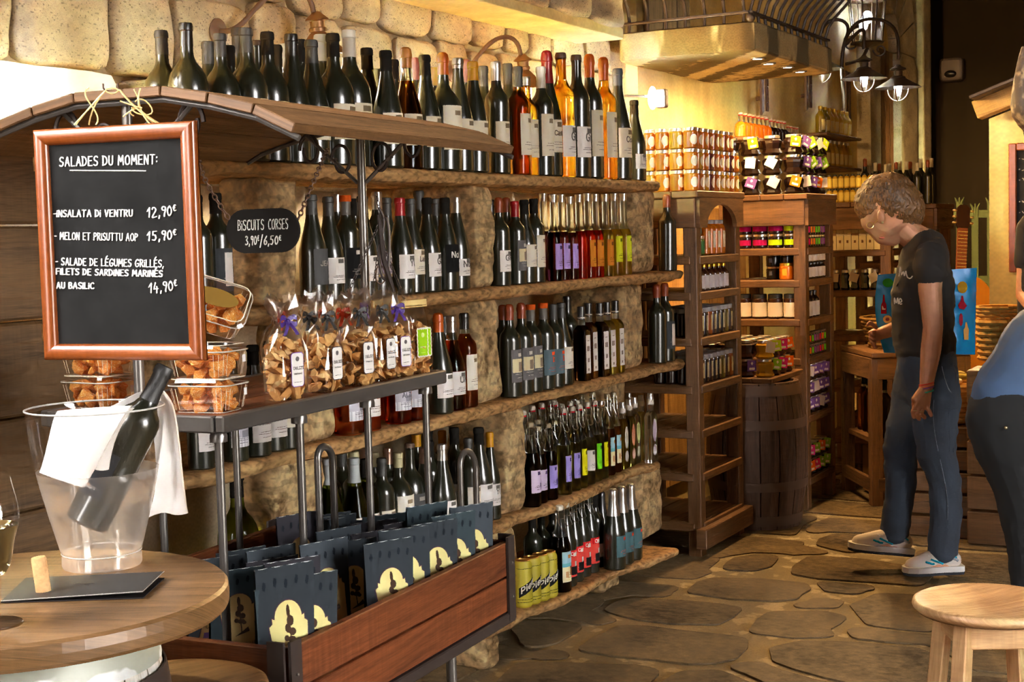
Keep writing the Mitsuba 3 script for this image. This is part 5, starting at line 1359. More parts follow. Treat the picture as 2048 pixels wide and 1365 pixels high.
# folded napkin over the rim, one fold in front, one behind the bottle
NAP = mat('white_linen', two({'type': 'principled', 'base_color': rgb('#f3f2f1'), 'roughness': .9, 'sheen': .5, 'specular': .1}))
nk = thing('white_napkin', 'folded white linen napkin draped over both sides of the wine bucket', 'napkin')
def cloth(rows, d, th=.006, nu=18, nv=20, wave=.004, seed=1):
    """rows of (px, py, depth offset) left to right, top to bottom -> a thick smooth cloth."""
    from scipy.interpolate import RectBivariateSpline
    G = np.array([[at_d(x, y, d + k) for x, y, k in r] for r in rows]); m, n = G.shape[:2]
    U, V = np.linspace(0, 1, nu), np.linspace(0, 1, nv)
    Pp = np.stack([RectBivariateSpline(np.linspace(0, 1, m), np.linspace(0, 1, n), G[..., k], kx=min(3, m - 1), ky=min(3, n - 1))(V, U) for k in range(3)], -1)
    Pp += (meshkit.fbm(Pp * 28, 3, seed)[..., None] - .5) * wave * 2 * -fw
    v1, v2 = Pp.reshape(-1, 3), (Pp + fw * th).reshape(-1, 3); F = []
    N = nu * nv
    for i in range(nv - 1):
        for j in range(nu - 1):
            a, b, c, e = i * nu + j, i * nu + j + 1, (i + 1) * nu + j + 1, (i + 1) * nu + j
            F += [[a, e, c], [a, c, b], [N + a, N + c, N + e], [N + a, N + b, N + c]]
    edge = [j for j in range(nu)] + [i * nu + nu - 1 for i in range(1, nv)] + [(nv - 1) * nu + j for j in range(nu - 2, -1, -1)] + [i * nu for i in range(nv - 2, 0, -1)]
    for a, b in zip(edge, edge[1:] + edge[:1]): F += [[a, b, N + b], [a, N + b, N + a]]
    return np.vstack([v1, v2]), np.array(F)
fr = -rt - .012
put(nk, 'front_fold', cloth([[(116, 822, -.05), (185, 816, -.065), (262, 812, -.05)], [(104, 850, -.078), (170, 850, -.095), (236, 850, -.085)], [(92, 900, -.084), (150, 905, -.1), (206, 905, -.092)], [(78, 946, -.085), (122, 962, -.1), (166, 976, -.095)]], bd_, .009, wave=.002), NAP, smooth=40)
put(nk, 'under_fold', cloth([[(236, 820, -.05), (250, 818, -.05), (268, 816, -.04)], [(212, 870, -.08), (222, 872, -.08), (234, 868, -.075)], [(186, 938, -.085), (200, 942, -.085), (216, 940, -.08)]], bd_ + .004, .006), NAP, smooth=40)
put(nk, 'middle_roll', cloth([[(222, 812, .02), (250, 798, .03), (290, 782, .05), (318, 800, .06)], [(240, 838, -.03), (262, 842, -.01), (284, 828, .02), (304, 822, .05)]], bd_, .02, wave=.006), NAP, smooth=40)
put(nk, 'back_fold', cloth([[(282, 790, .06), (302, 772, .07), (322, 780, .07), (336, 798, .06)], [(300, 840, .085), (325, 832, .09), (342, 838, .09), (352, 850, .08)], [(312, 930, .09), (335, 925, .095), (350, 930, .1), (362, 940, .09)], [(296, 1036, .09), (330, 1026, .1), (346, 1030, .105), (374, 1028, .09)]], bd_, .012, wave=.005), NAP, smooth=40)
# cork, menu card, wine glass, spill
ck = at_z(88, 1190, TZ)
v, f = lathe([(0, 0), (.0108, 0), (.0118, .003), (.0118, .056), (.0108, .059), (0, .059)], 18)
Mt = trimesh.transformations.rotation_matrix(.10, -fw)[:3, :3]
def corkfn(p, n, uv):
    return mix(lin('#a8754a'), lin('#d9aa7c'), fbm(p.x * 150, p.y * 150, p.z * 150, 3))
single('wine_cork', moved((v, f), ck + np.array([0, 0, .001]), M=Mt), mat('cork_stopper', two({'type': 'diffuse', 'reflectance': mikit.proc(corkfn)})), 'used wine cork standing on the barrel table behind the black menu', 'cork', smooth=40)
mc = [at_z(x, y, TZ + .0015) for x, y in ((52, 1159), (329, 1157), (286, 1197), (2, 1206))]
menu = thing('folded_menu', 'closed black folded menu card lying on the barrel table', 'menu')
def sheet(q, lift):
    q = [np.asarray(a) + np.array([0, 0, l]) for a, l in zip(q, lift)]; v = np.array(q + [a - np.array([0, 0, .0012]) for a in q])
    return v, np.array([[0, 1, 2], [0, 2, 3], [4, 6, 5], [4, 7, 6]] + [x for i in range(4) for x in ([i, i + 4, (i + 1) % 4 + 4], [i, (i + 1) % 4 + 4, (i + 1) % 4])])
mc = [p if (p[1] if False else True) else p for p in mc][::-1]
put(menu, 'lower_leaf', sheet(mc, (.0005, .0005, .0005, .0005)), flat('#211f1f'))
put(menu, 'upper_leaf', sheet(mc, (.0022, .010, .011, .0022)), gloss('#232120', .35))
e0, e1 = mc[0] + [0, 0, .0024], mc[1] + [0, 0, .0102]
put(menu, 'pale_edge', joined([sweep([e0, e1], .0007, 4), sweep([mc[1] + [0, 0, .0102], mc[2] + [0, 0, .0112]], .0007, 4)]), flat('#8d8a86'))
m0 = np.mean(mc, 0); ux = mc[1] - mc[0]; ux[2] = 0; ux /= np.linalg.norm(ux)
put(menu, 'print', moved(extr(unary_union([LineString([(0, .004), (.006, .009), (.012, .003), (.02, .008), (.03, .006)]).buffer(.0006), LineString([(.008, -.004), (.024, -.003)]).buffer(.0006)]), 0, .0004), m0 + np.array([0, 0, .0075]) - ux * .015, M=np.stack([ux, np.cross([0, 0, 1], ux), [0, 0, 1]], 1)), flat('#3a3530'))
gc = at_z(-14, 1250, TZ)
gd = float((gc - EYE) @ fw); rg = 61 * gd / FOC
GLASS = mat('wine_glass', {'type': 'thindielectric', 'int_ior': 1.5})
t = thing('wine_glass', 'stemmed glass of white wine at the left edge of the barrel table', 'glass')
ztop = at_plane(-14, 957, gc, np.array([fw[0], fw[1], 0]))[2] - TZ; zwid = at_plane(-14, 1040, gc, np.array([fw[0], fw[1], 0]))[2] - TZ
bw = [(.004, .07), (.02, .074), (rg * .8, zwid - .035), (rg, zwid), (rg * .93, (zwid + ztop) / 2), (rg * .78, ztop)]
put(t, 'bowl', moved(lathe(spline(np.array(bw), 24).tolist(), 32), gc), GLASS, smooth=True)
wl_ = spline(np.array(bw), 40); wl_ = wl_[wl_[:, 1] < zwid - .008] * np.array([.985, 1]); wl_ = np.vstack([[0, wl_[0, 1]], wl_, [0, wl_[-1, 1]]])
put(t, 'wine', moved(lathe(wl_.tolist(), 32), gc), clear('#e8dc9a'), smooth=40)
put(t, 'stem', moved(lathe([(.0045, .07), (.0035, .05), (.0035, .012), (.008, .005), (rg * .93, .002), (rg * .95, .001), (0, .0)], 28), gc + np.array([0, 0, .0005])), ACS, smooth=40)
sp = at_z(352, 1165, TZ)
single('spilled_drops', moved(lathe([(0, .0012), (.008, .001), (.011, .0002), (0, .0002)], 16), sp), gloss('#4a2418', .05), 'small spilled wine drops drying beside the menu on the barrel table', 'spill') if False else None

# stools
def stool(c, z, r, words, turn=0.0, m=W_BEECH):
    t = thing('wooden_stool', words, 'stool')
    v, f = lathe([(0, -.028), (r - .012, -.028), (r - .002, -.018), (r, -.012), (r - .003, -.003), (r - .012, 0), (r * .8, -.0015), (r * .5, -.006), (0, -.008)], 56)
    put(t, 'seat', (v + np.array([c[0], c[1], z]), f), m, smooth=True, uv=np.stack([v[:, 1] * .8 + v[:, 0] * .6, v[:, 0] * .8 - v[:, 1] * .6 + v[:, 2]], 1))
    cs = [(math.cos(turn + k * np.pi / 2), math.sin(turn + k * np.pi / 2)) for k in range(4)]
    feet = []
    for a, b in cs:
        p = np.array([c[0] + a * r * .66, c[1] + b * r * .66, z - .029]); q = np.array([c[0] + a * r * .98, c[1] + b * r * .98, .0]); feet.append((p, q))
        put(t, 'leg', beam(p, q, .036, .036, (-b, a, 0)), m)
    for i in range(4):
        (p, q), (p2, q2) = feet[i], feet[(i + 1) % 4]
        put(t, 'apron', beam(p + (q - p) * .07, p2 + (q2 - p2) * .07, .018, .055), m)
        put(t, 'stretcher', beam(p + (q - p) * (.6 + .1 * (i % 2)), p2 + (q2 - p2) * (.6 + .1 * (i % 2)), .018, .026), m)
sc1 = at_z(1978, 1200, .55); stool(sc1, .55, .175, 'pale wooden stool with round dished seat at the right front', math.radians(72))
sc2 = at_z(338, 1372, .70); stool(sc2, .70, .165, 'wooden stool pushed under the barrel table, only its seat edge showing', .4, W_OAK)
# ------------------------------------------------------------------ balcony, wall door, lamps further in
PW = WX + .08                                   # face of the plastered wall
bal = struct('trim_balcony')
put(bal, 'slab', moved(rock((.67, 1.25, .136), 5, .006, 4, 24.0, .6), (PW + .335, 6.83, 2.283)), CONCRETE, smooth=40)
BY0, BY1, BX, BZ = 6.22, 7.43, -2.14, 2.388
put(bal, 'bottom_rail', joined([beam((PW, BY0, BZ), (BX, BY0, BZ), .03, .012), beam((BX, BY0, BZ), (BX, BY1, BZ), .03, .012)]) if False else joined([beam((PW, BY0, BZ), (BX, BY0, BZ), .03, .012).mesh, beam((BX, BY0, BZ), (BX, BY1, BZ), .03, .012).mesh]), IRON)
def bar(p, out):
    q = [np.array(p) + np.array([0, 0, z]) + np.asarray(out) * o for z, o in ((-.04, 0), (.04, 0), (.10, .035), (.2, .13), (.34, .17), (.48, .12), (.62, .03), (.75, .0))]
    return sweep(spline(q, 18), .0075, 6)
for i in range(7): put(bal, 'baluster', bar((PW + .06 + i * .092, BY0, BZ), (0, -1, 0)), IRON)
for i in range(13): put(bal, 'baluster', bar((BX, BY0 + .03 + i * .097, BZ), (1, 0, 0)), IRON)
for i in range(6):
    g = np.linspace(0, 2 * np.pi, 22); c = np.array([BX + .12, BY0 + .15 + i * .19, BZ + .26])
    put(bal, 'scroll', sweep([c + np.array([.03 * math.sin(t), .075 * math.cos(t), .075 * math.sin(t)]) for t in g], .006, 6, False), IRON)
put(bal, 'ball_finial', ball((BX + .005, BY0, BZ - .025), .02, 2), IRON, smooth=True)
for px, py in ((1515, 117), (1537, 127), (1575, 134), (1600, 143)):
    c = at_z(px, py, 2.2135)
    t = thing('recessed_downlight', 'small recessed downlight under the balcony slab, %s from left' % nth(1 + [1515, 1537, 1575, 1600].index(px)), 'lamp', 'downlights under the balcony')
    put(t, 'ring', moved(lathe([(.022, .0), (.034, 0), (.036, .006), (.024, .006), (.022, 0)], 24), c + np.array([0, 0, -.004])), STEEL)
    k = key(t + '__lens')
    v, f = lathe([(0, 0), (.022, 0)], 20)
    scene[k] = {**mikit.ply(moved((v, f), c + np.array([0, 0, -.0005])), flat('#fff3d8')), 'emitter': emitter(BULB['downlight'])}
sh = thing('wooden_shutter', 'dark wooden shutter on the wall above the balcony slab', 'shutter')
ys0, ys1 = at_x(1284, 40, PW)[1], at_x(1368, 40, PW)[1]
for j in range(3): put(sh, 'board', wood((PW + .02, ys0 + (ys1 - ys0) * (j + .5) / 3, 2.62), (.03, (ys1 - ys0) / 3 - .006, .62), 2), W_PANEL)
for i, (px, y0, y1) in enumerate(((1512, 160, 232), (1602, 160, 224), (1682, 165, 248))):
    t = thing('iron_wall_bracket', 'rusty iron bracket bars on the lit plaster wall under the balcony, %s of three' % nth(i + 1), 'bracket', 'iron wall brackets')
    a, b = at_x(px, y0, PW), at_x(px, y1, PW)
    Yc = a[1]
    put(t, 'bar', joined([moved(extr(Polygon([(-.024, 0), (.024, .03), (.024, 2.5 - b[2]), (-.024, 2.5 - b[2])]), 0, .012), (PW + .03, Yc, b[2]), M=np.array([[0, 0, 1.0], [1, 0, 0], [0, 1, 0]]))]), RUST)
    put(t, 'wall_stud', joined([sweep([(PW - .01, Yc, z), (PW + .032, Yc, z)], .012, 8) for z in (b[2] + .08, 2.16)]), RUST) if False else put(t, 'wall_stud', sweep([(PW - .01, Yc, b[2] + .1), (PW + .034, Yc, b[2] + .1)], .012, 8), RUST)
    put(t, 'slotted_bar', joined([beam((PW + .03, Yc + .09 + s, 2.5), (PW + .03, Yc + .09 + s, b[2] + .03), .010, .010, (1, 0, 0)).mesh for s in (0, .03)] + [beam((PW + .03, Yc + .088, z), (PW + .03, Yc + .122, z), .01, .01).mesh for z in np.linspace(b[2] + .035, 2.45, 8)]), RUST)

# canopy with roof tiles above the wine
cpy = struct('trim_canopy')
cx0, cx1, cz = WX - .02, -2.60, 2.275
put(cpy, 'soffit', moved(rock((cx1 - cx0, 4.0, .05), 8, .004, 4, 30.0, .5), ((cx0 + cx1) / 2, 3.92, cz + .025)), PLASTER, smooth=40)
rs = random.Random(3)
y = 1.95
while y < 5.85:
    w = min(rs.uniform(.3, .55), 5.92 - y)
    put(cpy, 'fascia_stone', moved(rock((.12, w - .006, .17), int(y * 100), .018, 3, 9.0, .8), (cx1 - .045, y + w / 2, cz + .125)), STONE, smooth=50); y += w
TILE = [flat('#b8714a'), flat('#a8623f'), flat('#c58a60')]
for i in range(24):
    y = 2.1 + i * .165
    if y > 5.95: break
    up = i % 2 == 0
    a = np.linspace(0, np.pi, 9); a = a if up else -a
    o = np.stack([np.cos(a) * .095, np.sin(a) * .05], 1); n = len(o); V = []
    for x, dz, s in ((cx1 + .07, .0, 1.06), (cx1 - .4, .14, .9)):
        for (yy, zz) in o * s: V.append((x, y + yy, cz + .245 + dz + zz))
        for (yy, zz) in o * s * .86: V.append((x, y + yy, cz + .245 + dz + zz))
    F = [q for j in range(n - 1) for q in ([j, j + 1, 2 * n + j + 1], [j, 2 * n + j + 1, 2 * n + j], [n + j, 3 * n + j + 1, n + j + 1], [n + j, 3 * n + j, 3 * n + j + 1], [j, n + j + 1, j + 1], [j, n + j, n + j + 1])]
    put(cpy, 'roof_tile', (np.array(V), np.array(F)), TILE[i % 3], smooth=30)
put(cpy, 'wall_above', moved(trimesh.creation.box((.1, 4.2, 1.3)), (cx0 - .03, 3.9, 3.2)), PLASTER)

# arched doorway in the plastered wall
door = struct('door_1')
y0, y1, y2, y3, y4 = [at_x(px, 250, PW)[1] for px in (1714, 1736, 1778, 1812, 1829)]
def jamb(a, b, z, nm, d=.06):
    put(door, nm, moved(rock((.12, b - a, z), int(a * 10), .008, 3, 16.0, .8), (PW + d - .02, (a + b) / 2, z / 2)), STONE, smooth=40)
jamb(y0, y1, 2.75, 'stone_jamb'); jamb(y2, y3, 2.75, 'stone_jamb'); jamb(y3 + .02, y4, 4.0, 'stone_quoin', .1)
ym, ra = (y1 + y2) / 2, (y2 - y1) / 2
for i in range(9):
    a0, a1 = np.pi * i / 9, np.pi * (i + 1) / 9; ro = ra + (y3 - y2) * .95
    pts = [(ym + r * math.cos(a), 2.75 + r * math.sin(a)) for r, a in ((ra, a0 + .01), (ro, a0 + .01), (ro, (a0 + a1) / 2), (ro, a1 - .01), (ra, a1 - .01), (ra, (a0 + a1) / 2))]
    v, f = extr(Polygon(pts), 0, .1).vertices, extr(Polygon(pts), 0, .1).faces
    put(door, 'arch_stone', (np.stack([v[:, 2] + PW - .01, v[:, 0], v[:, 1]], 1), f), STONE)
for j in range(5): put(door, 'door_board', wood((PW + .015, y1 + (y2 - y1) * (j + .5) / 5, 1.38), (.04, (y2 - y1) / 5 - .008, 2.74), 2), W_PANEL)

# street-lamp cluster: bracket, three pendants and a lantern
ln = thing('lantern_wall_lamp', 'tall glass lantern glowing on the wall beside the arched door', 'lamp')
ld = 9.95
lc = at_d(1735, 88, ld); ls = ld / FOC
def lan(r, z): return [(r, z)]
put(ln, 'base', moved(lathe([(0, -.03), (.03, -.02), (.11, 0), (.12, .012), (.0, .012)], 8), lc), IRON)
put(ln, 'glass', moved(lathe([(.095, .012), (.125, .30)], 8), lc), PET)
for k in range(8):
    a = (k) * np.pi / 4; put(ln, 'glazing_bar', sweep([lc + np.array([.1 * math.cos(a), .1 * math.sin(a), .012]), lc + np.array([.13 * math.cos(a), .13 * math.sin(a), .30])], .005, 5), IRON)
put(ln, 'band', moved(lathe([(.13, .29), (.14, .29), (.14, .325), (.13, .325)], 8), lc), IRON)
put(ln, 'hood', moved(lathe([(.135, .325), (.12, .42), (.07, .5), (0, .53)], 8), lc), PET)
for k in range(8):
    a = k * np.pi / 4; put(ln, 'hood_bar', sweep([lc + np.array([r * math.cos(a), r * math.sin(a), z]) for r, z in ((.135, .325), (.12, .42), (.07, .5), (0, .53))], .005, 5), IRON)
put(ln, 'wall_arm', sweep([lc + [0, 0, -.03], lc + [-.05, .03, -.10], (PW, lc[1] + .05, lc[2] - .12)], .012, 6), IRON)
glow_bulb(ln, lc + np.array([0, 0, .18]), .035, BULB['lantern'], 1.3)
pc = thing('pendant_lamp_cluster', 'black iron bracket pole carrying the scrolled arms of the pendant lamps', 'lamp bracket')
pd = 9.5
base_p = at_d(1687, 260, pd + .1)
put(pc, 'pole', sweep(spline([at_d(1685, 250, pd + .1), at_d(1686, 180, pd + .1), at_d(1688, 90, pd + .1), at_d(1700, 62, pd + .05), at_d(1716, 52, pd)], 20), .012, 8), IRON)
put(pc, 'arm', sweep(spline([at_d(1700, 62, pd), at_d(1750, 38, pd - .02), at_d(1782, 50, pd - .05), at_d(1796, 80, pd - .1), at_d(1797, 118, pd - .1)], 24), .011, 8), IRON)
put(pc, 'arm', sweep(spline([at_d(1690, 90, pd), at_d(1712, 68, pd - .05), at_d(1726, 60, pd - .1), at_d(1728, 75, pd - .12), at_d(1728, 98, pd - .12)], 24), .011, 8), IRON)
put(pc, 'arm', sweep(spline([at_d(1690, 80, pd + .1), at_d(1680, 40, pd + .1), at_d(1655, 45, pd + .1), at_d(1642, 70, pd + .1), at_d(1642, 92, pd + .1)], 24), .011, 8), IRON)
for (x, y, s) in ((1700, 86, 1), (1760, 100, -1)):
    g = np.linspace(0, 2.4 * np.pi, 30)
    put(pc, 'scroll', sweep([at_d(x + s * (14 - 4.2 * t / np.pi) * math.cos(t), y + (14 - 4.2 * t / np.pi) * math.sin(t), pd) for t in g], .006, 6), IRON)
def pendant(px, py, d, words):
    t = thing('pendant_lamp', words, 'lamp', 'pendant lamps by the arched door')
    c = at_d(px, py, d); k = d / FOC * 46
    put(t, 'cap', moved(lathe([(0, k * 1.0), (k * .1, k * 1.0), (k * .16, k * .92), (k * .34, k * .84), (k * .36, k * .78), (k * .2, k * .72), (k * .19, k * .52), (k * .32, k * .46), (k * .34, k * .4)], 20), c), IRON, smooth=35)
    put(t, 'shade', moved(lathe([(k * .3, k * .42), (k * .5, k * .3), (k * .98, k * .02), (k * 1.0, -.0), (k * .96, 0), (k * .48, k * .26), (k * .27, k * .4)], 32), c), IRON, smooth=35)
    put(t, 'glass_globe', moved(ball((0, 0, -k * .08), (k * .42, k * .42, k * .46), 3), c), GLASS, smooth=True)
    for a in (0, np.pi / 2):
        g = np.linspace(np.pi, 2 * np.pi, 15)
        put(t, 'guard_wire', sweep([c + np.array([math.cos(a) * k * .46 * math.cos(q), math.sin(a) * k * .46 * math.cos(q), -k * .05 + k * .52 * math.sin(q)]) for q in g], .004, 5), BRASS)
    glow_bulb(t, c + np.array([0, 0, k * .02]), k * .17, BULB['pendant'], 1.2)
pendant(1642, 140, pd + .1, 'black pendant lamp with glowing globe partly hidden by the balcony corner')
pendant(1728, 158, pd - .12, 'black pendant lamp with glowing globe, middle one by the arched door')
pendant(1796, 176, pd - .1, 'black pendant lamp with glowing globe, rightmost by the arched door')

# ------------------------------------------------------------------ display stands
def stand(name, words, X0, X1, Y0, Y1, shelves, top, apron=.13, arch=False, cat='display stand'):
    """X0 aisle side, X1 wall side."""
    t = thing(name, words, cat)
    pw = .062
    for x in (X0 - pw / 2, X1 + pw / 2):
        for y in (Y0 + pw / 2, Y1 - pw / 2):
            put(t, 'post', wood((x, y, (top - .03) / 2), (pw, pw, top - .03), 2), W_RACK)
    for z in shelves:
        n = 3
        for j in range(n):
            xa, xb = X1 + .012, X0 - .012; w = (xb - xa) / n
            put(t, 'shelf_board', wood((xa + w * (j + .5), (Y0 + Y1) / 2, z - .011), (w - .004, Y1 - Y0 - .02, .022), 1), W_RACK)
        put(t, 'shelf_lip', wood((X0 - .006, (Y0 + Y1) / 2, z - .02), (.022, Y1 - Y0 - .06, .036), 1), W_RACK)
        put(t, 'shelf_lip', wood(((X0 + X1) / 2, Y0 + .006, z - .02), (X0 - X1 - .06, .022, .036), 0), W_RACK)
    for j in range(4):
        xa, xb = X1 - .02, X0 + .02; w = (xb - xa) / 4
        put(t, 'top_board', wood((xa + w * (j + .5), (Y0 + Y1) / 2, top - .015), (w - .004, Y1 - Y0 + .05, .03), 1), W_RACK)
    pol = Polygon([(Y0, top - .03 - apron), (Y1, top - .03 - apron), (Y1, top - .03), (Y0, top - .03)])
    if arch: pol = pol.difference(Point(0, 0).buffer(1, quad_segs=12).__class__([((Y0 + Y1) / 2 + (Y1 - Y0) * .34 * math.cos(a), top - .03 - apron + apron * .78 * math.sin(a)) for a in np.linspace(0, 2 * np.pi, 40)]))
    e = extr(pol, 0, .02); v = e.vertices
    put(t, 'apron', (np.stack([v[:, 2] + X0 - .002, v[:, 0], v[:, 1]], 1), e.faces), W_RACK, uv=np.stack([v[:, 0], v[:, 1]], 1))
    put(t, 'apron', wood(((X0 + X1) / 2, Y0 - .004, top - .03 - apron / 2), (X0 - X1, .02, apron), 0), W_RACK)
    return t
SX = -2.285
st1 = [1.322, 1.165, .965, .756, .56, .37, .15]
stand('display_stand', 'dark wooden display stand with arched apron and many shelves beside the wine shelving', SX, -2.74, 5.90, 6.46, st1, 1.603, arch=True)
s1 = 'display_stand'
put(s1, 'kick_rail', wood((SX + .01, 6.18, .085), (.05, .62, .09), 1), W_RACK)
st2 = [1.332, 1.17, .972, .775, .48, .16]
stand('display_stand', 'dark wooden display stand behind the barrel, stacked with tagged jars', -2.17, -2.62, 7.1, 7.6, st2, 1.603, cat='display stand')
# planks seen behind the stands
for i in range(7): put(wp, 'plank', wood((PW + .012, 5.95 + i * .3, .85), (.02, .292, 1.4), 2), W_PALE)

JG = {'amber': gloss('#b8660f', .06), 'honey': gloss('#d98a1c', .06), 'gold': gloss('#c79a1a', .06), 'dark': gloss('#1c0d08', .05), 'red': gloss('#5a1010', .06), 'brown': gloss('#3a1a0a', .06), 'orange': gloss('#e08a1a', .08), 'green': gloss('#6a7a2a', .06), 'oil': gloss('#8a7418', .06), 'black': gloss('#0c0a0a', .06), 'yellow': gloss('#c9a83a', .1)}
LID = {'silver': metal('#d9d4c8', .08), 'white': gloss('#d5d8dc', .3), 'gold': metal('#d9a83a', .12), 'black': gloss('#151515', .2), 'brown': gloss('#6a4a30', .4)}
JP = {'jar': [(0, 0), (.42, 0), (.48, .03), (.5, .08), (.5, .76), (.47, .82), (.43, .85), (0, .85)], 'tall': [(0, 0), (.44, 0), (.5, .03), (.5, .74), (.42, .82), (.3, .87), (.3, .92), (0, .92)], 'bot': [(0, 0), (.45, 0), (.5, .03), (.5, .6), (.44, .68), (.24, .78), (.2, .82), (.2, .94), (0, .94)]}
def disc_label():
    v, f = trimesh.creation.triangulate_polygon(Point(0, 0).buffer(1.0, quad_segs=6), engine='earcut')
    v, f = trimesh.remesh.subdivide_to_size(np.c_[v, np.zeros(len(v))], f, .45); A = v[:, 0] * .6
    return np.stack([.508 * np.cos(A), .508 * np.sin(A), .42 + .25 * v[:, 1]], 1), f
def jar(kind, p, d, h, body, lid, lab, words, name='jar', cat='jar', group=None, yaw=0.0, prints=True):
    """round jar: d diameter, h height with its lid; lab = (colour, z0, z1, half angle deg, kind) facing yaw (0 = the aisle)."""
    t = thing(name, words, cat, group)
    M = T().translate([float(x) for x in p]).rotate([0, 0, 1], yaw).scale([d, d, h])
    put(t, 'body', base('jar_' + kind, lambda: lathe(JP[kind], 18)), JG[body], M)
    zt, rr_ = {'jar': (.83, .475), 'tall': (.885, .33), 'bot': (.88, .225)}[kind]
    put(t, 'lid', base('jlid_' + kind, lambda: lathe([(rr_ - .02, zt), (rr_, zt + .005), (rr_, .985), (rr_ - .03, 1.0), (0, 1.0)], 18), 30), LID[lid], M)
    if lab:
        c, z0, z1, ha, sh = lab
        if sh == 'round':
            g = np.linspace(0, 2 * np.pi, 20)[:-1]
            put(t, 'label', base('jround', lambda: disc_label()), flat(c), M)
        else: put(t, 'label', base('jl%d_%d_%d' % (z0 * 100, z1 * 100, ha), lambda: patch(.507, z0, z1, -math.radians(ha), math.radians(ha), 10), True), flat(c), M)
    return t
# honey jars on the first stand: three tiers along two sides
TOP = 1.6035
hj = 0
for tier in range(3):
    L1 = [(-2.315 - i * .0655, 5.930) for i in range(6 if tier else 6)]
    n2 = (14, 14, 11)[tier]
    L2 = [(-2.315 - (R.uniform(0, .004)), 5.930 + (j + 1) * .0655) for j in range(8)] 
    if tier == 2: L2 = L2[:7]
    for side, L in (('end', L1), ('aisle', L2)):
        for i, (x, y) in enumerate(L):
            body = R.choice(['honey', 'honey', 'gold', 'amber']) if side == 'end' else R.choice(['honey', 'gold', 'amber', 'red', 'gold'])
            jar('jar', (x, y, TOP + tier * .0915), .0625, .091, body, 'silver', ('#f0e6c4', 0, 0, 0, 'round'), 'honey jar, round cream label, %s tier, %s %s, arched stand' % (('bottom', 'middle', 'top')[tier], nth(i + 1), 'on near end' if side == 'end' else 'on aisle side'),
                'honey_jar', 'jar', 'honey jars on the arched stand', yaw=(-34 if side == 'end' else -4) + R.uniform(-8, 8))
# first stand, shelf by shelf
z = st1[0] + .0005
for i, (y, b, l, n) in enumerate(((5.965, 'oil', '#b9b82a', 'yellow-green'), (6.015, 'green', '#4a7a4a', 'green'), (6.065, 'green', '#4a7a4a', 'green'))):
    jar('jar', (-2.335, y, z), .048, .085, b, 'silver', (l, .12, .72, 80, 'r'), 'small square-shouldered jar with %s label, %s from post under the arch' % (n, nth(i + 1)), 'spread_jar', 'jar', 'jars under the arch')
for i, (y, l, n) in enumerate(((5.975, '#d9d6cc', 'pale'), (6.035, '#3f7f8a', 'blue'))):
    jar('jar', (-2.340, y, z + .0855), .052, .08, 'oil', 'silver', (l, .12, .75, 60, 'r'), 'small jar, %s label, stacked on green jars under the arch' % n, 'spread_jar', 'jar', 'jars under the arch')
for i in range(4):
    jar('tall', (-2.335, 6.135 + i * .063, z), .052, .155, 'orange', 'white', ('#ead9b0', .2, .68, 34, 'r'), 'orange juice bottle with cream label, %s of four under the arch' % nth(i + 1), 'juice_bottle', 'bottle', 'juice bottles')
z = st1[1] + .0005
for i in range(7):
    jar('bot', (-2.330, 5.975 + i * .062, z), .052, .115, 'brown', 'gold', ('#d9d2dc', .08, .58, 75, 'r'), 'small brown bottle, gold cap, white label, %s of seven on arched stand' % nth(i + 1), 'syrup_bottle', 'bottle', 'syrup bottles')
for sh, zz in ((2, st1[2]), (3, st1[3])):
    for r_ in range(4):
        for i in range(9):
            b = ('brown', 'dark', 'dark', 'oil', 'brown', 'amber')[(i + r_ + sh) % 6] if i > 2 else 'dark'
            jar('jar', (-2.325 - r_ * .056, 5.960 + i * .0525, zz + .0005), .049, .125, b, 'white', ('#d9cf9a', .18, .72, 26, 'r') if r_ == 0 else None, 'dark jar, white lid, %s from post, %s row, %s shelf, arched stand' % (nth(i + 1), ('front', 'second', 'third', 'rear')[r_], ('third', 'fourth')[sh - 2]), 'preserve_jar', 'jar', 'white-lidded jars on the arched stand', yaw=R.uniform(-5, 5))
# second stand: end face (towards the street) and aisle side
yw = -88
z = st2[0] + .0005
for tier in range(2):
    for i in range(5):
        lime = i < (1, 2)[1 - tier]
        jar('jar', (-2.255 - i * .083, 7.155, z + tier * .0715), .078, .071, 'dark', 'silver', ('#b4d81c' if lime else '#a01850', .2, .6, 75, 'r'), '%s-labelled dark jar, %s tier, %s from post, second stand' % ('lime' if lime else 'magenta', ('lower', 'upper')[tier], nth(i + 1)), 'jam_jar', 'jar', 'jam jars on the second stand', yaw=yw + R.uniform(-12, 12))
z = st2[1] + .0005
jar('jar', (-2.285, 7.15, z), .072, .085, 'orange', 'gold', ('#d9a83a', .25, .65, 20, 'r'), 'single orange spread jar with gold lid on the second stand', 'spread_jar', 'jar', None, yw)
for tier in range(2):
    for i in range(2): jar('jar', (-2.30 - i * .078, 7.23, z + tier * .066), .075, .0655, 'black', 'silver', ('#6a7280', .3, .65, 14, 'r'), 'black jar behind the orange one, %s tier, %s' % (('lower', 'upper')[tier], ('right', 'left')[i]), 'spread_jar', 'jar', 'black jars on the second stand', yw - 10)
z = st2[2] + .0005
for i in range(5): jar('jar', (-2.262 - i * .0835, 7.152, z), .078, .125, 'brown', 'black', ('#e6d9cc', .08, .66, 86, 'r'), 'dark jar, black lid, large white label, %s from post, second stand' % nth(i + 1), 'preserve_jar', 'jar', 'white-labelled jars on the second stand', yw)
colz = ['#d81c6a', '#e0701c', '#6ac81c', '#8a4a9a', '#7a3a5a']
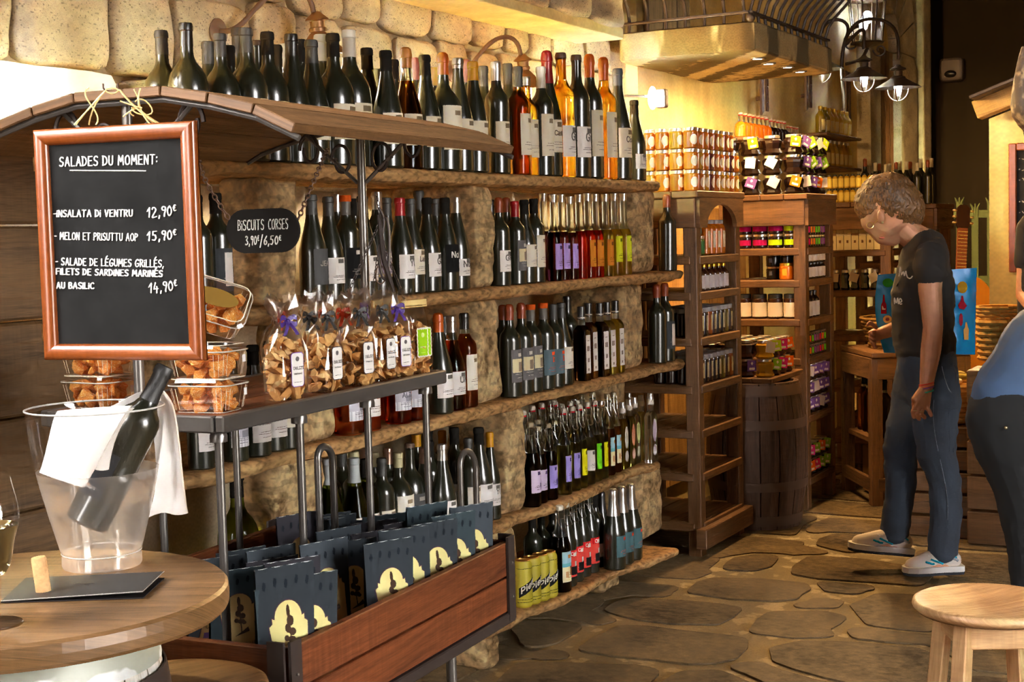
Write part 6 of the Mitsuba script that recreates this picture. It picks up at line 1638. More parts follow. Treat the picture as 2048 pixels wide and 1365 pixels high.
for zz, tag in ((st2[0], 'top'), (st2[3], 'fourth')):
    for tier in range(2):
        for i in range(8):
            jar('jar', (-2.205, 7.185 + i * .044, zz + .0005 + tier * .061), .041, .06, 'dark', 'brown' if tag == 'fourth' else 'silver', (colz[(i // 2 if tag == 'top' else i) % 5], .2, .72, 40, 'r'), 'tiny coloured-label jar, %s tier, %s from post, %s aisle shelf, second stand' % (('lower', 'upper')[tier], nth(i + 1), tag), 'tiny_jar', 'jar', 'tiny jars on the second stand')
for tier in range(2):
    for i in range(6): jar('tall', (-2.21, 7.19 + i * .06, st2[1] + .0005 + tier * .0815), .054, .081, 'dark', 'black', ('#e0dad6', .1, .72, 70, 'r'), 'small white-labelled jar, %s tier, %s from post, second stand aisle side' % (('lower', 'upper')[tier], nth(i + 1)), 'preserve_jar', 'jar', 'white-labelled small jars')
for i in range(4): jar('bot', (-2.21, 7.19 + i * .062, st2[2] + .0005), .056, .135, 'dark', 'black', ('#dfe0ea', .05, .6, 80, 'r'), 'dark bottle with white label, %s of four on third aisle shelf of second stand' % nth(i + 1), 'syrup_bottle', 'bottle', 'white-labelled bottles on the second stand')

# faceted honey pots with card tags
def pot():
    v, f = lathe([(0, 0), (.40, 0), (.5, .10), (.40, .32), (.47, .6), (.48, .72), (.36, .82), (.36, .86), (0, .86)], 8)
    return v, f
TAGC = {'o': flat('#e2661a'), 'p': flat('#6a4a8a'), 'g': flat('#7fa82a'), 'w': flat('#d9ccc0'), 'k': flat('#d0307a'), 'l': flat('#b9d12c')}
CREST = flat('#e9e0dc')
def tagged_pot(p, d, h, body, tag, words, group, yaw=0.0, tagrot=0.0, tyaw=0.0):
    t = thing('faceted_pot', words, 'jar', group)
    M = T().translate([float(x) for x in p]).rotate([0, 0, 1], yaw).scale([d, d, h])
    put(t, 'body', base('pot', pot, False), JG[body] if body in JG else body, M)
    put(t, 'lid', base('pot_lid', lambda: lathe([(.35, .84), (.38, .85), (.38, .97), (.33, 1.0), (0, 1.0)], 16), 30), LID['silver'], M)
    if tag:
        N = T().translate([float(x) for x in p]).rotate([0, 0, 1], tyaw).translate([d * .53, 0, h * .62]).rotate([1, 0, 0], tagrot)
        s = .026
        put(t, 'card_tag', base('tag', lambda: moved(trimesh.creation.box((.0012, 2 * s, 2 * s))), False), TAGC[tag], N)
        if tag != 'w': put(t, 'card_tag_mark', base('tagm', lambda: joined([flat_label(-.016, .016, -.02, -.009, .0012), (np.array([[.0012, 0, .002], [.0012, .007, .011], [.0012, 0, .02], [.0012, -.007, .011]]), np.array([[0, 1, 2], [0, 2, 3]]))]), False), CREST, N)
    return t
gp = 'tagged faceted pots on the second stand'
for tier in range(3):
    for side in range(2):
        L = [(-2.235 - i * .112, 7.135) for i in range(4)] if side == 0 else [(-2.235, 7.135 + (j + 1) * .1) for j in range(4)]
        for i, (x, y) in enumerate(L):
            tg = (['o', 'w', 'p', 'o'], ['', 'w', 'w', 'o'], ['o', '', 'o', ''])[tier][i] if side == 0 else (['w', 'p', 'o', 'w'], ['p', 'g', 'p', 'g'], ['p', 'g', 'w', 'l'])[tier][i]
            tagged_pot((x, y, TOP + tier * .0995), .105, .0985, 'dark', tg, 'faceted honey pot, %s, %s tier, %s %s, second stand top' % ({'o': 'orange tag', 'w': 'white tag', 'p': 'purple tag', 'g': 'green tag', 'l': 'lime tag', '': 'gold seal'}[tg], ('bottom', 'middle', 'top')[tier], nth(i + 1), 'on near end' if side == 0 else 'on aisle side'), gp, 22.5 + R.uniform(-10, 10), R.uniform(-35, 35), (-70 if side == 0 else -28) + R.uniform(-12, 12))
for sh, zz, tags, d in (('fifth', st2[4], 'ppw', .09), ('lowest', st2[5], 'okg', .09)):
    for tier in range(3 if sh == 'fifth' else 2):
        for i in range(4):
            tagged_pot((-2.215, 7.2 + i * .092, zz + .0005 + tier * .0845), d * .95, .084, 'dark', tags[(i + tier) % 3] if i < 3 else 'g' if sh == 'lowest' else 'p', 'small tagged pot, %s tier, %s from post, %s aisle shelf, second stand' % (('bottom', 'middle', 'top')[tier], nth(i + 1), sh), gp, 10, R.uniform(-15, 15), -25)
# barrel with a board of pots between the stands
brl = thing('oak_barrel', 'dark old oak barrel standing between the two display stands', 'barrel')
bcn = at_z(1545, 1062, 0.0) + np.array([-.13, .17, 0])
W_DARK = woodmat('dark_stave', '#1c120b', '#54392a', .6)
barrel(brl, bcn[:2], 0.0, .70, .205, .245, 16, W_DARK, RUST, ((.06, .05), (.3, .045), (.72, .045), (.95, .05)))
brd = thing('barrel_board', 'square plank board laid on the dark barrel under the tagged pots', 'board')
cA, cB, cC = at_z(1545, 762, .715), at_z(1614, 743, .715), at_z(1478, 757, .715)
BX0, BY0_ = cA[0], cA[1]
for j in range(4): put(brd, 'plank', wood((BX0 - .05 - j * .1 + .0, BY0_ + .24, .713), (.098, .50, .026), 1), W_RACK)
n = 0
for tier in range(2):
    for j in range(4):
        for i in range(4):
            if i and j and tier == 0: continue
            n += 1
            tg = {(0, 0): '', (0, 1): 'g', (0, 2): 'k', (0, 3): 'o'}.get((i, j), 'p' if i == 1 else '') if tier == 0 else {(0, 0): 'w', (0, 1): 'l', (0, 2): 'k', (0, 3): 'o'}.get((i, j), '')
            x, y = BX0 - .055 - i * .094, BY0_ + .055 + j * .094
            if tier == 1 and i and j: pass
            tagged_pot((x, y, .7265 + tier * .0895), .09, .0885, 'gold' if (i, j) == (0, 0) else 'brown', tg, 'faceted pot on barrel board, %s layer, %s from aisle, %s along' % (('lower', 'upper')[tier], nth(i + 1), nth(j + 1)), 'faceted pots on the barrel board', 22, R.uniform(-12, 12), -35)
# ------------------------------------------------------------------ deeper stands, wall shelves, gift table
SW = PW + .02
ws = thing('wall_shelf', 'narrow wooden shelf on the plaster wall carrying small swing-top bottles', 'shelf')
put(ws, 'board', wood((PW + .13, 7.85, 1.905), (.25, 1.15, .02), 1), W_RACK)
for y in (7.4, 8.25): put(ws, 'bracket', beam((PW + .02, y, 1.75), (PW + .2, y, 1.888), .02, .02), RUST)
TINYCAP = gloss('#e4d9cc', .3)
def mini(p, d, h, body, words, group, capm='w'):
    t = thing('small_swing_top_bottle', words, 'bottle', group)
    M = T().translate([float(x) for x in p]).scale([d, d, h])
    put(t, 'body', base('mini_b', lambda: lathe([(0, 0), (.45, 0), (.5, .03), (.5, .42), (.44, .52), (.2, .62), (0, .62)], 14)), JG[body], M)
    put(t, 'neck', base('mini_n', lambda: lathe([(0, .621), (.2, .621), (.19, .8), (.22, .86), (0, .86)], 12)), clear('#e4e0d0'), M)
    put(t, 'gasket', base('mini_g', lambda: lathe([(0, .862), (.2, .862), (.2, .9), (0, .9)], 12)), GASK, M)
    put(t, 'stopper', base('mini_s', lambda: lathe([(0, .9), (.22, .9), (.22, .98), (0, 1.0)], 12)), TINYCAP, M)
for i in range(7): mini((PW + .2, 7.33 + i * .07, 1.9155), .062, .13, 'orange', 'small orange juice swing-top bottle, %s from left on wall shelf' % nth(i + 1), 'small swing-top bottles')
for i in range(9): mini((PW + .2, 7.83 + i * .06, 1.9155), .052, .125 if i < 5 else .105, 'dark' if i < 6 else 'red', 'small dark syrup swing-top bottle, %s right of the orange ones' % nth(i + 1), 'small swing-top bottles')
for k, (zz, cnt) in enumerate(((1.80, 7), (2.0, 7))):
    w2 = thing('wall_shelf', 'short wooden shelf of golden oil bottles by the arched door, %s of two' % ('lower', 'upper')[k], 'shelf')
    put(w2, 'board', wood((PW + .13, 9.15, zz), (.24, .8, .02), 1), W_RACK)
    for i in range(cnt):
        jar('bot', (PW + .19, 8.82 + i * .1, zz + .0105), .06, .165, 'oil' if i < 2 else 'yellow', 'gold' if k else 'silver', ('#d9c890', .1, .5, 60, 'r'), 'golden oil bottle, %s from left on the %s short shelf by the door' % (nth(i + 1), ('lower', 'upper')[k]), 'oil_bottle', 'bottle', 'oil bottles by the door')
stand('display_stand', 'dark display stand holding cream boxes and tagged jars behind the woman in black', -2.05, -2.5, 8.35, 8.85, [1.295, 1.06, .8, .5, .2], 1.572)
stand('display_stand', 'furthest dark display stand topped with dark capped bottles behind the woman', -2.0, -2.5, 9.25, 9.75, [1.2, .9, .6, .3], 1.56)
for tier in range(2):
    for i in range(12):
        jar('tall', (-2.07 - i * .0345, 8.39, 1.5725 + tier * .0815), .032, .08, 'yellow', 'black', ('#d9c060', .12, .72, 80, 'r'), 'slim yellow bottle, %s tier, %s from right atop the cream-box stand' % (('lower', 'upper')[tier], nth(i + 1)), 'slim_bottle', 'bottle', 'slim yellow bottles', yaw=-90)
for tier in range(2):
    for i in range(9):
        t = thing('cream_gift_box', 'small cream box, %s tier, %s from right, on the stand behind the woman' % (('lower', 'upper')[tier], nth(i + 1)), 'box', 'cream gift boxes')
        M = TL((-2.09 - i * .044, 8.41, 1.2955 + tier * .097))
        put(t, 'carton', base('gbox', lambda: moved(trimesh.creation.box((.041, .05, .082)), (0, 0, .041)), False), flat('#d9c79a'), M)
        put(t, 'lid', base('gboxl', lambda: moved(trimesh.creation.box((.043, .052, .012)), (0, 0, .089)), False), flat('#8a6a4a' if i % 3 == 1 else '#e4d9c0'), M)
        put(t, 'emblem', base('gboxe', lambda: (np.array([[-.006, -.0256, .04], [.006, -.0256, .04], [.006, -.0256, .056], [-.006, -.0256, .056]]), np.array([[0, 1, 2], [0, 2, 3]])), False), flat('#6a4a30'), M)
for i in range(7):
    tagged_pot((-2.10 - i * .058, 8.41, 1.0605), .054, .12, 'black', 'w' if i in (0, 1, 3, 5) else '', 'dark kraft-tagged jar, %s from right on middle shelf behind the woman' % nth(i + 1), 'tagged dark jars', 0, R.uniform(-40, 40), -90)
rb_ = random.Random(4)
for i in range(14):
    x, y = -2.05 - (i % 7) * .066, 9.31 + (i // 7) * .1
    bottle((x, y, 1.5605), .275 + rb_.uniform(-.02, .02), 'bd', 'dark', 'w' if i % 3 else 't', '', 'vinegar_bottle', 'dark tall bottle, %s from right, %s row, on the furthest stand' % (nth(i % 7 + 1), ('front', 'back')[i // 7]), 'bottle', 'dark bottles on the furthest stand', wide=.8)
for i, py in enumerate((400, 424)):
    c = at_d(1846, py, 9.3); single('cream_gift_box', moved(trimesh.creation.box((.07 + .03 * i, .08, .055)), c), flat('#cdb98a'), 'cream box stacked right of the dark bottles behind the woman, %s' % ('upper', 'lower')[i], 'box', 'cream boxes on the furthest stand') if False else None
# gift table, set at an angle
gt = thing('gift_table', 'dark square wooden table set at an angle under a basket of wrapped bags', 'table')
gz = .79
g0, g1, g2 = at_z(1742, 706, gz), at_z(1668, 688, gz), at_z(1812, 692, gz)
e1, e2 = g1 - g0, g2 - g0; l1, l2 = .52, .50; e1 /= np.linalg.norm(e1); e2 = np.array([-e1[1], e1[0], 0]) * (1 if np.dot([-e1[1], e1[0]], e2[:2]) > 0 else -1)
GM = np.stack([e1, e2, [0, 0, 1.0]], 1)
if np.linalg.det(GM) < 0: GM = np.stack([e2, e1, [0, 0, 1.0]], 1); e1, e2 = e2, e1
def gp_(a, b, z): return g0 + e1 * a + e2 * b + np.array([0, 0, z - gz])
for j in range(4): put(gt, 'top_board', wood(gp_(.065 + j * .13, .26, gz - .014), (.127, .54, .028), 1, M=GM), W_RACK)
for a in (.03, .49):
    for b in (.03, .49): put(gt, 'leg', wood(gp_(a, b, (gz - .03) / 2), (.06, .06, gz - .03), 2, M=GM), W_RACK)
for a, b, s in ((.26, .01, (.46, .022, .11)), (.26, .51, (.46, .022, .11)), (.01, .26, (.022, .46, .11)), (.51, .26, (.022, .46, .11))):
    put(gt, 'apron', wood(gp_(a, b, gz - .085), s, 0 if s[0] > s[1] else 1, M=GM), W_RACK)
    put(gt, 'low_rail', wood(gp_(a, b, .11), (s[0], s[1], .07), 0 if s[0] > s[1] else 1, M=GM), W_RACK)
for j in range(4): put(gt, 'shelf_board', wood(gp_(.08 + j * .12, .26, .33), (.115, .45, .03), 1, M=GM), W_RACK)
n = 0
for a in (.07, .15, .23, .31, .39):
    for b in (.09, .17) if a == .07 else (.09,):
        n += 1
        q = gp_(a, b, .3455) if (proj(gp_(.4, .05, .4))[0] < proj(gp_(.05, .4, .4))[0]) else gp_(b, a, .3455)
        bottle(q, .295, 'bd', 'brown', 'k', '', 'liqueur_bottle', 'amber liqueur bottle, black cap, under the gift table, %s from corner leg' % nth(n), 'bottle', 'amber bottles under the gift table')
bx_ = thing('cardboard_box', 'plain cardboard box on the floor under the gift table', 'box')
put(bx_, 'carton', moved(trimesh.creation.box((.34, .34, .24)), gp_(.26, .26, .145 - .01), M=GM), flat('#8a6438'))
put(bx_, 'tape', moved(trimesh.creation.box((.05, .345, .242)), gp_(.26, .26, .1355), M=GM), flat('#75583a'))
def wicker(name, words, c, r0_, r1_, h, m, rings=9):
    t = thing(name, words, 'basket')
    ms = []
    for i in range(rings):
        u = i / (rings - 1); r = r0_ + (r1_ - r0_) * u
        g = np.linspace(0, 2 * np.pi, 41); w = .004 * np.sin(g * 10 + i * np.pi)
        ms.append(sweep(np.stack([(r + w) * np.cos(g), (r + w) * np.sin(g), g * 0 + .006 + h * u], 1) + c, h / rings * .55, 5, False))
    put(t, 'weave', joined(ms), m, stuff=True)
    for k in range(20):
        a = k * np.pi / 10; put(t, 'stake', sweep([c + np.array([r * math.cos(a), r * math.sin(a), z]) for r, z in ((r0_, .0), (r1_, h + .008))], .004, 5), m)
    put(t, 'floor', moved(lathe([(0, .002), (r0_, .002), (r0_, .008), (0, .008)], 24), c), m)
    return t
WICK = flat('#7a5a30'); WICK2 = flat('#b5864a')
bkc = gp_(.26, .26, gz + .0005)
wicker('wicker_basket', 'dark wicker basket of cellophane bags standing on the gift table', bkc, .17, .215, .15, WICK)
HERB = [flat('#6f7a35'), flat('#8a7a3a'), flat('#a89650')]
for i in range(9):
    a = i * 2.399; r = .05 + .015 * i
    c = bkc + np.array([r * math.cos(a) * .9, r * math.sin(a) * .9, .010 + (.1 if i > 3 else .0)])
    t = thing('herb_bag', 'cellophane bag of dried herbs and pasta in the dark wicker basket', 'bag', 'herb bags in the wicker basket')
    M = TL(c) @ T().rotate([0, 0, 1], i * 50).rotate([1, 0, 0], R.uniform(-14, 14))
    put(t, 'film', base('film%d' % (i % 4), lambda: gathered(i % 4), False), FILM, M)
    for k in range(14):
        q = np.eye(4); q[:3, :3] = trimesh.transformations.random_rotation_matrix(np.random.default_rng(i * 20 + k).random(3))[:3, :3]; q[:3, 3] = (.016 * math.cos(k * 2.4), .026 * math.sin(k * 2.4), .015 + .008 * k)
        put(t, 'herb_piece', base('herb%d' % (k % 3), lambda k=k: chunk(k % 3 + 40, (.03, .016, .01)), False), HERB[(k + i) % 3], M @ TM(q))
lb = at_d(1701, 603, float((bkc - EYE) @ fw) - .24)
single('oval_price_card', (lambda g: (np.vstack([lb, [lb + RT * .032 * math.cos(a) + UP * .02 * math.sin(a) for a in g]]), np.array([[0, i, i % 19 + 1] for i in range(1, 20)])))(np.linspace(0, 2 * np.pi, 20)[:-1]), flat('#cdbf92'), 'cream oval card clipped on the rim of the dark wicker basket', 'card') if False else None

# ------------------------------------------------------------------ right background
KY = 7.1
ksk = struct('wall_kiosk')
kx = at_y(1979, 620, KY)[0]; kz = at_y(1979, 238, KY)[2]; sl = -(at_y(2046, 166, KY)[2] - at_y(1955, 203, KY)[2]) / (at_y(2046, 166, KY)[0] - at_y(1955, 203, KY)[0])
Pk = extr(Polygon([(kx, 0), (kx + 1.5, 0), (kx + 1.5, kz - sl * 1.5), (kx, kz)]), 0, .25); v = Pk.vertices
put(ksk, 'plaster_front', (np.stack([v[:, 0], KY + v[:, 2], v[:, 1]], 1), Pk.faces), PLASTER)
a0_, a1_ = at_y(1953, 222, KY - .12), at_y(2046, 184, KY - .12); d_ = a1_ - a0_
put(ksk, 'verge_board', beam(a0_, a0_ + d_ * 7, .10, .085, (0, 0, 1)), W_PALE)
put(ksk, 'roof_edge', beam(a0_ + np.array([-.0, 0, .05]), a0_ + d_ * 7 + np.array([0, 0, .05]), .34, .016, (0, 0, 1)), IRON)
cb2 = thing('menu_chalkboard', 'tall wood-framed chalkboard menu on the plaster kiosk at the right edge', 'chalkboard')
q0, q1 = at_y(2019, 288, KY - .012), at_y(2019, 545, KY - .012)
cw, ch_ = .5, q0[2] - q1[2]
put(cb2, 'slate', wood((q0[0] + cw / 2, KY - .008, (q0[2] + q1[2]) / 2), (cw - .02, .012, ch_ - .02), 2), SLATE)
for p, s in (((q0[0] + .016, KY - .02, (q0[2] + q1[2]) / 2), (.034, .03, ch_)), ((q0[0] + cw - .016, KY - .02, (q0[2] + q1[2]) / 2), (.034, .03, ch_))): put(cb2, 'frame_rail', wood(p, s, 2), W_FRAME)
for zz in (q0[2] - .016, q1[2] + .016): put(cb2, 'frame_rail', wood((q0[0] + cw / 2, KY - .02, zz), (cw - .066, .03, .034), 0), W_FRAME)
for zz in (.62, .57, .52, .47, .42, .32, .27, .12, .07):
    if zz < ch_ - .05:
        p = np.array([q0[0] + .045, KY - .0155, q1[2] + zz])
        q_ = np.random.default_rng(int(zz * 1000)); m_ = extr(unary_union([LineString([(x_ + .004 * k_, .008 + q_.uniform(-.008, .008)) for k_ in range(5)]).buffer(.0016) for x_ in np.arange(.012, .012 + q_.uniform(.1, .3), .024)] + [Point(0, .008).buffer(.003)]), 0, .0012)
        put(cb2, 'lettering', moved((np.array(m_.vertices), m_.faces), p, M=np.array([[1, 0, 0], [0, 0, -1], [0, 1, 0]])), flat('#9a948a'), stuff=True)
hd = 5.6; hc = at_d(2052, 185, hd)
def hamfn(p, n, uv):
    a = fbm(p.x * 40, p.y * 40, p.z * 22, 4)
    return mix(lin('#2e2018'), lin('#a08a6a'), smoothstep(.45, .72, a))
hm = thing('cured_ham', 'dark mottled cured ham hanging at the right edge before the kiosk', 'ham')
put(hm, 'meat', moved(lathe(spline([(.004, -.17), (.012, -.155), (.02, -.14), (.05, -.11), (.058, -.06), (.052, 0), (.038, .08), (.025, .14), (.018, .17), (.0, .175)], 26).clip(0).tolist() if False else [(0, -.172), (.008, -.165), (.012, -.145), (.03, -.125), (.052, -.09), (.058, -.05), (.052, .01), (.04, .08), (.027, .14), (.016, .175), (0, .18)], 24), hc), mat('ham_skin', two({'type': 'principled', 'base_color': mikit.proc(hamfn), 'roughness': .5})), smooth=40)
put(hm, 'cord', sweep([hc + [0, 0, .17], hc + [0, 0, 2.3]], .003, 5), RAF)
FEN = flat('#3a4028')
fy = 11.3
fe = thing('palisade_fence', 'dark green metal palisade fence with split pointed tops at the back', 'fence')
fz0 = at_y(1900, 430, fy)[2]; fz1 = at_y(1945, 560, fy)[2]
xl, xr = at_y(1835, 430, fy)[0], at_y(1990, 430, fy)[0] + .8
for zz in (fz0, fz1): put(fe, 'rail', wood(((xl + xr) / 2, fy, zz), (xr - xl, .03, .06), 0), FEN)
for i, px in enumerate((1862, 1890, 1920, 1951, 1982, 2012)):
    x = at_y(px, 430, fy)[0]; zt = at_y(px, 395 + (12 if i in (1, 3) else 0), fy)[2]
    put(fe, 'pale', joined([moved(trimesh.creation.box((.05, .012, zt - .1)), (x, fy - .02, (zt - .1) / 2))] + [sweep([(x + s * .014, fy - .02, zt - .11), (x + s * .016, fy - .02, zt - .04), (x + s * .034, fy - .02, zt)], [.012, .01, .004], 5) for s in (-1, 0, 1)]), FEN)
dome = thing('security_camera', 'small black security camera on the dark back wall', 'camera')
dcm = at_y(1905, 140, 12.6)
put(dome, 'housing', rock((.2, .16, .2), 2, .0, 3, 6.0), IRON, TL(dcm)); put(dome, 'lens', moved(ball((0, -.09, -.04), (.05, .03, .03), 2), dcm), gloss('#0a0a0a', .05), smooth=True)
# guitar leaning at the back
gu = thing('acoustic_guitar', 'acoustic guitar leaning upright behind the woman, its neck above the blue bag', 'guitar')
gd_ = 8.0
n0, n1 = at_d(1921, 552, gd_), at_d(1925, 457, gd_ + .02); gy = n1 - n0; gy /= np.linalg.norm(gy); gx = RT - gy * (RT @ gy); gx /= np.linalg.norm(gx); gn = np.cross(gx, gy)
GU = np.stack([gx, gy, gn], 1); gs = gd_ / FOC
put(gu, 'neck', moved(trimesh.creation.box((.052, np.linalg.norm(n1 - n0) + .1, .025)), (n0 + n1) / 2 - gy * .05, M=GU), flat('#6a3a24'))
for i in range(13): put(gu, 'fret', moved(trimesh.creation.box((.053, .003, .002)), n0 + gy * (.012 + i * .02), M=GU) if False else moved(trimesh.creation.box((.053, .003, .003)), n0 + gy * (.01 + i * .0195) + gn * .0135, M=GU), metal('#c9b48a', .15))
put(gu, 'headstock', moved(extr(Polygon([(-.028, 0), (.028, 0), (.036, .02), (.036, .11), (.02, .13), (-.02, .13), (-.036, .11), (-.036, .02)]), -.008, .008), n1 + gy * .0, M=GU), flat('#2a1a12'))
for s in (-1, 1):
    for j in range(3): put(gu, 'tuning_peg', ball(n1 + gx * s * .046 + gy * (.03 + j * .034), (.014, .01, .008), 1), metal('#d9b878', .15), smooth=True)
bodyc = n0 - gy * .26
gb = unary_union([Point(0, -.1).buffer(.185, quad_segs=12), Point(0, .12).buffer(.14, quad_segs=12), Polygon([(-.12, -.1), (.12, -.1), (.12, .12), (-.12, .12)])])
put(gu, 'body', moved(extr(gb, -.05, .045), bodyc + gx * .03, M=GU), W_PALE, uv=None) if False else put(gu, 'body', moved(extr(gb, -.05, .045), bodyc + gx * .03, M=GU), flat('#b9742a'))
for i, (x, y, d, r, h) in enumerate(((1999, 718, 6.45, .095, .16), (2001, 662, 6.46, .102, .10))):
    c = at_d(x, y, d)
    wicker('chip_basket', ('pale slatted wooden basket at the right, lower of a nested pair', 'pale slatted wooden basket at the right, upper of a nested pair')[i], c, r * .85, r, h, WICK2, 7)
bst = at_d(1999, 722, 6.45)
tb3 = thing('low_crate', 'dark wooden crate under the pale slatted baskets', 'crate')
for j in range(5): put(tb3, 'slat', wood((bst[0], bst[1] + .0, .08 + j * (bst[2] - .03) / 5), (.24, .24, (bst[2] - .03) / 5 - .012), 0), W_RACK)
c = at_d(1897, 838, 6.75)
wicker('wicker_basket', 'low wicker basket of small sachets on the ground behind the woman', np.array([c[0], c[1], c[2]]), .14, .18, .16, WICK2, 8)
for i in range(16):
    a = i * 2.4; r = .035 * math.sqrt(i)
    single('sachet', rock((.075, .055, .022), i + 300, .004, 2, 4.0), [flat('#a8935a'), flat('#cdbf9a'), flat('#7a6a34')][i % 3], 'small cream and gold sachet heaped in the low wicker basket', 'sachet', 'sachets in the low basket', TL((c[0] + r * math.cos(a), c[1] + r * math.sin(a), c[2] + .17 + .012 * (16 - i) / 4)) @ T().rotate([0, 0, 1], i * 37).rotate([1, 0, 0], R.uniform(-30, 30)), smooth=True)
cr = thing('low_crate', 'low dark crate holding up the sachet basket behind the woman', 'crate')
for j in range(5): put(cr, 'slat', wood((c[0], c[1], .05 + j * (c[2] - .005) / 5), (.38, .38, (c[2] - .01) / 5 - .012), 0), W_RACK)
for i in range(6):
    q = at_d(1760 + i * 7, 845, 8.7)
    t = thing('pasta_pack', 'tall golden pasta pack behind the gift table leg', 'pack', 'golden pasta packs')
    put(t, 'pack', moved(rock((.07, .05, .36), i + 90, .006, 2, 5.0), (q[0], q[1], .50)), flat('#a88a3a'), smooth=True); put(t, 'label', moved(trimesh.creation.box((.03, .052, .2)), (q[0], q[1] - .002, .47)), flat('#c9b06a'))
pk = thing('low_bench', 'low dark bench under the golden pasta packs', 'bench')
q = at_d(1777, 845, 8.7); put(pk, 'seat_board', wood((q[0], q[1], .30), (.4, .2, .04), 0), W_RACK)
for s in (-1, 1): put(pk, 'trestle', wood((q[0] + s * .16, q[1], .14), (.04, .18, .28), 2), W_RACK)
# ------------------------------------------------------------------ people
def skin_of(groups, edge=.012, smooth=8):
    """each group: chain of (point, radius); bones are hulls of neighbouring spheres, joined, refined and smoothed."""
    parts = []
    for ch in groups:
        S = [m3.Manifold.sphere(float(r), 20).translate([float(x) for x in p]) for p, r in ch]
        parts += [m3.Manifold.batch_hull([a, b]) for a, b in zip(S, S[1:])] if len(S) > 1 else S
    M = m3.Manifold.batch_boolean(parts, m3.OpType.Add).refine_to_length(edge)
    q = M.to_mesh(); t = trimesh.Trimesh(q.vert_properties[:, :3], q.tri_verts, process=True)
    trimesh.smoothing.filter_taubin(t, iterations=smooth)
    return np.array(t.vertices), np.array(t.faces)
def hullgrp(lists, edge=.014, smooth=10):
    """each list of (point, radius): one convex hull; all joined."""
    parts = [m3.Manifold.batch_hull([m3.Manifold.sphere(float(r), 20).translate([float(x) for x in p]) for p, r in l]) for l in lists]
    M = m3.Manifold.batch_boolean(parts, m3.OpType.Add).refine_to_length(edge)
    q = M.to_mesh(); t = trimesh.Trimesh(q.vert_properties[:, :3], q.tri_verts, process=True)
    trimesh.smoothing.filter_taubin(t, iterations=smooth)
    return np.array(t.vertices), np.array(t.faces)
def skinfn(p, n, uv):
    a = fbm(p.x * 40, p.y * 40, p.z * 40, 3)
    return mix(lin('#b5795a'), lin('#c98f6e'), a)
SKIN = mat('skin', two({'type': 'principled', 'base_color': mikit.proc(skinfn), 'roughness': .5, 'specular': .35}))
def denimfn(p, n, uv):
    a = fbm(p.x * 12, p.y * 12, p.z * 6, 3); b = noise(p.x * 420, p.y * 420, p.z * 900)
    return mix(lin('#0b1019'), lin('#1d2836'), dr.clip(a * .9 + (b - .5) * .5, 0, 1))
DENIM = mat('denim', two({'type': 'principled', 'base_color': mikit.proc(denimfn), 'roughness': .9, 'sheen': .3}))
def hairfn(p, n, uv):
    a = noise(p.x * 300, p.y * 300, p.z * 60); b = fbm(p.x * 14, p.y * 14, p.z * 14, 3)
    return mix(lin('#140b05'), lin('#75502a'), dr.clip(a * .9 + b * .8 - .4, 0, 1))
HAIR = mat('brown_hair', two({'type': 'principled', 'base_color': mikit.proc(hairfn), 'roughness': .55, 'specular': .4}))
D0 = 5.93
def w(px, py, dd=0.0): return at_d(px, py, D0 + dd)
wm = thing('person', 'woman in black t-shirt and jeans looking down at the shelves, holding a blue bag', 'person')
def folded(m, amp, f, seed):
    v, F = m; t = trimesh.Trimesh(v, F, process=False); n = t.vertex_normals
    k = (meshkit.fbm(v * np.array(f) + seed, 3, seed) - .5) * amp
    return v + n * k[:, None], F
# body: head, neck, torso, arms, legs in one skin
head = [[(w(1784, 402), .098), (w(1790, 412), .096), (w(1768, 408), .088)], [(w(1768, 408), .085), (w(1752, 440, 0), .062), (w(1770, 452), .066), (w(1790, 440), .075)], [(w(1752, 440), .06), (w(1768, 468), .046), (w(1786, 476), .034), (w(1790, 450), .06)],
        [(w(1790, 440), .066), (w(1822, 470), .056)], [(w(1822, 470), .056), (w(1852, 492), .066)], [(w(1752, 452), .012), (w(1745, 462), .010), (w(1756, 466), .012)],
        [(w(1772, 478), .016), (w(1768, 475), .014)]]
tors = [[(w(1852, 495, .0), .07), (w(1862, 516, -.14), .05), (w(1852, 512, .15), .05), (w(1848, 580, -.05), .1), (w(1846, 580, .07), .1)], [(w(1848, 580, -.05), .1), (w(1846, 580, .07), .1), (w(1850, 665, -.04), .09), (w(1850, 665, .06), .09)], [(w(1850, 665, -.04), .09), (w(1850, 665, .06), .09), (w(1856, 735, -.06), .1), (w(1852, 735, .08), .1)]]
legs = [[(w(1866, 770, -.08), .09), (w(1872, 905, -.08), .062)], [(w(1872, 905, -.08), .062), (w(1888, 955, -.08), .052)], [(w(1888, 955, -.08), .052), (w(1884, 1100, -.06), .036)], [(w(1838, 770, .08), .09), (w(1802, 900, .09), .06)], [(w(1802, 900, .09), .06), (w(1792, 1062, .1), .036)]]
sh_, el, wr = w(1862, 516, -.175), w(1866, 654, -.20), w(1852, 776, -.215)
arm = [[(sh_, .052), (w(1860, 580, -.19), .046)], [(w(1860, 580, -.19), .046), (el, .039)], [(el, .039), (w(1862, 700, -.205), .040)], [(w(1862, 700, -.205), .040), (wr, .0255)]]
sh2, el2, wr2 = w(1850, 512, .18), w(1840, 640, .22), w(1760, 668, .24)
arm2 = [[(sh2, .052), (el2, .039)], [(el2, .039), (wr2, .026)]]
palm = [[(wr, .024), (w(1846, 796, -.20), .024), (w(1834, 800, -.225), .022), (w(1840, 814, -.225), .017), (w(1852, 812, -.20), .016)]]
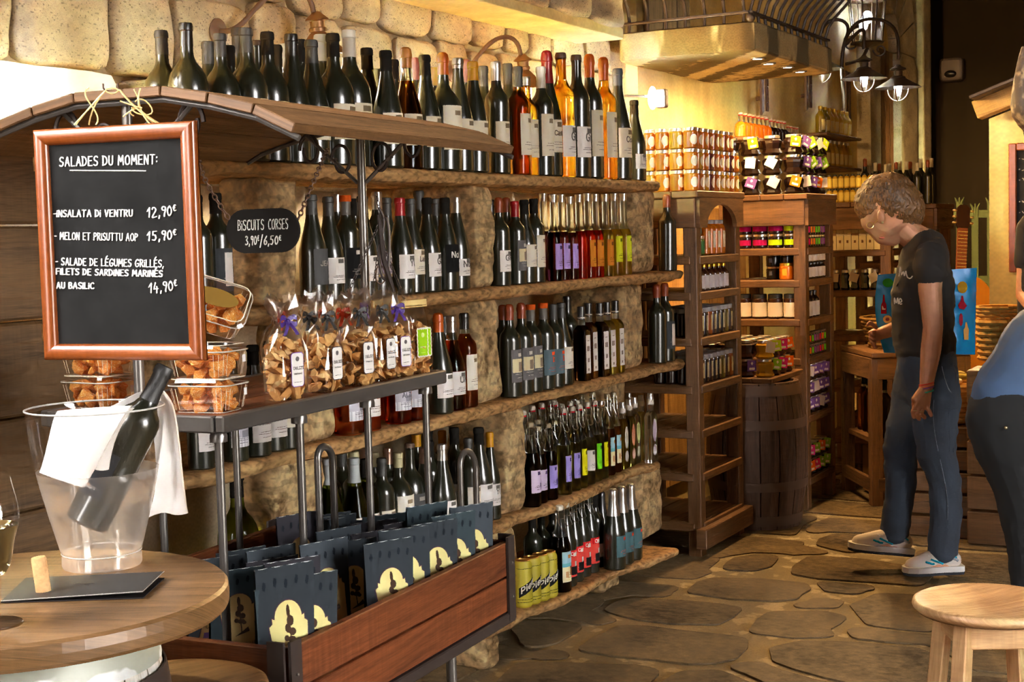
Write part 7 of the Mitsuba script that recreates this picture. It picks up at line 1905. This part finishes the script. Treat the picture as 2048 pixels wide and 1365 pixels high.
fing = [[(w(1834, 808, -.235), .0105), (w(1826, 824, -.235), .0098), (w(1828, 834, -.222), .009)], [(w(1839, 814, -.232), .0105), (w(1832, 829, -.235), .0098), (w(1838, 838, -.220), .009)],
        [(w(1845, 815, -.225), .0105), (w(1842, 829, -.232), .0095), (w(1849, 835, -.215), .0088)], [(w(1852, 812, -.215), .0095), (w(1858, 822, -.22), .0085), (w(1862, 831, -.215), .0075)],
        [(w(1836, 798, -.205), .012), (w(1828, 808, -.19), .0105), (w(1829, 819, -.185), .009)]]
palm2 = [[(wr2, .024), (w(1748, 668, .235), .022), (w(1746, 680, .235), .018)]]
fing2 = [[(w(1752, 655, .20), .0095), (w(1740, 646, .195), .009), (w(1736, 650, .20), .008)], [(w(1748, 664, .215), .0095), (w(1740, 666, .20), .009), (w(1744, 670, .19), .008)], [(w(1747, 672, .22), .0095), (w(1741, 676, .2), .009), (w(1747, 679, .19), .008)], [(w(1748, 680, .22), .009), (w(1744, 686, .2), .0085), (w(1749, 688, .19), .008)], [(w(1750, 676, .23), .0085), (w(1747, 692, .205), .008), (w(1752, 695, .195), .0075)]]
feet = [[(w(1884, 1100, -.06), .036), (w(1884, 1130, -.06), .035)], [(w(1884, 1130, -.06), .034), (w(1835, 1140, -.06), .028)], [(w(1792, 1062, .1), .036), (w(1790, 1085, .1), .034)], [(w(1790, 1085, .1), .034), (w(1726, 1093, .1), .026)]]
allg = head + tors
parts = [m3.Manifold.batch_hull([m3.Manifold.sphere(float(r), 20).translate([float(x) for x in p]) for p, r in l]) for l in head + tors + legs + arm + arm2 + palm + palm2 + feet]
for ch in fing + fing2:
    S = [m3.Manifold.sphere(float(r), 12).translate([float(x) for x in p]) for p, r in ch]; parts += [m3.Manifold.batch_hull([a, b]) for a, b in zip(S, S[1:])]
for s, c in ((-1, w(1762, 433, -.098)),): parts.append(m3.Manifold.sphere(1.0, 20).scale([.016, .012, .03]).translate([float(x) for x in c]))
M_ = m3.Manifold.batch_boolean(parts, m3.OpType.Add).refine_to_length(.007)
q = M_.to_mesh(); t_ = trimesh.Trimesh(q.vert_properties[:, :3], q.tri_verts, process=True); trimesh.smoothing.filter_taubin(t_, iterations=6)
put(wm, 'body', (np.array(t_.vertices), np.array(t_.faces)), SKIN, smooth=True)
# face: eye, brow, lips on the side turned to the camera
put(wm, 'eye', ball(w(1744, 449, -.035), (.007, .006, .004), 2), gloss('#2a1a14', .1), smooth=True)
put(wm, 'lips', ball(w(1764, 476, -.03), (.012, .02, .006), 2), flat('#a85a4c'), smooth=True)
g = np.linspace(0, 2 * np.pi, 16)
put(wm, 'glasses', joined([sweep([w(1740 + 7 * math.cos(a), 451 + 6 * math.sin(a), -.055) for a in g], .0016, 5, False), sweep([w(1747, 449, -.06), w(1764, 432, -.1)], .0014, 5)]), metal('#d9b070', .1))
put(wm, 'ear_stud', ball(w(1765, 445, -.108), .005, 1), metal('#e0d0b0', .1))
# hair: short crop, tufted
hv, hf = hullgrp([[(w(1781, 398), .108), (w(1800, 414), .098), (w(1764, 392), .092)], [(w(1764, 392), .092), (w(1742, 412), .066), (w(1746, 402), .075)], [(w(1800, 414), .098), (w(1815, 428), .068)]], .009, 4)
hn = trimesh.Trimesh(hv, hf, process=False).vertex_normals
hv = hv + hn * ((meshkit.fbm(hv * np.array([150, 150, 60]), 3, 9) - .5) * .02)[:, None]
put(wm, 'hair', (hv, hf), HAIR, smooth=30)
# clothes
TEE = mat('black_jersey', two({'type': 'principled', 'base_color': rgb('#1a1817'), 'roughness': .9, 'sheen': .3, 'specular': .15}))
tee = [[(w(1850, 500, -.0), .088), (w(1862, 518, -.145), .066), (w(1852, 514, .155), .066), (w(1850, 580, -.06), .118), (w(1850, 580, .085), .118), (w(1818, 585, -.04), .07), (w(1818, 585, .07), .07)],
       [(w(1850, 580, -.06), .118), (w(1850, 580, .085), .118), (w(1818, 585, -.04), .07), (w(1818, 585, .07), .07), (w(1850, 665, -.05), .112), (w(1850, 665, .075), .112), (w(1826, 665, 0), .085)], [(w(1850, 665, -.05), .112), (w(1850, 665, .075), .112), (w(1826, 665, 0), .085), (w(1854, 708, -.07), .116), (w(1850, 708, .09), .114)],
       [(w(1862, 516, -.165), .068), (w(1861, 545, -.185), .064)], [(w(1850, 512, .17), .066), (w(1846, 550, .195), .062)]]
tv, tf = folded(hullgrp(tee, .012, 8), .022, (14, 14, 26), 5)
put(wm, 't_shirt', (tv, tf), TEE, smooth=True)
def scrawl(px, py, dd, strokes, k):
    A = w(px, py, dd); dv = RT - fw * .9; dv[2] = 0; dv /= np.linalg.norm(dv); zv = np.array([0, 0, 1.0]); nn = np.cross(dv, zv)
    m_ = extr(unary_union([LineString(spline([(x * k, y * k, 0) for x, y in st], 24)[:, :2]).buffer(.0022) for st in strokes]), 0, .0015)
    put(wm, 'shirt_print', moved((np.array(m_.vertices), m_.faces), A, M=np.stack([dv, zv, nn], 1)), flat('#b9aea0'), stuff=True)
scrawl(1798, 552, -.150, [[(0, 0), (4, 12), (6, 2), (9, 8), (11, 0), (14, 9), (17, -2), (22, -5), (27, -1)]], .0021)
scrawl(1789, 608, -.135, [[(0, 0), (1, 9), (4, 2), (6, 9), (8, 0)], [(10, 4), (15, 6), (12, 10), (10, 3), (15, 0)]], .0021)
jl = [[(w(1854, 722, -.07), .116), (w(1850, 722, .09), .112), (w(1869, 800, -.085), .104)], [(w(1854, 722, -.07), .112), (w(1850, 722, .09), .112), (w(1832, 790, .085), .1)],
      [(w(1869, 800, -.085), .1), (w(1872, 905, -.085), .077)], [(w(1872, 905, -.085), .077), (w(1890, 958, -.085), .064)], [(w(1890, 958, -.085), .064), (w(1892, 1030, -.075), .064)], [(w(1892, 1030, -.075), .064), (w(1886, 1100, -.065), .060)],
      [(w(1832, 790, .085), .098), (w(1801, 893, .09), .07)], [(w(1801, 893, .09), .07), (w(1801, 980, .095), .062)], [(w(1801, 980, .095), .062), (w(1789, 1066, .1), .060)]]
jv, jf = folded(hullgrp(jl, .012, 6), .016, (16, 16, 30), 8)
put(wm, 'jeans', (jv, jf), DENIM, smooth=True)
put(wm, 'pocket_stitching', sweep(spline([w(1884, 733, -.19), w(1893, 768, -.185), w(1901, 784, -.175), w(1918, 780, -.13)], 14), .0018, 5), flat('#8a8f96'))
put(wm, 'seam', sweep(spline([w(1868, 800, -.192), w(1872, 880, -.168), w(1888, 955, -.152), w(1895, 1040, -.142)], 20), .0014, 5), flat('#6a727c'))
SOLE = flat('#26282c'); MIDS = flat('#d9d6d0'); UPPR = flat('#d6c9bc'); TEAL = flat('#15809a'); SILV = flat('#8d9094')
def shoe(toe, heel, dd, lift):
    """running shoe from toe to heel pixels."""
    A, B = w(*toe, dd), w(*heel, dd); ax_ = A - B; L_ = np.linalg.norm(ax_); ax_ /= L_
    zt = np.array([0, 0, 1.0]) - ax_ * ax_[2]; zt /= np.linalg.norm(zt); yv = np.cross(zt, ax_); Ms = np.stack([ax_, yv, zt], 1)
    sec = [(0, .052, .0), (.05, .062, 0), (.35, .06, .002), (.6, .078, 0), (.8, .08, .004), (.94, .058, .014), (1, .02, .022)]
    poly = Polygon([(u * L_, wd / 2) for u, wd, _ in sec] + [(u * L_, -wd / 2) for u, wd, _ in sec[::-1]]).buffer(.006, quad_segs=3)
    put(wm, 'shoe_sole', moved(extr(poly, 0, .012), B, M=Ms), SOLE); put(wm, 'shoe_midsole', moved(extr(poly.buffer(.002), .0115, .034), B, M=Ms), MIDS)
    up_ = [[((.02 * L_ + .028, 0, .055), .034), ((.10 * L_ + .03, 0, .085), .034), ((.3 * L_ + .02, 0, .06), .036)], [((.3 * L_ + .02, 0, .07), .036), ((.55 * L_, 0, .058), .036), ((.75 * L_, 0, .042), .034), ((.86 * L_, 0, .036), .03)]]
    v, f = hullgrp(up_, .009, 4); put(wm, 'shoe_upper', moved((v, f), B, M=Ms), UPPR, smooth=True)
    tb_ = trimesh.Trimesh(v, f, process=False)
    ck = trimesh.proximity.ProximityQuery(tb_)
    def stripe(u0, z0, u1, z1, wd, m, nm):
        P_ = []
        for t in np.linspace(0, 1, 8):
            q = np.array([[(u0 + (u1 - u0) * t) * L_, +.06, z0 + (z1 - z0) * t]]); c_, _, _ = ck.on_surface(q); P_.append(c_[0] + np.array([0, .001, 0]))
        put(wm, nm, moved(sweep(P_, wd, 6), B, M=Ms), m, smooth=True)
    stripe(.36, .035, .58, .072, .0045, TEAL, 'shoe_stripe'); stripe(.50, .034, .68, .062, .0045, TEAL, 'shoe_stripe'); stripe(.05, .06, .34, .085, .006, SILV, 'shoe_stripe'); stripe(.08, .075, .3, .095, .0035, TEAL, 'shoe_stripe')
    for u in (.46, .53, .60): put(wm, 'shoe_lace', moved(sweep(spline([(u * L_, -.03, .078), ((u - .01) * L_, 0, .098 - (u - .46) * .12), (u * L_, .03, .078)], 8), .003, 5), B, M=Ms), flat('#e9e4dc'))
shoe((1699, 1100), (1822, 1112), .1, .01)
shoe((1809, 1150), (1922, 1146), -.06, 0)
for i, (cc, y) in enumerate((('#d8442a', 768), ('#e07a4a', 772), ('#7a3a6a', 776), ('#3aa88a', 784))):
    c0 = w(1853 - .2 * i, y, -.215)
    put(wm, 'bracelet', sweep([c0 + RT * .0275 * math.cos(a) + fw * .0275 * math.sin(a) + UP * .006 * math.cos(a) for a in np.linspace(0, 2 * np.pi, 20)], .003, 5, False), flat(cc))
for x, y, dd in ((1829, 822, -.235), (1841, 824, -.231)):
    c0 = w(x, y, dd); put(wm, 'ring', sweep([c0 + RT * .0108 * math.cos(a) + fw * .0108 * math.sin(a) for a in np.linspace(0, 2 * np.pi, 14)], .0016, 5, False), metal('#e4d6a8', .1))
# blue carrier bag held on her far side, with printed groceries
bg = thing('blue_carrier_bag', 'shiny blue printed carrier bag held at the far side of the woman in black', 'bag')
BLUE = mat('blue_plastic', two({'type': 'roughplastic', 'alpha': .12, 'diffuse_reflectance': rgb('#0a79c4')}))
Bp = np.array([w(1757, 552, .30), w(1948, 535, .30), w(1952, 708, .30), w(1770, 706, .30), w(1744, 640, .30)])
def bag_shape():
    n, m = 26, 20; out = []
    TLc, TRc, BRc, BLc = w(1756, 550, .31), w(1953, 536, .31), w(1950, 710, .31), w(1768, 706, .31)
    for s in (-1, 1):
        V = []
        for j in range(m):
            v_ = j / (m - 1)
            for i in range(n):
                u_ = i / (n - 1); p = (TLc * (1 - u_) + TRc * u_) * (1 - v_) + (BLc * (1 - u_) + BRc * u_) * v_
                p = p - RT * .024 * math.sin(np.pi * v_) * (1 - u_)
                bul = .055 * (math.sin(np.pi * u_) ** .6) * (.25 + .75 * math.sin(np.pi * min(v_ * .55 + .08, 1)))
                V.append(p + fw * s * bul)
        V = np.array(V); V += ((meshkit.fbm(V * 22, 3, 4 + s) - .5) * .02)[:, None] * fw
        F = [q_ for j in range(m - 1) for i in range(n - 1) for q_ in ([j * n + i, j * n + i + 1, (j + 1) * n + i + 1], [j * n + i, (j + 1) * n + i + 1, (j + 1) * n + i])]
        out.append((V, np.array(F)))
    return out
bsh = bag_shape(); put(bg, 'bag', joined(bsh), BLUE, smooth=35)
bt_ = trimesh.Trimesh(*bsh[0], process=False)
def decal(poly, colr, nm):
    v, f = trimesh.creation.triangulate_polygon(poly, engine='earcut'); P_ = []
    for x, y in v:
        d0 = ray(x, y); loc, _, _ = bt_.ray.intersects_location([EYE], [d0], multiple_hits=False)
        P_.append((loc[0] if len(loc) else w(x, y, .26)) - d0 * .004)
    put(bg, nm, (np.array(P_), f), flat(colr))
def ell(x, y, a, b): return Polygon([(x + a * math.cos(t), y + b * math.sin(t)) for t in np.linspace(0, 6.28, 14)])
decal(ell(1776, 566, 11, 9), '#2a7a2a', 'printed_leaf'); decal(Polygon([(1766, 590), (1769, 590), (1770, 604), (1773, 610), (1773, 628), (1762, 628), (1762, 610), (1765, 604)]), '#8a1a2a', 'printed_bottle'); decal(Polygon([(1764, 612), (1771, 612), (1771, 620), (1764, 620)]), '#d9e0e0', 'printed_bottle_label')
decal(ell(1775, 639, 9, 8), '#d9b878', 'printed_biscuit'); decal(ell(1775, 639, 4, 3.5), '#5a2a24', 'printed_biscuit_centre'); decal(Polygon([(1763, 656), (1776, 654), (1776, 671), (1764, 671)]), '#3a3a44', 'printed_jar'); decal(Polygon([(1766, 661), (1774, 660), (1774, 667), (1766, 668)]), '#d9dde0', 'printed_jar_label')
decal(ell(1925, 575, 10, 12), '#b58a2a', 'printed_cheese'); decal(Polygon([(1923, 592), (1926, 592), (1928, 603), (1934, 612), (1928, 620), (1918, 617), (1916, 610), (1921, 603)]), '#6a1420', 'printed_ham'); decal(ell(1922, 640, 4, 13), '#7a2030', 'printed_sausage'); decal(Polygon([(1931, 645), (1934, 645), (1936, 655), (1938, 660), (1937, 680), (1928, 680), (1927, 660), (1930, 655)]), '#c98a4a', 'printed_bottle')

# man bending over at the right edge, only his back and hip in view
D1 = 5.0
def b_(px, py, dd=0.0): return at_d(px, py, D1 + dd)
mb = thing('person', 'person in blue t-shirt and black jeans bending forward at the right edge', 'person')
tl_ = [[(b_(2024, 795, -.08), .135), (b_(2024, 795, .12), .135), (b_(2100, 700, -.1), .16), (b_(2100, 700, .12), .16)], [(b_(2100, 700, -.1), .16), (b_(2100, 700, .12), .16), (b_(2190, 640, -.12), .13), (b_(2190, 640, .14), .13)]]
lg = [[(b_(2030, 880, -.09), .14), (b_(2046, 960, -.09), .11)], [(b_(2046, 960, -.09), .11), (b_(2062, 1090, -.09), .075)], [(b_(2062, 1090, -.09), .07), (b_(2060, 1270, -.08), .05)], [(b_(2034, 880, .1), .14), (b_(2066, 960, .1), .1)], [(b_(2066, 960, .1), .1), (b_(2080, 1090, .1), .07)], [(b_(2080, 1090, .1), .07), (b_(2075, 1245, .1), .05)]]
hd_ = [[(b_(2240, 640, 0), .1), (b_(2262, 660, 0), .09)], [(b_(2262, 672, 0), .06), (b_(2240, 650), .08)], [(b_(2200, 640), .07), (b_(2240, 640), .07)]]
am = [[(b_(2190, 650, -.2), .05), (b_(2200, 790, -.2), .042)], [(b_(2200, 790, -.2), .042), (b_(2250, 880, -.15), .03)], [(b_(2250, 880, -.15), .03), (b_(2270, 905, -.15), .028)]] + [[(b_(2266 + 4 * i, 905, -.17 + .02 * i), .011), (b_(2274 + 3 * i, 935 - 3 * i, -.17 + .02 * i), .009)] for i in range(4)] + [[(b_(2262, 895, -.12), .011), (b_(2262, 915, -.11), .009)]]
put(mb, 'body', hullgrp([[(p, r * .9) for p, r in l] for l in tl_ + lg] + hd_ + am, .016, 6), SKIN, smooth=True)
BT = mat('blue_jersey', two({'type': 'principled', 'base_color': rgb('#43597a'), 'roughness': .9, 'sheen': .3, 'specular': .1}))
put(mb, 't_shirt', folded(hullgrp(tl_ + [[(b_(2190, 650, -.15), .075), (b_(2196, 720, -.2), .07)]], .016, 8), .02, (9, 9, 16), 3), BT, smooth=True)
BJ = mat('black_denim', two({'type': 'principled', 'base_color': rgb('#191a1b'), 'roughness': .9, 'sheen': .3, 'specular': .1}))
jg = [[(b_(2022, 838, -.09), .15), (b_(2022, 838, .12), .15), (b_(2040, 890, -.09), .15), (b_(2044, 890, .1), .14)], [(b_(2040, 890, -.09), .148), (b_(2056, 965, -.09), .118)], [(b_(2056, 965, -.09), .118), (b_(2066, 1090, -.09), .085)], [(b_(2066, 1090, -.09), .085), (b_(2066, 1250, -.08), .065)], [(b_(2044, 890, .1), .14), (b_(2076, 965, .1), .11)], [(b_(2076, 965, .1), .11), (b_(2086, 1240, .1), .065)]]
put(mb, 'jeans', folded(hullgrp(jg, .016, 6), .014, (12, 12, 24), 6), BJ, smooth=True)
put(mb, 'jeans_rivet', ball(b_(2012, 856, -.232), .006, 1), metal('#d9c9a0', .1), smooth=True)
for dd, y in ((-.08, 1290), (.1, 1262)):
    put(mb, 'shoe', hullgrp([[(at_z(2060, y, .05) + fw * 0, .045), (at_z(2060, y, .04) + RT * .13, .038), (at_z(2060, y, .03) + RT * .18, .028)]], .014, 4), flat('#2a2a2c'), smooth=True)
# third person: only a black sleeve and forearm reach into the picture
D2 = 6.2
def c_(px, py, dd=0.0): return at_d(px, py, D2 + dd)
pc3 = thing('person', 'person in black at the right edge, only sleeve and elbow in view', 'person')
bd3 = [[(c_(2120, 330), .095), (c_(2118, 350), .085)], [(c_(2120, 370), .05), (c_(2125, 430), .055)], [(c_(2070, 450), .05), (c_(2180, 450), .05), (c_(2085, 560), .09), (c_(2165, 560), .09)], [(c_(2085, 560), .09), (c_(2165, 560), .09), (c_(2090, 720), .1), (c_(2160, 720), .1)], [(c_(2098, 740), .09), (c_(2098, 930), .06)], [(c_(2098, 930), .06), (c_(2098, 1090), .04)], [(c_(2155, 740), .09), (c_(2155, 930), .06)], [(c_(2155, 930), .06), (c_(2155, 1090), .04)],
       [(c_(2060, 465), .05), (c_(2050, 590), .038)], [(c_(2050, 590), .038), (c_(2085, 640, -.2), .028)], [(c_(2085, 640, -.2), .026), (c_(2096, 650, -.25), .024)]] + [[(c_(2094 + 3 * i, 650, -.26), .010), (c_(2100 + 3 * i, 660, -.3), .008)] for i in range(4)] + [[(c_(2090, 642, -.25), .010), (c_(2092, 636, -.28), .008)]]
put(pc3, 'body', hullgrp(bd3, .016, 6), SKIN, smooth=True)
put(pc3, 't_shirt', hullgrp([[(c_(2068, 452), .062), (c_(2182, 452), .06), (c_(2085, 560), .105), (c_(2165, 560), .105)], [(c_(2085, 560), .105), (c_(2165, 560), .105), (c_(2090, 720), .11), (c_(2160, 720), .11)], [(c_(2062, 460), .062), (c_(2055, 522), .056)]], .016, 6), TEE, smooth=True)
put(pc3, 'trousers', hullgrp([[(c_(2092, 725), .112), (c_(2160, 725), .112), (c_(2098, 790), .1), (c_(2155, 790), .1)], [(c_(2098, 790), .1), (c_(2098, 1100), .055)], [(c_(2155, 790), .1), (c_(2155, 1100), .055)]], .016, 6), BJ, smooth=True)
put(pc3, 'hair', hullgrp([[(c_(2122, 325), .105), (c_(2128, 345), .095)]], .014, 4), HAIR, smooth=True)
for x in (2098, 2155): put(pc3, 'shoe', hullgrp([[(at_z(x, 1120, .05), .045), (at_z(x, 1120, .035) - fw * .14, .035)]], .014, 3), flat('#2a2a2c'), smooth=True)
print('things', sum('category' in v for v in labels.values()), 'entries', len(scene))
